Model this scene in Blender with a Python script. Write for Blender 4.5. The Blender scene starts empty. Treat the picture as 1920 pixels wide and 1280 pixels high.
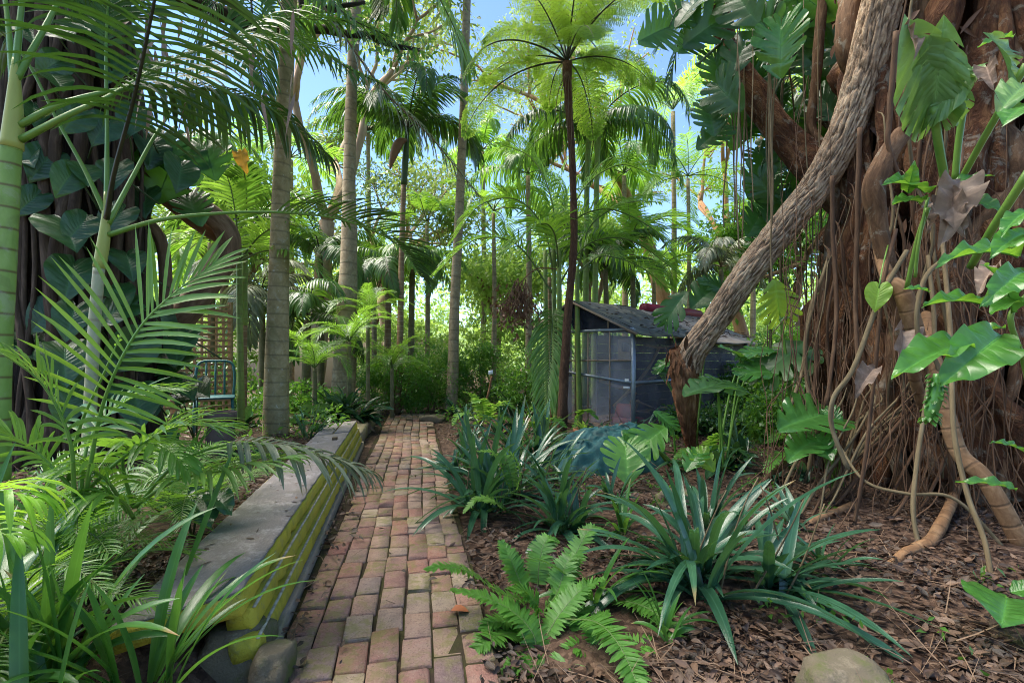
import bpy, math, random
import numpy as np
from mathutils import Vector, Matrix, noise as mnoise

random.seed(11)
RNG = np.random.default_rng(11)
PI = math.pi
C = bpy.context.scene.collection

# ------------------------------------------------------------------ measuring helpers
FPX, CX, HY, CH = 920.0, 960.0, 665.0, 1.2      # focal length in pixels, optical centre, horizon row, eye height


def at(px, py, d):
    """world point seen at pixel (px, py) of the 1920x1280 photo, d metres deep"""
    return Vector(((px - CX) / FPX * d, d, CH + (HY - py) / FPX * d))


def path_right(y):
    return 0.30 - 0.197 * y


def path_left(y):
    return path_right(y) - 0.83


def gz(x, y):
    """height of the ground"""
    z = 0.0
    wl = -0.50 - 0.222 * y - 0.16
    if x < wl and y < 9.3:
        t = min(1.0, (wl - x) / 0.15)
        f = 1.0 if y < 8 else max(0.0, (9.3 - y) / 1.3)
        z = 0.24 * t * f
    if x > path_right(y) + 0.05:
        t = min(1.0, (x - path_right(y) - 0.05) / 2.5)
        z = 0.10 * t * max(0.0, 1 - max(0, y - 5) / 4)
    return z + 0.02 * math.sin(x * 3.1 + y * 1.7) * (1 if z > 0.03 else 0.2)


# ------------------------------------------------------------------ mesh builder
class MB:
    def __init__(self):
        self.V, self.F, self.Cc, self.U, self.M, self.n = [], [], [], [], [], 0

    def add(self, v, f, c, u, mi=0):
        v = np.asarray(v, float).reshape(-1, 3)
        f = np.asarray(f, int).reshape(-1, 4)
        self.V.append(v)
        self.F.append(f + self.n)
        self.Cc.append(np.broadcast_to(np.asarray(c, float), (len(v),)))
        self.U.append(np.broadcast_to(np.asarray(u, float), (len(v), 3)))
        self.M.append(np.full(len(f), mi, int))
        self.n += len(v)

    def mesh(self, name, mats, origin=None, smooth=True):
        V = np.concatenate(self.V)
        if origin is not None:
            V = V - np.array(origin)
        F = np.concatenate(self.F)
        me = bpy.data.meshes.new(name)
        me.vertices.add(len(V))
        me.vertices.foreach_set('co', V.ravel())
        me.loops.add(F.size)
        me.loops.foreach_set('vertex_index', F.ravel())
        me.polygons.add(len(F))
        me.polygons.foreach_set('loop_start', np.arange(0, F.size, 4))
        me.polygons.foreach_set('material_index', np.concatenate(self.M))
        me.polygons.foreach_set('use_smooth', np.full(len(F), smooth))
        for m in (mats if isinstance(mats, (list, tuple)) else [mats]):
            me.materials.append(m)
        a = me.attributes.new('rnd', 'FLOAT', 'POINT')
        a.data.foreach_set('value', np.concatenate(self.Cc))
        a = me.attributes.new('luv', 'FLOAT_VECTOR', 'POINT')
        a.data.foreach_set('vector', np.concatenate(self.U).ravel())
        me.update(calc_edges=True)
        return me


def link(name, me, parent=None):
    o = bpy.data.objects.new(name, me)
    C.objects.link(o)
    if parent is not None:
        o.parent = parent
    return o


def tag(o, label=None, cat=None, group=None, kind=None):
    if label:
        o['label'] = label
    if cat:
        o['category'] = cat
    if group:
        o['group'] = group
    if kind:
        o['kind'] = kind
    return o


def thing(name, label, cat, loc=(0, 0, 0), group=None, rz=0.0):
    o = bpy.data.objects.new(name, None)
    C.objects.link(o)
    o.empty_display_size = 0.1
    o.location = loc
    o.rotation_euler = (0, 0, rz)
    return tag(o, label, cat, group)


def part(name, mb, mats, root, smooth=True):
    """mesh given in world coordinates, hung under an unrotated root"""
    top = root.parent or root
    o = link(name, mb.mesh(name, mats, top.location, smooth), root)
    if root.parent is not None:
        o.matrix_parent_inverse = root.matrix_basis.inverted()
    return o


def lpart(name, mb, mats, root, smooth=True):
    """mesh given in the root's own coordinates"""
    return link(name, mb.mesh(name, mats, None, smooth), root)


def single(name, mb, mats, label, cat, group=None, origin=(0, 0, 0), smooth=True):
    o = link(name, mb.mesh(name, mats, origin, smooth))
    o.location = origin
    return tag(o, label, cat, group)


def structure(name, mb, mats, smooth=False, kind='structure'):
    o = link(name, mb.mesh(name, mats, None, smooth))
    o['kind'] = kind
    return o


def dup(root, loc, rz=0.0, s=1.0, label=None, group=None):
    r = root.copy()
    C.objects.link(r)
    r.location = loc
    r.rotation_euler = (0, 0, rz)
    r.scale = (s, s, s)
    if label:
        r['label'] = label
    if group:
        r['group'] = group
    for ch in list(root.children):
        c = ch.copy()
        C.objects.link(c)
        c.parent = r
        for g in ch.children:
            d = g.copy()
            C.objects.link(d)
            d.parent = c
    return r


# ------------------------------------------------------------------ geometry generators
def unit(a):
    a = np.asarray(a, float)
    return a / (np.linalg.norm(a, axis=-1, keepdims=True) + 1e-9)


def spline(pts, n):
    P = np.array([tuple(p) for p in pts], float)
    if len(P) == 2:
        t = np.linspace(0, 1, n)[:, None]
        return P[0] * (1 - t) + P[1] * t
    P = np.vstack([2 * P[0] - P[1], P, 2 * P[-1] - P[-2]])
    k = len(P) - 3
    out = []
    for t in np.linspace(0, k - 1e-6, n):
        i = int(t)
        u = t - i
        p0, p1, p2, p3 = P[i:i + 4]
        out.append(0.5 * (2 * p1 + (p2 - p0) * u + (2 * p0 - 5 * p1 + 4 * p2 - p3) * u * u
                          + (3 * p1 - p0 - 3 * p2 + p3) * u ** 3))
    return np.array(out)


def tube(mb, pts, rad, sides=8, mi=0, c=None, lump=0.0, lfreq=3.0, ring=0.0, seed=0.0, cap=True, vofs=0.0):
    P = np.array([tuple(p) for p in pts], float)
    n = len(P)
    r = np.broadcast_to(np.asarray(rad, float), (n,)).copy() if np.ndim(rad) == 0 or len(rad) == n else \
        np.interp(np.linspace(0, 1, n), np.linspace(0, 1, len(rad)), rad)
    T = unit(np.gradient(P, axis=0))
    ref = np.array((1.0, 0, 0)) if abs(T[0][0]) < 0.8 else np.array((0, 1.0, 0))
    ln = np.concatenate([[0], np.cumsum(np.linalg.norm(np.diff(P, axis=0), axis=1))])
    if cap:
        P = np.vstack([P[:1], P, P[-1:]])
        T = np.vstack([T[:1], T, T[-1:]])
        r = np.concatenate([[r[0] * 0.05], r, [r[-1] * 0.05]])
        ln = np.concatenate([[0], ln, ln[-1:]])
        n += 2
    A = np.linspace(0, 2 * PI, sides, endpoint=False)
    V = np.zeros((n, sides, 3))
    U = np.zeros((n, sides, 3))
    x = ref
    for i in range(n):
        x = unit(x - T[i] * np.dot(x, T[i]))
        y = np.cross(T[i], x)
        rr = np.full(sides, r[i])
        if lump:
            for j in range(sides):
                q = (math.cos(A[j]) * r[i] * lfreq + seed * 7.3, math.sin(A[j]) * r[i] * lfreq + seed * 3.1, ln[i] * lfreq * 0.5)
                rr[j] *= 1 + lump * mnoise.noise(q)
        V[i] = P[i] + rr[:, None] * (np.cos(A)[:, None] * x + np.sin(A)[:, None] * y)
        U[i, :, 0] = np.cos(A) * r[i] + seed
        U[i, :, 1] = np.sin(A) * r[i]
        U[i, :, 2] = ln[i] + vofs
    i, j = np.meshgrid(np.arange(n - 1), np.arange(sides), indexing='ij')
    a = i * sides + j
    b = i * sides + (j + 1) % sides
    F = np.stack([a, b, b + sides, a + sides], -1).reshape(-1, 4)
    mb.add(V, F, random.random() if c is None else c, U.reshape(-1, 3), mi)


def wavy(p0, p1, amp, n=10, freq=1.5, seed=None):
    s = random.random() * 100 if seed is None else seed
    p0, p1 = Vector(p0), Vector(p1)
    out = []
    L = (p1 - p0).length
    for i in range(n):
        t = i / (n - 1)
        p = p0.lerp(p1, t)
        e = math.sin(PI * t) ** 0.5 if 0 < t < 1 else 0
        v = mnoise.noise_vector((s, t * L * freq, s * 0.37))
        out.append(p + Vector(v) * amp * (0.3 + 0.7 * e))
    return out


PROF = {
    'palm': lambda t: np.sin(PI * np.clip(0.10 + 0.90 * t, 0, 1)) ** 0.6,
    'strap': lambda t: np.clip(1.0 - t ** 5, 0.02, 1) * (0.6 + 0.4 * np.minimum(1, t * 3)),
    'lance': lambda t: np.sin(PI * t ** 0.8) ** 0.9 + 0.02,
    'leaf': lambda t: np.sin(PI * t ** 0.75) ** 0.8 + 0.02,
    'oval': lambda t: np.sin(PI * np.clip(0.04 + 0.94 * t, 0, 1)) ** 0.55,
    'blunt': lambda t: np.clip(1 - t ** 4, 0.05, 1) * (0.9 + 0.1 * t),
}


def ribbons(mb, P0, D, N, L, W, droop=0.0, S=5, prof='palm', fold=0.25, c=None, mi=0, twist=0.0, wave=0.0):
    P0 = np.asarray(P0, float).reshape(-1, 3)
    K = len(P0)
    D = unit(np.broadcast_to(np.asarray(D, float), (K, 3)))
    N = np.broadcast_to(np.asarray(N, float), (K, 3))
    L = np.broadcast_to(np.asarray(L, float), (K,))
    W = np.broadcast_to(np.asarray(W, float), (K,))
    droop = np.broadcast_to(np.asarray(droop, float), (K,))
    twist = np.broadcast_to(np.asarray(twist, float), (K,))
    c = RNG.random(K) if c is None else np.broadcast_to(np.asarray(c, float), (K,))
    V = np.zeros((K, S + 1, 3, 3))
    U = np.zeros((K, S + 1, 3, 3))
    p = P0.copy()
    f = PROF[prof]
    ph = RNG.random(K) * 6
    for k in range(S + 1):
        t = k / S
        s = unit(np.cross(D, N))
        n = np.cross(s, D)
        if np.any(twist):
            ct, st = np.cos(twist * t)[:, None], np.sin(twist * t)[:, None]
            s2 = s * ct + n * st
            n2 = np.cross(s2, D)
        else:
            s2, n2 = s, n
        w = (f(np.array(t)) * W * 0.5)[:, None]
        V[:, k, 1] = p
        wv = (np.sin(t * 14 + ph) * wave * W)[:, None] * n2
        V[:, k, 0] = p - s2 * w + n2 * w * fold + wv
        V[:, k, 2] = p + s2 * w + n2 * w * fold - wv
        U[:, k, 0, 0] = -1
        U[:, k, 2, 0] = 1
        U[:, k, :, 1] = t
        p = p + D * (L / S)[:, None]
        D = D + np.array((0, 0, -1.0)) * (droop / S)[:, None]
        D = unit(D)
        N = n
    base = (np.arange(K) * (S + 1) * 3)[:, None, None]
    kk = (np.arange(S) * 3)[None, :, None]
    q = np.arange(2)[None, None, :]
    a = base + kk + q
    F = np.stack([a, a + 1, a + 4, a + 3], -1).reshape(-1, 4)
    cc = np.repeat(c, (S + 1) * 3)
    mb.add(V.reshape(-1, 3), F, cc, U.reshape(-1, 3), mi)


def frond(mb, pts, n=36, l=0.5, w=0.035, start=0.12, a0=75, a1=28, droop=0.8, lift=0.15, up=(0, 0, 1), r=0.010,
          prof='palm', S=5, fold=0.3, jit=0.06, endl=0.35, lean=None, miss=0.0, twist=0.0, startl=0.6, sides=5, dropgrow=0.0):
    """pinnate frond along pts; slot 0 leaflets, slot 1 rachis"""
    R = spline(pts, max(14, n))
    tube(mb, R, [r * 1.5, r, r * 0.75, r * 0.3], sides, mi=1)
    T = unit(np.gradient(R, axis=0))
    tt = np.linspace(start, 0.995, n)
    idx = tt * (len(R) - 1)
    Pn = np.stack([np.interp(idx, np.arange(len(R)), R[:, k]) for k in range(3)], -1)
    Tn = unit(np.stack([np.interp(idx, np.arange(len(R)), T[:, k]) for k in range(3)], -1))
    upv = np.array(up, float)
    sd = unit(np.cross(Tn, np.broadcast_to(upv, Tn.shape)))
    nm = np.cross(sd, Tn)
    q = (tt - start) / (1 - start)
    ang = np.radians(a0 + (a1 - a0) * q)
    ll = l * np.where(q < 0.3, startl + (1 - startl) * np.sin(q / 0.3 * PI / 2), endl + (1 - endl) * np.cos((q - 0.3) / 0.7 * PI / 2))
    for sg in (-1, 1):
        a = ang + RNG.normal(0, jit, n)
        lf = lift + RNG.normal(0, jit, n)
        D = np.cos(a)[:, None] * Tn + sg * np.sin(a)[:, None] * sd + lf[:, None] * nm
        if lean is not None:
            D = D + np.array(lean)
        keep = RNG.random(n) >= miss
        Lk = ll * RNG.uniform(0.88, 1.08, n)
        ribbons(mb, Pn[keep], D[keep], nm[keep], Lk[keep], w * (0.75 + 0.25 * ll[keep] / l),
                (droop * (1 + dropgrow * q) * RNG.uniform(0.6, 1.4, n))[keep], S, prof, fold, twist=RNG.normal(0, 0.25 + twist, n)[keep])


def arch(L, e0, bend, n=9, sway=0.0):
    """points of an arching stalk from the origin towards +X; e0 first elevation, bend total turn (radians)"""
    p = Vector((0, 0, 0))
    out = [p.copy()]
    for i in range(n - 1):
        t = i / (n - 2)
        e = e0 - bend * t ** 1.2
        y = sway * t
        p = p + Vector((math.cos(e) * math.cos(y), math.cos(e) * math.sin(y), math.sin(e))) * (L / (n - 1))
        out.append(p.copy())
    return out


def strap_clump(mb, base, n, L, W, el=(35, 80), droop=(0.9, 1.8), spread=0.08, az=(0, 360), prof='strap', S=9, fold=0.35, wave=0.0, twist=0.35):
    b = np.array(base)
    A = np.radians(RNG.uniform(az[0], az[1], n))
    E = np.radians(RNG.uniform(el[0], el[1], n))
    sc_ = np.ones(n)
    OF = np.zeros((n, 3))
    if n >= 14:
        # several shoots, each a two-sided fan of leaves
        ns = max(2, n // 9)
        sh = RNG.integers(0, ns, n)
        fa = np.radians(RNG.uniform(az[0], az[1], ns))
        so = np.stack([np.cos(fa * 1.7 + np.arange(ns)), np.sin(fa * 1.7 + np.arange(ns)), np.zeros(ns)], -1) * (spread * 1.25 * np.sqrt(RNG.random(ns)))[:, None]
        ss = RNG.uniform(0.68, 1.12, ns)
        A2 = fa[sh] + np.where(RNG.random(n) < 0.5, 0, PI) + RNG.normal(0, 0.45, n)
        if az[1] - az[0] >= 350:
            A = A2
        OF = so[sh]
        sc_ = ss[sh]
        q = RNG.random(n)
        E = np.radians(el[0] + (el[1] - el[0]) * q ** 0.8)
    D = np.stack([np.cos(E) * np.cos(A), np.cos(E) * np.sin(A), np.sin(E)], -1)
    P = b + np.stack([np.cos(A), np.sin(A), np.zeros(n)], -1) * ((0.25 if n >= 14 else 1) * spread * np.sqrt(RNG.random(n)))[:, None] + OF
    up = np.array((0, 0, 1.0))
    hor = np.stack([np.cos(A), np.sin(A), np.zeros(n)], -1)
    N = up - D * (D @ up)[:, None] - 0.25 * hor
    ribbons(mb, P, D, N, RNG.uniform(0.55, 1.12, n) * L * sc_, RNG.uniform(0.8, 1.15, n) * W, RNG.uniform(droop[0], droop[1], n), S, prof, fold,
            twist=RNG.normal(0, twist, n), wave=wave)


def leaf_cloud(mb, clumps, per, ll, lw, S=2, droop=0.5, prof='leaf', flat=0.6, spread=1.0):
    """clumps: list of (centre, radius); leaves scattered through each clump"""
    for cc, rad in clumps:
        cc = np.array(cc)
        m = max(3, int(per * RNG.uniform(0.6, 1.4)))
        o = unit(RNG.normal(0, 1, (m, 3))) * (rad * spread * RNG.random(m) ** 0.5)[:, None]
        o[:, 2] *= 0.75
        D = unit(o) * 0.6 + RNG.normal(0, 0.5, (m, 3)) + np.array((0, 0, -0.15))
        N = np.array((0, 0, 1.0)) * flat + RNG.normal(0, 0.5, (m, 3))
        tone = RNG.random()
        ribbons(mb, cc + o, D, N, ll * RNG.uniform(0.6, 1.3, m), lw * RNG.uniform(0.7, 1.2, m), droop, S, prof, 0.25,
                c=np.clip(tone * 0.5 + RNG.random(m) * 0.5, 0, 1))


def grow(mb, p, d, L, r, depth, tips, spread=0.6, sides=6, gravity=0.0):
    d = Vector(d).normalized()
    pts = [Vector(p)]
    n = 6
    for i in range(n - 1):
        d = (d + Vector((random.gauss(0, 0.12), random.gauss(0, 0.12), random.gauss(0.02, 0.09) - gravity))).normalized()
        pts.append(pts[-1] + d * (L / (n - 1)))
    tube(mb, pts, [r, r * 0.62], sides, lump=0.1, lfreq=5, seed=random.random() * 5)
    if depth == 0:
        tips.append(pts[-1])
        tips.append(pts[n // 2])
        return
    for k in range(random.choice((2, 3))):
        a = Vector((random.gauss(0, 1), random.gauss(0, 1), random.gauss(0.25, 0.6))).normalized()
        nd = (d * (1 - spread) + a * spread).normalized()
        st = pts[-1] if k == 0 else pts[random.randint(3, n - 1)]
        grow(mb, st, nd, L * random.uniform(0.6, 0.8), r * 0.62, depth - 1, tips, spread, sides, gravity)
    if depth <= 1:
        tips.append(pts[-1])


def box(mb, o, ex, ey, ez, bev=0.0, c=None, mi=0, jit=0.0, seg=1):
    """box from corner o along three edge vectors, optionally with chamfered edges"""
    o, ex, ey, ez = (np.array(tuple(q), float) for q in (o, ex, ey, ez))
    lx, ly, lz = np.linalg.norm(ex), np.linalg.norm(ey), np.linalg.norm(ez)
    cen = o + (ex + ey + ez) / 2
    X, Y, Z = ex / lx, ey / ly, ez / lz
    b = min(bev, lx * 0.3, ly * 0.3, lz * 0.3)
    # layers of an octagon-ish stack: profile in z with inset b at top/bottom, corners chamfered in plan
    def ringp(inx, z):
        hx, hy = lx / 2 - inx, ly / 2 - inx
        k = b * 0.7 if b > 0 else 0
        pl = [(-hx + k, -hy), (hx - k, -hy), (hx, -hy + k), (hx, hy - k), (hx - k, hy), (-hx + k, hy), (-hx, hy - k), (-hx, -hy + k)]
        return [(x, y, z) for x, y in pl]
    lay = [ringp(b, -lz / 2), ringp(0, -lz / 2 + b), ringp(0, lz / 2 - b), ringp(b, lz / 2)] if b > 0 else \
        [ringp(0, -lz / 2), ringp(0, lz / 2)]
    if b == 0:
        cs = [(-lx / 2, -ly / 2), (lx / 2, -ly / 2), (lx / 2, ly / 2), (-lx / 2, ly / 2)]
        q = np.array([(x, y, z) for z in (-lz / 2, lz / 2) for x, y in cs])
        F = [(3, 2, 1, 0), (4, 5, 6, 7), (0, 1, 5, 4), (1, 2, 6, 5), (2, 3, 7, 6), (3, 0, 4, 7)]
        flat = True
    else:
        q = np.array([p for l in lay for p in l])
        F = []
        for l in range(len(lay) - 1):
            for j in range(8):
                F.append((l * 8 + j, l * 8 + (j + 1) % 8, l * 8 + 8 + (j + 1) % 8, l * 8 + 8 + j))
        tp = (len(lay) - 1) * 8
        F += [(tp, tp + 1, tp + 2, tp + 7), (tp + 7, tp + 2, tp + 3, tp + 6), (tp + 6, tp + 3, tp + 4, tp + 5)]
        F += [(7, 2, 1, 0), (6, 3, 2, 7), (5, 4, 3, 6)]
    if jit:
        q = q + RNG.normal(0, jit, q.shape)
    v = cen + q[:, 0:1] * X + q[:, 1:2] * Y + q[:, 2:3] * Z
    mb.add(v, F, random.random() if c is None else c, v, mi)


def plank(mb, o, ex, ey, ez, bev=0.008, rough=0.004, n=70, c=None, mi=0, seed=0.0, chip=0.012):
    """long weathered board: chamfered section swept along ex with worn, chipped edges"""
    o, ex, ey, ez = (np.array(tuple(q), float) for q in (o, ex, ey, ez))
    ly, lz = np.linalg.norm(ey), np.linalg.norm(ez)
    by, bz = min(0.3, bev / ly), min(0.3, bev / lz)
    sec = []
    for (y0, z0, y1, z1, k) in ((by, 0, 1 - by, 0, 5), (1, bz, 1, 1 - bz, 3), (1 - by, 1, by, 1, 5), (0, 1 - bz, 0, bz, 3)):
        for q in range(k):
            t = q / (k - 1)
            sec.append((y0 + (y1 - y0) * t, z0 + (z1 - z0) * t, q == 0 or q == k - 1))
    m = len(sec)
    V = []
    L = np.linalg.norm(ex)
    cen = o + ex * 0 + ey * 0.5 + ez * 0.5
    ts = np.concatenate([[0], np.linspace(0, 1, n), [1]])
    for i, t in enumerate(ts):
        sh = 0.02 if i in (0, len(ts) - 1) else 1.0
        for (y, z, edge) in sec:
            p = o + ex * t + ey * (0.5 + (y - 0.5) * sh) + ez * (0.5 + (z - 0.5) * sh)
            q = Vector(p)
            v = mnoise.noise_vector(q * 9 + Vector((seed, 0, 0)))
            p = p + np.array(v) * rough
            if edge:
                ch = max(0.0, mnoise.noise(q * 16 + Vector((0, seed, 0))) - 0.15) * chip * 2
                d = (o + ex * t + ey * 0.5 + ez * 0.5) - p
                p = p + d / (np.linalg.norm(d) + 1e-6) * ch
            V.append(p)
    N = len(ts)
    i, j = np.meshgrid(np.arange(N - 1), np.arange(m), indexing='ij')
    a = i * m + j
    b = i * m + (j + 1) % m
    mb.add(V, np.stack([a, b, b + m, a + m], -1).reshape(-1, 4), random.random() if c is None else c, (0, 0, 0), mi)


def bar(mb, p, q, w, h=None, c=None, mi=0, bev=0.0):
    """straight square bar between two points"""
    p, q = Vector(p), Vector(q)
    h = h or w
    d = (q - p)
    u = Vector((0, 0, 1)) if abs(d.normalized().z) < 0.9 else Vector((0, 1, 0))
    s = d.cross(u).normalized()
    n = s.cross(d).normalized()
    box(mb, p - s * w / 2 - n * h / 2, d, s * w, n * h, bev, c, mi)


def pipe(mb, p, q, r, sides=10, c=None, mi=0):
    tube(mb, [Vector(p), Vector(p).lerp(Vector(q), 0.5), Vector(q)], r, sides, mi, c)


def rock(mb, cen, size, seed=0.0, rough=0.25, nu=28, nv=18, c=0.5, flat=-0.45):
    cen = np.array(tuple(cen))
    V = []
    for i in range(nv + 1):
        th = PI * i / nv
        for j in range(nu):
            ph = 2 * PI * j / nu
            d = Vector((math.sin(th) * math.cos(ph), math.sin(th) * math.sin(ph), math.cos(th)))
            k = 1 + rough * mnoise.noise(d * 1.3 + Vector((seed, seed * 2, 0))) * 1.6 + rough * 0.4 * mnoise.noise(d * 4 + Vector((seed, 0, seed)))
            # facet the form a little
            p = Vector((max(-0.8, min(0.8, d.x * k)), max(-0.8, min(0.8, d.y * k)), max(flat, min(0.78, d.z * k))))
            V.append((p.x * size[0], p.y * size[1], p.z * size[2]))
    V = np.array(V) + cen
    i, j = np.meshgrid(np.arange(nv), np.arange(nu), indexing='ij')
    a = i * nu + j
    b = i * nu + (j + 1) % nu
    F = np.stack([a, a + nu, b + nu, b], -1).reshape(-1, 4)
    mb.add(V, F, c, V, 0)


def lathe(mb, cen, prof, sides=24, c=0.5, mi=0):
    cen = np.array(tuple(cen))
    A = np.linspace(0, 2 * PI, sides, endpoint=False)
    V = np.array([[(r * math.cos(a), r * math.sin(a), z) for a in A] for r, z in prof]).reshape(-1, 3) + cen
    n = len(prof)
    i, j = np.meshgrid(np.arange(n - 1), np.arange(sides), indexing='ij')
    a = i * sides + j
    b = i * sides + (j + 1) % sides
    mb.add(V, np.stack([a, b, b + sides, a + sides], -1).reshape(-1, 4), c, V, mi)


# ---- large single leaves (unit length along +X, petiole joint at the origin)
def outline(kind, q):
    """margin point of one half; q 0 at the base, 1 at the tip"""
    if kind in ('monstera', 'heart', 'arrow'):
        th = math.radians(176 * (1 - q) ** 0.92)
        key = {'monstera': [(0, 1.0), (15, 0.83), (40, 0.68), (70, 0.58), (100, 0.52), (130, 0.46), (155, 0.36), (170, 0.2), (180, 0.04)],
               'heart': [(0, 1.0), (10, 0.84), (25, 0.70), (50, 0.56), (80, 0.47), (110, 0.42), (140, 0.37), (160, 0.29), (172, 0.16), (180, 0.03)],
               'arrow': [(0, 1.0), (8, 0.85), (18, 0.68), (35, 0.50), (60, 0.38), (90, 0.32), (120, 0.33), (145, 0.38), (160, 0.34), (170, 0.18), (180, 0.03)]}[kind]
        r = float(np.interp(math.degrees(th), [k[0] for k in key], [k[1] for k in key]))
        return r * math.cos(th), r * math.sin(th)
    w = {'lance': 0.17, 'broad': 0.25}[kind]
    x = q
    return x, w * math.sin(PI * q ** 0.82) ** 0.85 + (0.004)


def big_leaf(name, kind, mat, seed=0, fold=0.25, bend=0.35, wave=0.03, lobes=8, torn=0.0):
    rs = random.Random(seed)
    mb = MB()
    if kind == 'monstera':
        SS = [0, 0.2, 0.38, 0.56, 0.75, 0.9, 1.0]
        nc, gap = 5, True
    else:
        SS = [0, 0.12, 0.3, 0.5, 0.7, 0.87, 1.0]
        lobes, nc, gap = 10, 4, False
    for sg in (-1, 1):
        c0 = rs.random()
        for k in range(lobes):
            q0, q1 = k / lobes, (k + 1) / lobes
            qc = (q0 + q1) / 2
            g1 = rs.uniform(0.16, 0.34) if (gap and k > 0) else (0.1 if gap else (rs.uniform(0.2, 0.5) if rs.random() < torn else 0.0))
            if gap and k == lobes - 1:
                g1 = 0.12
            short = rs.uniform(0.9, 1.04) if gap else 1.0
            ss0 = rs.uniform(0.36, 0.55)
            V, U = [], []
            for s in SS:
                for j in range(nc):
                    q = q0 + (q1 - q0) * j / (nc - 1)
                    g = 0.0 if s <= ss0 else g1 * min(1, (s - ss0) / 0.12) * (1.0 if s < 0.9 else (1.15 if s < 1 else 1.5))
                    qe = qc + (q - qc) * (1 - min(g, 0.85))
                    ox, oy = outline(kind, min(1, qe))
                    mx = 0.93 * min(1, max(0, qe)) ** 1.25 if kind in ('monstera', 'heart', 'arrow') else 0.97 * qe ** 1.1
                    e = s * (short if s > 0.5 else 1)
                    if gap and s == 1.0 and (j == 0 or j == nc - 1):
                        e *= 0.95
                    # side veins sweep forwards on their way out
                    x = mx + (ox - mx) * e
                    y = oy * e
                    z = fold * abs(y) * (1 - 0.8 * abs(y)) - bend * max(0, x) ** 2 * 0.5 + wave * math.sin(q * 21 + seed + sg) * s * s \
                        + 0.015 * math.sin(q * lobes * 2 * PI) * s * (1 - s) * 2 - 0.25 * max(0, -x) * 0.6
                    V.append((x, sg * y, z))
                    U.append((sg * s, qe, 0.5))
            F = []
            for a in range(len(SS) - 1):
                for j in range(nc - 1):
                    i = a * nc + j
                    F.append((i, i + 1, i + nc + 1, i + nc) if sg > 0 else (i + nc, i + nc + 1, i + 1, i))
            mb.add(V, F, 0.5 * c0 + 0.25, U)
    # turn the blade so that its tip lies on +X whatever the bend
    tl = math.atan2(bend * 0.5, 1.0)
    ct, st_ = math.cos(tl), math.sin(tl)
    for a in range(len(mb.V)):
        v = mb.V[a]
        mb.V[a] = np.stack([v[:, 0] * ct - v[:, 2] * st_, v[:, 1], v[:, 0] * st_ + v[:, 2] * ct], -1)
    # midrib standing slightly proud underneath and above
    xs = np.linspace(0, 0.96, 10)
    tube(mb, [(x * ct + bend * x * x * 0.5 * st_, 0, x * st_ - bend * x * x * 0.5 * ct - 0.002) for x in xs], [0.012, 0.003], 5, mi=0, c=0.95)
    mb.U[-1] = np.tile(np.array((0.0, 0.5, 0.5)), (len(mb.V[-1]), 1))
    return mb.mesh(name, mat)


def place_leaf(root, me, base, tip, face=0.5, ws=1.0, roll=0.0, name='leaf', nrm=None):
    base, tip = Vector(base), Vector(tip)
    x = tip - base
    L = x.length
    x.normalize()
    if nrm is None:
        cam = (Vector((0, 0, CH)) - base).normalized()
        nrm = cam * face + Vector((0, 0, 1)) * (1 - face)
    nrm = Vector(nrm)
    z = (nrm - x * nrm.dot(x)).normalized()
    y = z.cross(x)
    m = Matrix((x, y, z)).transposed()
    if roll:
        m = m @ Matrix.Rotation(roll, 3, 'X')
    o = link(name, me, root)
    o.location = base - root.location
    o.rotation_mode = 'QUATERNION'
    o.rotation_quaternion = m.to_quaternion()
    o.scale = (L, L * ws, L)
    return o
# ------------------------------------------------------------------ materials
def new_mat(name):
    m = bpy.data.materials.new(name)
    m.use_nodes = True
    nt = m.node_tree
    nt.nodes.clear()
    out = nt.nodes.new('ShaderNodeOutputMaterial')
    return m, nt, out


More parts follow.
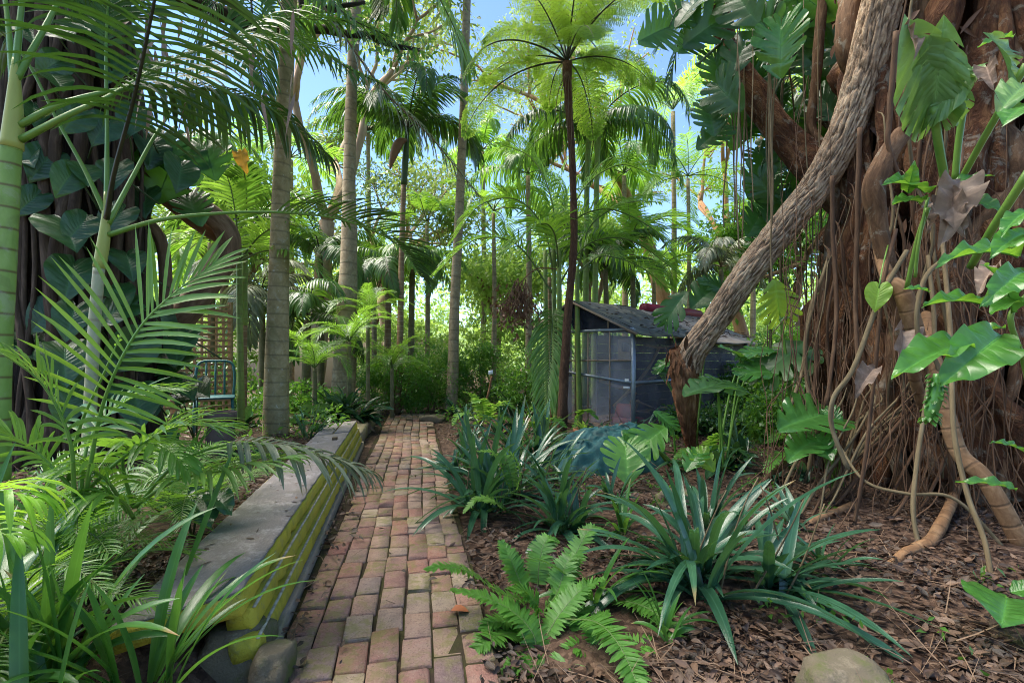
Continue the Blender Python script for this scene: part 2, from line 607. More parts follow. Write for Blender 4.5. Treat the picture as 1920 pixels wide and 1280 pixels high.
class G:
    """tiny node-graph helper"""
    def __init__(self, nt):
        self.nt = nt

    def n(self, t, **kw):
        nd = self.nt.nodes.new(t)
        for k, v in kw.items():
            setattr(nd, k, v)
        return nd

    def l(self, a, b):
        self.nt.links.new(a, b)

    def put(self, sock, v):
        if hasattr(v, 'is_linked') or hasattr(v, 'links'):
            self.l(v, sock)
        elif isinstance(v, (tuple, list)) and len(v) == 3 and sock.type == 'RGBA':
            sock.default_value = (*v, 1)
        else:
            sock.default_value = v

    def attr(self, name, out='Fac'):
        return self.n('ShaderNodeAttribute', attribute_name=name).outputs[out]

    def math(self, op, a, b=0.0, c=0.0, clamp=False):
        nd = self.n('ShaderNodeMath', operation=op, use_clamp=clamp)
        for s, v in zip(nd.inputs, (a, b, c)):
            self.put(s, v)
        return nd.outputs[0]

    def mix(self, f, a, b, blend='MIX'):
        nd = self.n('ShaderNodeMix', data_type='RGBA', blend_type=blend)
        self.put(nd.inputs[0], f)
        self.put(nd.inputs[6], a)
        self.put(nd.inputs[7], b)
        return nd.outputs[2]

    def noise(self, vec, scale, detail=4, rough=0.55, dist=0.0, out='Fac'):
        nd = self.n('ShaderNodeTexNoise')
        if vec is not None:
            self.l(vec, nd.inputs['Vector'])
        nd.inputs['Scale'].default_value = scale
        nd.inputs['Detail'].default_value = detail
        nd.inputs['Roughness'].default_value = rough
        nd.inputs['Distortion'].default_value = dist
        return nd.outputs[out]

    def voro(self, vec, scale, feature='F1', out='Distance'):
        nd = self.n('ShaderNodeTexVoronoi', feature=feature)
        if vec is not None:
            self.l(vec, nd.inputs['Vector'])
        nd.inputs['Scale'].default_value = scale
        return nd.outputs[out]

    def step(self, v, lo, hi):
        nd = self.n('ShaderNodeMapRange', interpolation_type='SMOOTHSTEP')
        self.put(nd.inputs[0], v)
        nd.inputs[1].default_value = lo
        nd.inputs[2].default_value = hi
        return nd.outputs[0]

    def ramp(self, f, stops):
        nd = self.n('ShaderNodeValToRGB')
        el = nd.color_ramp.elements
        while len(el) < len(stops):
            el.new(0.5)
        for e, (p, col) in zip(el, stops):
            e.position = p
            e.color = (*col, 1)
        self.put(nd.inputs[0], f)
        return nd.outputs[0]

    def vscale(self, vec, s):
        nd = self.n('ShaderNodeMapping')
        self.l(vec, nd.inputs[0])
        nd.inputs['Scale'].default_value = s
        return nd.outputs[0]

    def coord(self):
        return self.n('ShaderNodeTexCoord').outputs['Object']

    def bump(self, h, strength=0.5, dist=0.02):
        nd = self.n('ShaderNodeBump')
        nd.inputs['Strength'].default_value = strength
        nd.inputs['Distance'].default_value = dist
        self.put(nd.inputs['Height'], h)
        return nd.outputs[0]

    def bsdf(self, col, rough=0.5, spec=0.5, normal=None, **kw):
        nd = self.n('ShaderNodeBsdfPrincipled')
        self.put(nd.inputs['Base Color'], col)
        self.put(nd.inputs['Roughness'], rough)
        nd.inputs['Specular IOR Level'].default_value = spec
        if normal is not None:
            self.l(normal, nd.inputs['Normal'])
        for k, v in kw.items():
            self.put(nd.inputs[k], v)
        return nd


def leaf_mat(name, dark, light, rough=0.4, trans=0.3, tcol=None, rib=0.3, dry=0.0, drycol=(0.30, 0.20, 0.09), veins=0.0, spec=0.5, vfreq=60.0, pw=1.0):
    m, nt, out = new_mat(name)
    g = G(nt)
    rnd = g.attr('rnd')
    luv = g.n('ShaderNodeSeparateXYZ')
    g.l(g.attr('luv', 'Vector'), luv.inputs[0])
    u, v = g.math('ABSOLUTE', luv.outputs[0]), luv.outputs[1]
    info = g.n('ShaderNodeObjectInfo').outputs['Random']
    f = g.math('ADD', g.math('MULTIPLY', rnd, 0.75), g.math('MULTIPLY', info, 0.25))
    if pw != 1.0:
        f = g.math('POWER', rnd, pw)
    col = g.mix(f, dark, light)
    ns = g.noise(g.coord(), 9, 3)
    col = g.mix(g.math('MULTIPLY', g.step(ns, 0.4, 0.75), 0.35), col, tuple(min(1, c * 1.6 + 0.01) for c in light))
    if rib:
        mid = g.math('SUBTRACT', 1.0, g.step(u, 0.0, 0.16))
        col = g.mix(g.math('MULTIPLY', mid, rib), col, tuple(min(1, c * 2.2 + 0.03) for c in light))
    nrm = None
    h = None
    if veins:
        w = g.math('SINE', g.math('SUBTRACT', g.math('MULTIPLY', v, vfreq), g.math('MULTIPLY', u, vfreq * 0.10)))
        h = g.math('POWER', g.math('ABSOLUTE', w), 0.5)
        col = g.mix(g.math('MULTIPLY', g.math('SUBTRACT', 1.0, g.step(h, 0.1, 0.45)), 0.18), col, tuple(min(1, c * 2 + 0.02) for c in light))
        nrm = g.bump(h, veins, 0.006)
    else:
        stri = g.noise(g.vscale(g.attr('luv', 'Vector'), (7, 0.8, 1)), 3, 2)
        nrm = g.bump(stri, 0.12, 0.004)
    if dry:
        tip = g.math('MULTIPLY', g.step(g.math('ADD', v, g.math('MULTIPLY', ns, 0.12)), 0.92, 1.02), g.step(rnd, 1 - dry, 1 - dry + 0.1))
        col = g.mix(tip, col, drycol)
    b = g.bsdf(col, rough, spec, nrm)
    tr = g.n('ShaderNodeBsdfTranslucent')
    if tcol is None:
        tcol = (light[0] * 2.4 + 0.02, light[1] * 2.3 + 0.02, light[2] * 0.9)
    tc = g.mix(g.math('MULTIPLY', f, 0.6), tuple(min(1, c) for c in tcol), tuple(min(1, c * 1.3) for c in tcol))
    g.l(tc, tr.inputs[0])
    mx = g.n('ShaderNodeMixShader')
    mx.inputs[0].default_value = trans
    g.l(b.outputs[0], mx.inputs[1])
    g.l(tr.outputs[0], mx.inputs[2])
    g.l(mx.outputs[0], out.inputs[0])
    return m


def bark_mat(name, dark, mid, light, scale=(30, 30, 6), rings=0.0, ringcol=(0.1, 0.07, 0.05), bump=0.6, dist=0.02, moss=0.0, rough=0.85, spots=0.0, ringd=0.09, crack=0.0, lichen=0.0):
    m, nt, out = new_mat(name)
    g = G(nt)
    vec = g.attr('luv', 'Vector')
    rnd = g.attr('rnd')
    n1 = g.noise(g.vscale(vec, scale), 1.0, 6, 0.65, 0.6)
    n2 = g.noise(vec, 3.0, 4)
    col = g.ramp(g.math('ADD', g.math('MULTIPLY', n1, 0.75), g.math('MULTIPLY', n2, 0.3)), [(0.30, dark), (0.52, mid), (0.72, light)])
    col = g.mix(g.math('MULTIPLY', rnd, 0.35), col, g.mix(1.0, col, (1.25, 1.1, 0.95), 'MULTIPLY'))
    h = n1
    if crack:
        col = g.mix(g.math('MULTIPLY', g.step(rnd, 0.50, 0.10), crack), col, dark)
    if rings:
        sep = g.n('ShaderNodeSeparateXYZ')
        g.l(vec, sep.inputs[0])
        ph = g.math('FRACT', g.math('ADD', g.math('DIVIDE', sep.outputs[2], ringd), g.math('MULTIPLY', n2, 0.25)))
        rg = g.step(g.math('ABSOLUTE', g.math('SUBTRACT', ph, 0.5)), 0.40, 0.49)
        col = g.mix(g.math('MULTIPLY', rg, rings), col, ringcol)
        h = g.math('SUBTRACT', n1, g.math('MULTIPLY', rg, 0.8))
    if spots or lichen:
        lw_ = g.step(g.noise(vec, 7, 6, 0.7, 0.8), 0.54, 0.64)
        col = g.mix(g.math('MULTIPLY', lw_, lichen), col, (0.40, 0.385, 0.31))
        col = g.mix(g.math('MULTIPLY', g.step(g.noise(vec, 4.3, 5, 0.7, 1.2), 0.52, 0.66), lichen * 0.8), col, (0.075, 0.06, 0.038))
    if spots:
        sp = g.step(g.noise(vec, 22, 2), 0.66, 0.74)
        col = g.mix(g.math('MULTIPLY', sp, spots), col, (0.55, 0.55, 0.48))
    if moss:
        ms = g.step(g.noise(g.coord(), 4, 4), 0.45, 0.7)
        col = g.mix(g.math('MULTIPLY', ms, moss), col, (0.09, 0.11, 0.03))
    b = g.bsdf(col, rough, 0.25, g.bump(h, bump, dist))
    g.l(b.outputs[0], out.inputs[0])
    return m


def plain_mat(name, col, col2=None, scale=8.0, rough=0.6, bump=0.15, metal=0.0, spec=0.4, rndmix=0.0, dist=0.01, dirt=None, dirtamt=0.0):
    m, nt, out = new_mat(name)
    g = G(nt)
    co = g.coord()
    n1 = g.noise(co, scale, 5, 0.6)
    c = g.mix(g.step(n1, 0.3, 0.7), col, col2 or tuple(k * 0.7 for k in col))
    if rndmix:
        c = g.mix(g.math('MULTIPLY', g.attr('rnd'), rndmix), c, tuple(k * 0.5 for k in col))
    if dirt:
        c = g.mix(g.math('MULTIPLY', g.step(g.noise(co, scale * 0.45, 5, 0.7), 0.5, 0.66), dirtamt), c, dirt)
    b = g.bsdf(c, rough, spec, g.bump(n1, bump, dist), Metallic=metal)
    g.l(b.outputs[0], out.inputs[0])
    return m


M = {}
# foliage albedo
M['palm_dark'] = leaf_mat('palm dark green', (0.020, 0.055, 0.018), (0.050, 0.115, 0.030), 0.32, 0.28, (0.16, 0.34, 0.03), dry=0.15)
M['palm_shade'] = leaf_mat('palm green painted shaded', (0.016, 0.048, 0.012), (0.036, 0.090, 0.020), 0.4, 0.14, (0.10, 0.25, 0.02), dry=0.25)  # palm green darkened to hold the shade of the backlit upper fronds
M['palm_mid'] = leaf_mat('palm green', (0.040, 0.115, 0.020), (0.10, 0.215, 0.040), 0.36, 0.38, (0.30, 0.56, 0.05), dry=0.12)
M['palm_bright'] = leaf_mat('palm sunlit green', (0.060, 0.15, 0.025), (0.13, 0.26, 0.045), 0.40, 0.42, (0.36, 0.62, 0.06), dry=0.1)  # lighter copy of the palm green, sunlight put into the colour
M['palm_grey'] = leaf_mat('palm grey green', (0.07, 0.105, 0.06), (0.20, 0.21, 0.14), 0.45, 0.2, (0.2, 0.26, 0.1), dry=0.4)
M['treefern'] = leaf_mat('tree fern lime', (0.085, 0.19, 0.025), (0.17, 0.30, 0.045), 0.5, 0.40, (0.42, 0.64, 0.07), rib=0.1)
M['fern'] = leaf_mat('sword fern green', (0.045, 0.14, 0.02), (0.10, 0.25, 0.04), 0.45, 0.35, (0.30, 0.55, 0.06), rib=0.15)
M['fern_pale'] = leaf_mat('pale fern green', (0.09, 0.22, 0.04), (0.16, 0.32, 0.06), 0.5, 0.4, (0.40, 0.65, 0.09), rib=0.1)
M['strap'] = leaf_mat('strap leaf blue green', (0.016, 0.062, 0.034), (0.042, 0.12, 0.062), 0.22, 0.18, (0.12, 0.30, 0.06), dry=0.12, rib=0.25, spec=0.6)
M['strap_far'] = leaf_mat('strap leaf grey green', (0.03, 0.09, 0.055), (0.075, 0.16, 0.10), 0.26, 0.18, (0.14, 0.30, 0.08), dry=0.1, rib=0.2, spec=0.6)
M['blade'] = leaf_mat('grassy blade green', (0.018, 0.075, 0.016), (0.055, 0.16, 0.028), 0.3, 0.25, (0.20, 0.46, 0.05), dry=0.25, rib=0.2, spec=0.5)
M['lime'] = leaf_mat('lime blade', (0.12, 0.30, 0.03), (0.22, 0.42, 0.05), 0.35, 0.4, (0.45, 0.75, 0.06))
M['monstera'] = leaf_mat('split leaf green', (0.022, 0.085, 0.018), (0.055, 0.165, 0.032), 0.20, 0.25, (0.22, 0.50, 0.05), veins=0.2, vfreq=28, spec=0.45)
M['monstera_sunlit'] = leaf_mat('split leaf painted sunlit', (0.055, 0.16, 0.025), (0.10, 0.25, 0.04), 0.3, 0.3, (0.30, 0.58, 0.05), veins=0.2, vfreq=28)  # split leaf green lightened as if the sun fell on it
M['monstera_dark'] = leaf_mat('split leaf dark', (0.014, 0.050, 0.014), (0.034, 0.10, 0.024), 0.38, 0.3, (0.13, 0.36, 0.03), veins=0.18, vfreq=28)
M['monstera_lime'] = leaf_mat('split leaf backlit lime', (0.13, 0.27, 0.03), (0.22, 0.40, 0.05), 0.35, 0.5, (0.55, 0.80, 0.07), veins=0.3, vfreq=28)  # pale lime copy of the split leaf, backlight put into the colour
M['climber'] = leaf_mat('climber heart leaf', (0.014, 0.045, 0.012), (0.030, 0.088, 0.022), 0.36, 0.15, (0.10, 0.26, 0.04), veins=0.2, vfreq=34, spec=0.55)
M['glossy'] = leaf_mat('glossy bright leaf', (0.028, 0.115, 0.018), (0.070, 0.21, 0.035), 0.30, 0.3, (0.30, 0.62, 0.05), veins=0.25, vfreq=30, spec=0.6)
M['glossy_pale'] = leaf_mat('pale glossy leaf', (0.07, 0.165, 0.045), (0.13, 0.25, 0.075), 0.38, 0.25, (0.26, 0.46, 0.08), veins=0.3, vfreq=44, spec=0.5, dry=0.3)
M['aspid'] = leaf_mat('cast iron leaf', (0.012, 0.045, 0.020), (0.035, 0.095, 0.042), 0.2, 0.14, (0.10, 0.25, 0.05), rib=0.3, spec=0.6)
M['hedge'] = leaf_mat('hedge leaf', (0.030, 0.10, 0.016), (0.085, 0.20, 0.030), 0.35, 0.35, (0.24, 0.50, 0.05), rib=0.1)
M['tree_lime'] = leaf_mat('far tree lime leaf', (0.070, 0.155, 0.032), (0.21, 0.33, 0.075), 0.45, 0.44, (0.42, 0.61, 0.11), rib=0.0)
M['hedge_far'] = leaf_mat('far shrub leaf', (0.085, 0.18, 0.04), (0.21, 0.34, 0.08), 0.45, 0.45, (0.46, 0.66, 0.12), rib=0.0)
M['tree_olive'] = leaf_mat('gum leaf olive', (0.07, 0.13, 0.035), (0.16, 0.22, 0.06), 0.45, 0.35, (0.34, 0.46, 0.10), rib=0.1)
M['tree_dark'] = leaf_mat('fig leaf dark', (0.018, 0.058, 0.014), (0.05, 0.12, 0.028), 0.3, 0.28, (0.16, 0.36, 0.04), rib=0.2)
M['dead'] = leaf_mat('dead leaf', (0.10, 0.062, 0.045), (0.30, 0.215, 0.165), 0.6, 0.1, (0.3, 0.18, 0.1), rib=0.2)
M['dead_blade'] = leaf_mat('withered blade', (0.075, 0.045, 0.025), (0.20, 0.125, 0.07), 0.7, 0.1, (0.2, 0.12, 0.06), rib=0.1)
M['dead_brown'] = leaf_mat('dry brown sheath', (0.07, 0.03, 0.016), (0.20, 0.095, 0.05), 0.6, 0.1, (0.2, 0.1, 0.05), rib=0.1)
M['yellow_leaf'] = leaf_mat('yellowed leaf', (0.42, 0.20, 0.02), (0.55, 0.30, 0.04), 0.5, 0.4, (0.8, 0.42, 0.04), rib=0.2)
M['petiole'] = plain_mat('green stalk', (0.10, 0.22, 0.03), (0.16, 0.27, 0.05), 6, 0.4, 0.05)
M['petiole_dark'] = plain_mat('dark stalk', (0.030, 0.055, 0.018), (0.05, 0.085, 0.025), 8, 0.45, 0.05)
M['rachis'] = plain_mat('rachis', (0.07, 0.12, 0.03), (0.12, 0.16, 0.05), 6, 0.5, 0.05)
M['rachis_brown'] = plain_mat('brown rachis', (0.08, 0.045, 0.02), (0.13, 0.08, 0.035), 6, 0.6, 0.05)
M['rachis_dark'] = plain_mat('blackish rachis', (0.02, 0.022, 0.010), (0.035, 0.035, 0.016), 8, 0.5, 0.05)
# bark
M['palm_trunk'] = bark_mat('ringed palm trunk', (0.18, 0.145, 0.07), (0.29, 0.235, 0.12), (0.40, 0.335, 0.20), (12, 12, 10), 0.5, (0.10, 0.085, 0.05), 0.3, 0.012, moss=0.35, spots=0.5, ringd=0.16, lichen=0.3)
M['palm_grey_trunk'] = bark_mat('grey palm trunk', (0.17, 0.13, 0.08), (0.28, 0.22, 0.145), (0.40, 0.33, 0.225), (12, 12, 10), 0.45, (0.10, 0.08, 0.06), 0.4, 0.012, ringd=0.22, lichen=0.35)
M['palm_mossy'] = bark_mat('mossy palm trunk', (0.09, 0.085, 0.045), (0.16, 0.14, 0.075), (0.24, 0.21, 0.13), (12, 12, 8), 0.3, (0.07, 0.06, 0.04), 0.3, 0.012, moss=0.5, ringd=0.2)
M['cane'] = bark_mat('ringed green cane', (0.15, 0.26, 0.05), (0.22, 0.34, 0.08), (0.30, 0.42, 0.13), (8, 8, 3), 0.85, (0.13, 0.085, 0.035), 0.15, 0.006, rough=0.45, ringd=0.095, lichen=0.3)
M['cane_yellow'] = bark_mat('yellow crownshaft', (0.30, 0.29, 0.07), (0.34, 0.38, 0.10), (0.42, 0.42, 0.14), (8, 8, 2), 0.0, bump=0.1, dist=0.004, rough=0.4)
M['cane_pale'] = bark_mat('pale cane', (0.22, 0.24, 0.13), (0.34, 0.35, 0.22), (0.46, 0.45, 0.32), (8, 8, 3), 0.5, (0.20, 0.15, 0.09), 0.15, 0.006, rough=0.5, ringd=0.13, lichen=0.45)
M['cane_brown'] = bark_mat('brown ringed cane', (0.11, 0.07, 0.035), (0.19, 0.12, 0.065), (0.27, 0.19, 0.12), (10, 10, 5), 0.8, (0.34, 0.28, 0.18), 0.3, 0.008, rough=0.6, ringd=0.10)
M['cane_small'] = bark_mat('slim green cane', (0.10, 0.17, 0.04), (0.16, 0.24, 0.06), (0.24, 0.31, 0.10), (10, 10, 3), 0.5, (0.16, 0.12, 0.06), 0.15, 0.006, rough=0.5, ringd=0.12)
M['fern_trunk'] = bark_mat('fibrous fern trunk', (0.030, 0.014, 0.008), (0.085, 0.042, 0.024), (0.17, 0.092, 0.055), (55, 55, 14), bump=1.0, dist=0.03)
M['rough_bark'] = bark_mat('fissured bark', (0.10, 0.058, 0.034), (0.35, 0.245, 0.165), (0.52, 0.42, 0.31), (26, 26, 13), bump=1.0, dist=0.03, crack=0.9)
M['broken_wood'] = bark_mat('splintered red wood', (0.05, 0.020, 0.010), (0.19, 0.085, 0.042), (0.38, 0.22, 0.12), (40, 40, 4), bump=1.0, dist=0.03)
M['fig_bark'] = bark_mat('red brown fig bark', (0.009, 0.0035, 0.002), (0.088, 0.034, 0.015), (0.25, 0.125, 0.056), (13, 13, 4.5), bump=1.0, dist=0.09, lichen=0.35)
M['fig_root'] = bark_mat('fig root', (0.032, 0.017, 0.010), (0.115, 0.062, 0.033), (0.23, 0.14, 0.082), (22, 22, 6), bump=0.8, dist=0.025, lichen=0.35)
M['fig_tan'] = bark_mat('tan ringed root', (0.10, 0.05, 0.025), (0.22, 0.125, 0.065), (0.34, 0.215, 0.12), (16, 16, 12), 0.5, (0.12, 0.07, 0.04), 0.4, 0.012, ringd=0.12)
M['thin_root'] = bark_mat('thin aerial root', (0.035, 0.019, 0.012), (0.095, 0.053, 0.031), (0.18, 0.11, 0.065), (30, 30, 4), bump=0.3, dist=0.006)
M['vine_root'] = bark_mat('olive hanging root', (0.07, 0.05, 0.027), (0.15, 0.115, 0.065), (0.24, 0.195, 0.12), (30, 30, 4), bump=0.3, dist=0.006)
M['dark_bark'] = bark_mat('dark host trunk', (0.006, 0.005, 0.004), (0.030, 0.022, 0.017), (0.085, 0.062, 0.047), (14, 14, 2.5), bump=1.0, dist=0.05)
M['dark_root'] = bark_mat('dark clinging root', (0.025, 0.017, 0.012), (0.065, 0.045, 0.032), (0.15, 0.11, 0.08), (25, 25, 4), bump=0.5, dist=0.012)
M['limb'] = bark_mat('brown limb', (0.07, 0.045, 0.028), (0.16, 0.105, 0.065), (0.27, 0.19, 0.125), (18, 18, 4), bump=0.7, dist=0.02)
M['gum'] = bark_mat('pale gum bark', (0.24, 0.15, 0.10), (0.38, 0.265, 0.185), (0.52, 0.41, 0.31), (6, 6, 2), bump=0.3, dist=0.02)
M['gum_orange'] = bark_mat('orange gum bark', (0.22, 0.10, 0.05), (0.40, 0.22, 0.12), (0.52, 0.36, 0.23), (8, 8, 2.5), bump=0.4, dist=0.02)


def soil_mat():
    m, nt, out = new_mat('soil and mulch')
    g = G(nt)
    co = g.coord()
    n = g.noise(co, 14, 6, 0.7)
    v = g.voro(co, 38, out='Color')
    sp = g.n('ShaderNodeSeparateColor')
    g.l(v, sp.inputs[0])
    c = g.ramp(g.math('ADD', g.math('MULTIPLY', n, 0.6), g.math('MULTIPLY', sp.outputs[0], 0.4)),
               [(0.25, (0.028, 0.016, 0.012)), (0.5, (0.075, 0.044, 0.030)), (0.75, (0.16, 0.10, 0.07))])
    b = g.bsdf(c, 0.9, 0.2, g.bump(g.math('ADD', n, sp.outputs[1]), 1.0, 0.02))
    g.l(b.outputs[0], out.inputs[0])
    return m


def brick_mat():
    m, nt, out = new_mat('worn paving brick')
    g = G(nt)
    co = g.coord()
    r = g.attr('rnd')
    c = g.ramp(r, [(0.0, (0.33, 0.15, 0.105)), (0.16, (0.27, 0.155, 0.13)), (0.32, (0.33, 0.235, 0.185)), (0.48, (0.31, 0.135, 0.105)), (0.62, (0.22, 0.15, 0.145)),
                   (0.78, (0.38, 0.29, 0.21)), (0.9, (0.33, 0.165, 0.13)), (1.0, (0.19, 0.125, 0.125))])
    n1 = g.noise(co, 17, 8, 0.72)
    n2 = g.noise(co, 110, 4, 0.7)
    c = g.mix(g.math('MULTIPLY', g.step(n1, 0.42, 0.7), 0.4), c, (0.38, 0.28, 0.21))
    c = g.mix(g.math('MULTIPLY', g.step(n1, 0.5, 0.3), 0.4), c, (0.13, 0.085, 0.075))
    c = g.mix(g.math('MULTIPLY', g.step(n2, 0.54, 0.68), 0.65), c, (0.085, 0.06, 0.05))
    c = g.mix(g.math('MULTIPLY', g.step(g.noise(co, 6, 5, 0.7), 0.5, 0.7), 0.45), c, (0.15, 0.115, 0.10))
    c = g.mix(g.math('MULTIPLY', g.step(n2, 0.45, 0.3), 0.35), c, (0.46, 0.38, 0.31))
    ms = g.math('MULTIPLY', g.step(g.noise(co, 3.2, 4, 0.6), 0.42, 0.58), g.step(g.noise(co, 26, 4), 0.38, 0.62))
    c = g.mix(g.math('MULTIPLY', ms, 0.7), c, (0.19, 0.18, 0.055))
    b = g.bsdf(c, 0.82, 0.3, g.bump(g.math('ADD', n1, g.math('MULTIPLY', n2, 0.8)), 0.9, 0.012))
    g.l(b.outputs[0], out.inputs[0])
    return m


def joint_mat():
    m, nt, out = new_mat('mossy sand joint')
    g = G(nt)
    co = g.coord()
    n = g.noise(co, 30, 5)
    ms = g.step(g.noise(co, 2.6, 3), 0.42, 0.62)
    c = g.mix(g.math('MULTIPLY', ms, 0.75), g.mix(n, (0.03, 0.02, 0.015), (0.06, 0.042, 0.032)), (0.05, 0.055, 0.016))
    b = g.bsdf(c, 0.95, 0.1, g.bump(n, 0.8, 0.01))
    g.l(b.outputs[0], out.inputs[0])
    return m


def paint_mat(name, col, worn, scale=5, amt=0.6, moss=(0.16, 0.17, 0.03), mossamt=0.5, rough=0.65):
    m, nt, out = new_mat(name)
    g = G(nt)
    co = g.coord()
    n = g.noise(g.vscale(co, (1, 1, 1)), scale, 6, 0.7)
    f = g.noise(co, scale * 9, 4, 0.7)
    c = g.mix(g.math('MULTIPLY', g.step(g.math('ADD', g.math('MULTIPLY', n, 0.7), g.math('MULTIPLY', f, 0.3)), 0.5, 0.62), amt), col, worn)
    c = g.mix(g.math('MULTIPLY', g.step(g.noise(co, scale * 0.6, 5, 0.65), 0.48, 0.68), mossamt), c, moss)
    c = g.mix(g.math('MULTIPLY', g.step(f, 0.62, 0.72), 0.5), c, (0.06, 0.05, 0.035))
    b = g.bsdf(c, rough, 0.35, g.bump(g.math('ADD', n, g.math('MULTIPLY', f, 0.7)), 0.8, 0.012))
    g.l(b.outputs[0], out.inputs[0])
    return m


def mesh_mat(name, col, alpha):
    m, nt, out = new_mat(name)
    g = G(nt)
    b = g.bsdf(col, 0.7, 0.2)
    t = g.n('ShaderNodeBsdfTransparent')
    n = g.step(g.noise(g.coord(), 2.5, 4), 0.3, 0.7)
    mx = g.n('ShaderNodeMixShader')
    g.l(g.math('ADD', alpha - 0.12, g.math('MULTIPLY', n, 0.24)), mx.inputs[0])
    g.l(t.outputs[0], mx.inputs[1])
    g.l(b.outputs[0], mx.inputs[2])
    g.l(mx.outputs[0], out.inputs[0])
    return m


M['soil'] = soil_mat()
M['brick'] = brick_mat()
M['joint'] = joint_mat()
M['yellow'] = paint_mat('weathered yellow paint', (0.50, 0.43, 0.045), (0.34, 0.31, 0.12), 9, 0.6, (0.24, 0.23, 0.035), 0.6)
M['grey_plank'] = paint_mat('weathered grey timber', (0.20, 0.175, 0.175), (0.34, 0.31, 0.315), 7, 0.8, (0.12, 0.105, 0.06), 0.5)
M['bare_edge'] = plain_mat('bare weathered edge', (0.42, 0.40, 0.33), (0.22, 0.20, 0.14), 30, 0.8, 0.3)
M['concrete'] = paint_mat('mossy footing', (0.24, 0.20, 0.16), (0.32, 0.28, 0.23), 8, 0.6, (0.17, 0.16, 0.05), 0.6, 0.9)
M['rock'] = paint_mat('mossy sandstone', (0.14, 0.115, 0.078), (0.23, 0.19, 0.135), 12, 0.8, (0.085, 0.105, 0.024), 0.9, 0.9)
M['kerb'] = paint_mat('mossy kerb stone', (0.22, 0.18, 0.12), (0.30, 0.25, 0.17), 7, 0.6, (0.17, 0.18, 0.045), 0.8, 0.9)
M['litter'] = leaf_mat('fallen leaf', (0.014, 0.008, 0.0055), (0.15, 0.087, 0.055), 0.6, 0.05, (0.16, 0.08, 0.04), rib=0.1, pw=2.6)
M['twig'] = leaf_mat('fallen twig', (0.055, 0.032, 0.02), (0.22, 0.14, 0.085), 0.7, 0.0, rib=0.0)
M['galv'] = plain_mat('galvanised pipe', (0.34, 0.38, 0.43), (0.26, 0.29, 0.34), 20, 0.4, 0.05, 0.6)
M['timber_trim'] = plain_mat('bare timber trim', (0.36, 0.26, 0.19), (0.25, 0.17, 0.12), 12, 0.8, 0.2)
M['roof_felt'] = plain_mat('dark roof cloth', (0.050, 0.054, 0.066), (0.10, 0.105, 0.12), 6, 0.75, 0.4, dirt=(0.30, 0.27, 0.22), dirtamt=0.55)
M['roof_old'] = plain_mat('old roof sheet', (0.20, 0.175, 0.165), (0.28, 0.25, 0.24), 5, 0.8, 0.3, dirt=(0.17, 0.10, 0.065), dirtamt=0.7)
M['maroon'] = plain_mat('maroon ridge cap', (0.23, 0.012, 0.035), (0.16, 0.010, 0.028), 4, 0.5, 0.05)
M['navy_board'] = plain_mat('navy board', (0.050, 0.054, 0.090), (0.075, 0.075, 0.105), 5, 0.6, 0.1)
M['shade_cloth'] = mesh_mat('grey shade mesh', (0.40, 0.40, 0.45), 0.27)
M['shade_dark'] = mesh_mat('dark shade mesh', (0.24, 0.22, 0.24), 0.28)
M['dark_cloth'] = mesh_mat('dark shade cloth', (0.030, 0.032, 0.046), 0.80)
M['teal'] = plain_mat('teal shade cloth', (0.008, 0.062, 0.068), (0.013, 0.092, 0.098), 14, 0.75, 0.5, dist=0.02, dirt=(0.05, 0.075, 0.065), dirtamt=0.5)
M['teal_plastic'] = plain_mat('teal painted metal', (0.02, 0.10, 0.11), (0.035, 0.14, 0.15), 8, 0.5, 0.05)
M['terracotta'] = plain_mat('terracotta', (0.30, 0.12, 0.055), (0.21, 0.085, 0.04), 8, 0.8, 0.15)
M['clay'] = plain_mat('dull brown clay', (0.15, 0.095, 0.075), (0.10, 0.065, 0.055), 7, 0.7, 0.15, dirt=(0.22, 0.19, 0.17), dirtamt=0.4)
M['lattice'] = plain_mat('tan lattice strip', (0.33, 0.22, 0.115), (0.25, 0.16, 0.08), 14, 0.8, 0.2)
M['cream'] = plain_mat('cream boundary wall', (0.62, 0.50, 0.38), (0.54, 0.42, 0.31), 2, 0.85, 0.1)
M['red'] = plain_mat('faded red plastic', (0.50, 0.055, 0.035), (0.40, 0.04, 0.03), 6, 0.5, 0.05)
M['black'] = plain_mat('black object', (0.015, 0.015, 0.02), (0.03, 0.03, 0.035), 8, 0.5, 0.1)
M['cardboard'] = plain_mat('plywood board', (0.35, 0.24, 0.13), (0.28, 0.19, 0.10), 6, 0.8, 0.05)
M['perch'] = bark_mat('bare perch branch', (0.22, 0.14, 0.085), (0.38, 0.25, 0.16), (0.48, 0.35, 0.24), (20, 20, 4), bump=0.3, dist=0.01)
M['white_tag'] = plain_mat('white tag', (0.72, 0.74, 0.76), (0.6, 0.62, 0.64), 10, 0.4, 0.02)
M['far_hill'] = leaf_mat('far wooded rise', (0.06, 0.12, 0.03), (0.14, 0.22, 0.06), 0.7, 0.0, rib=0.0)
M['far_soil'] = plain_mat('pale sandy ground', (0.40, 0.31, 0.22), (0.3, 0.22, 0.15), 1, 0.9, 0.1)
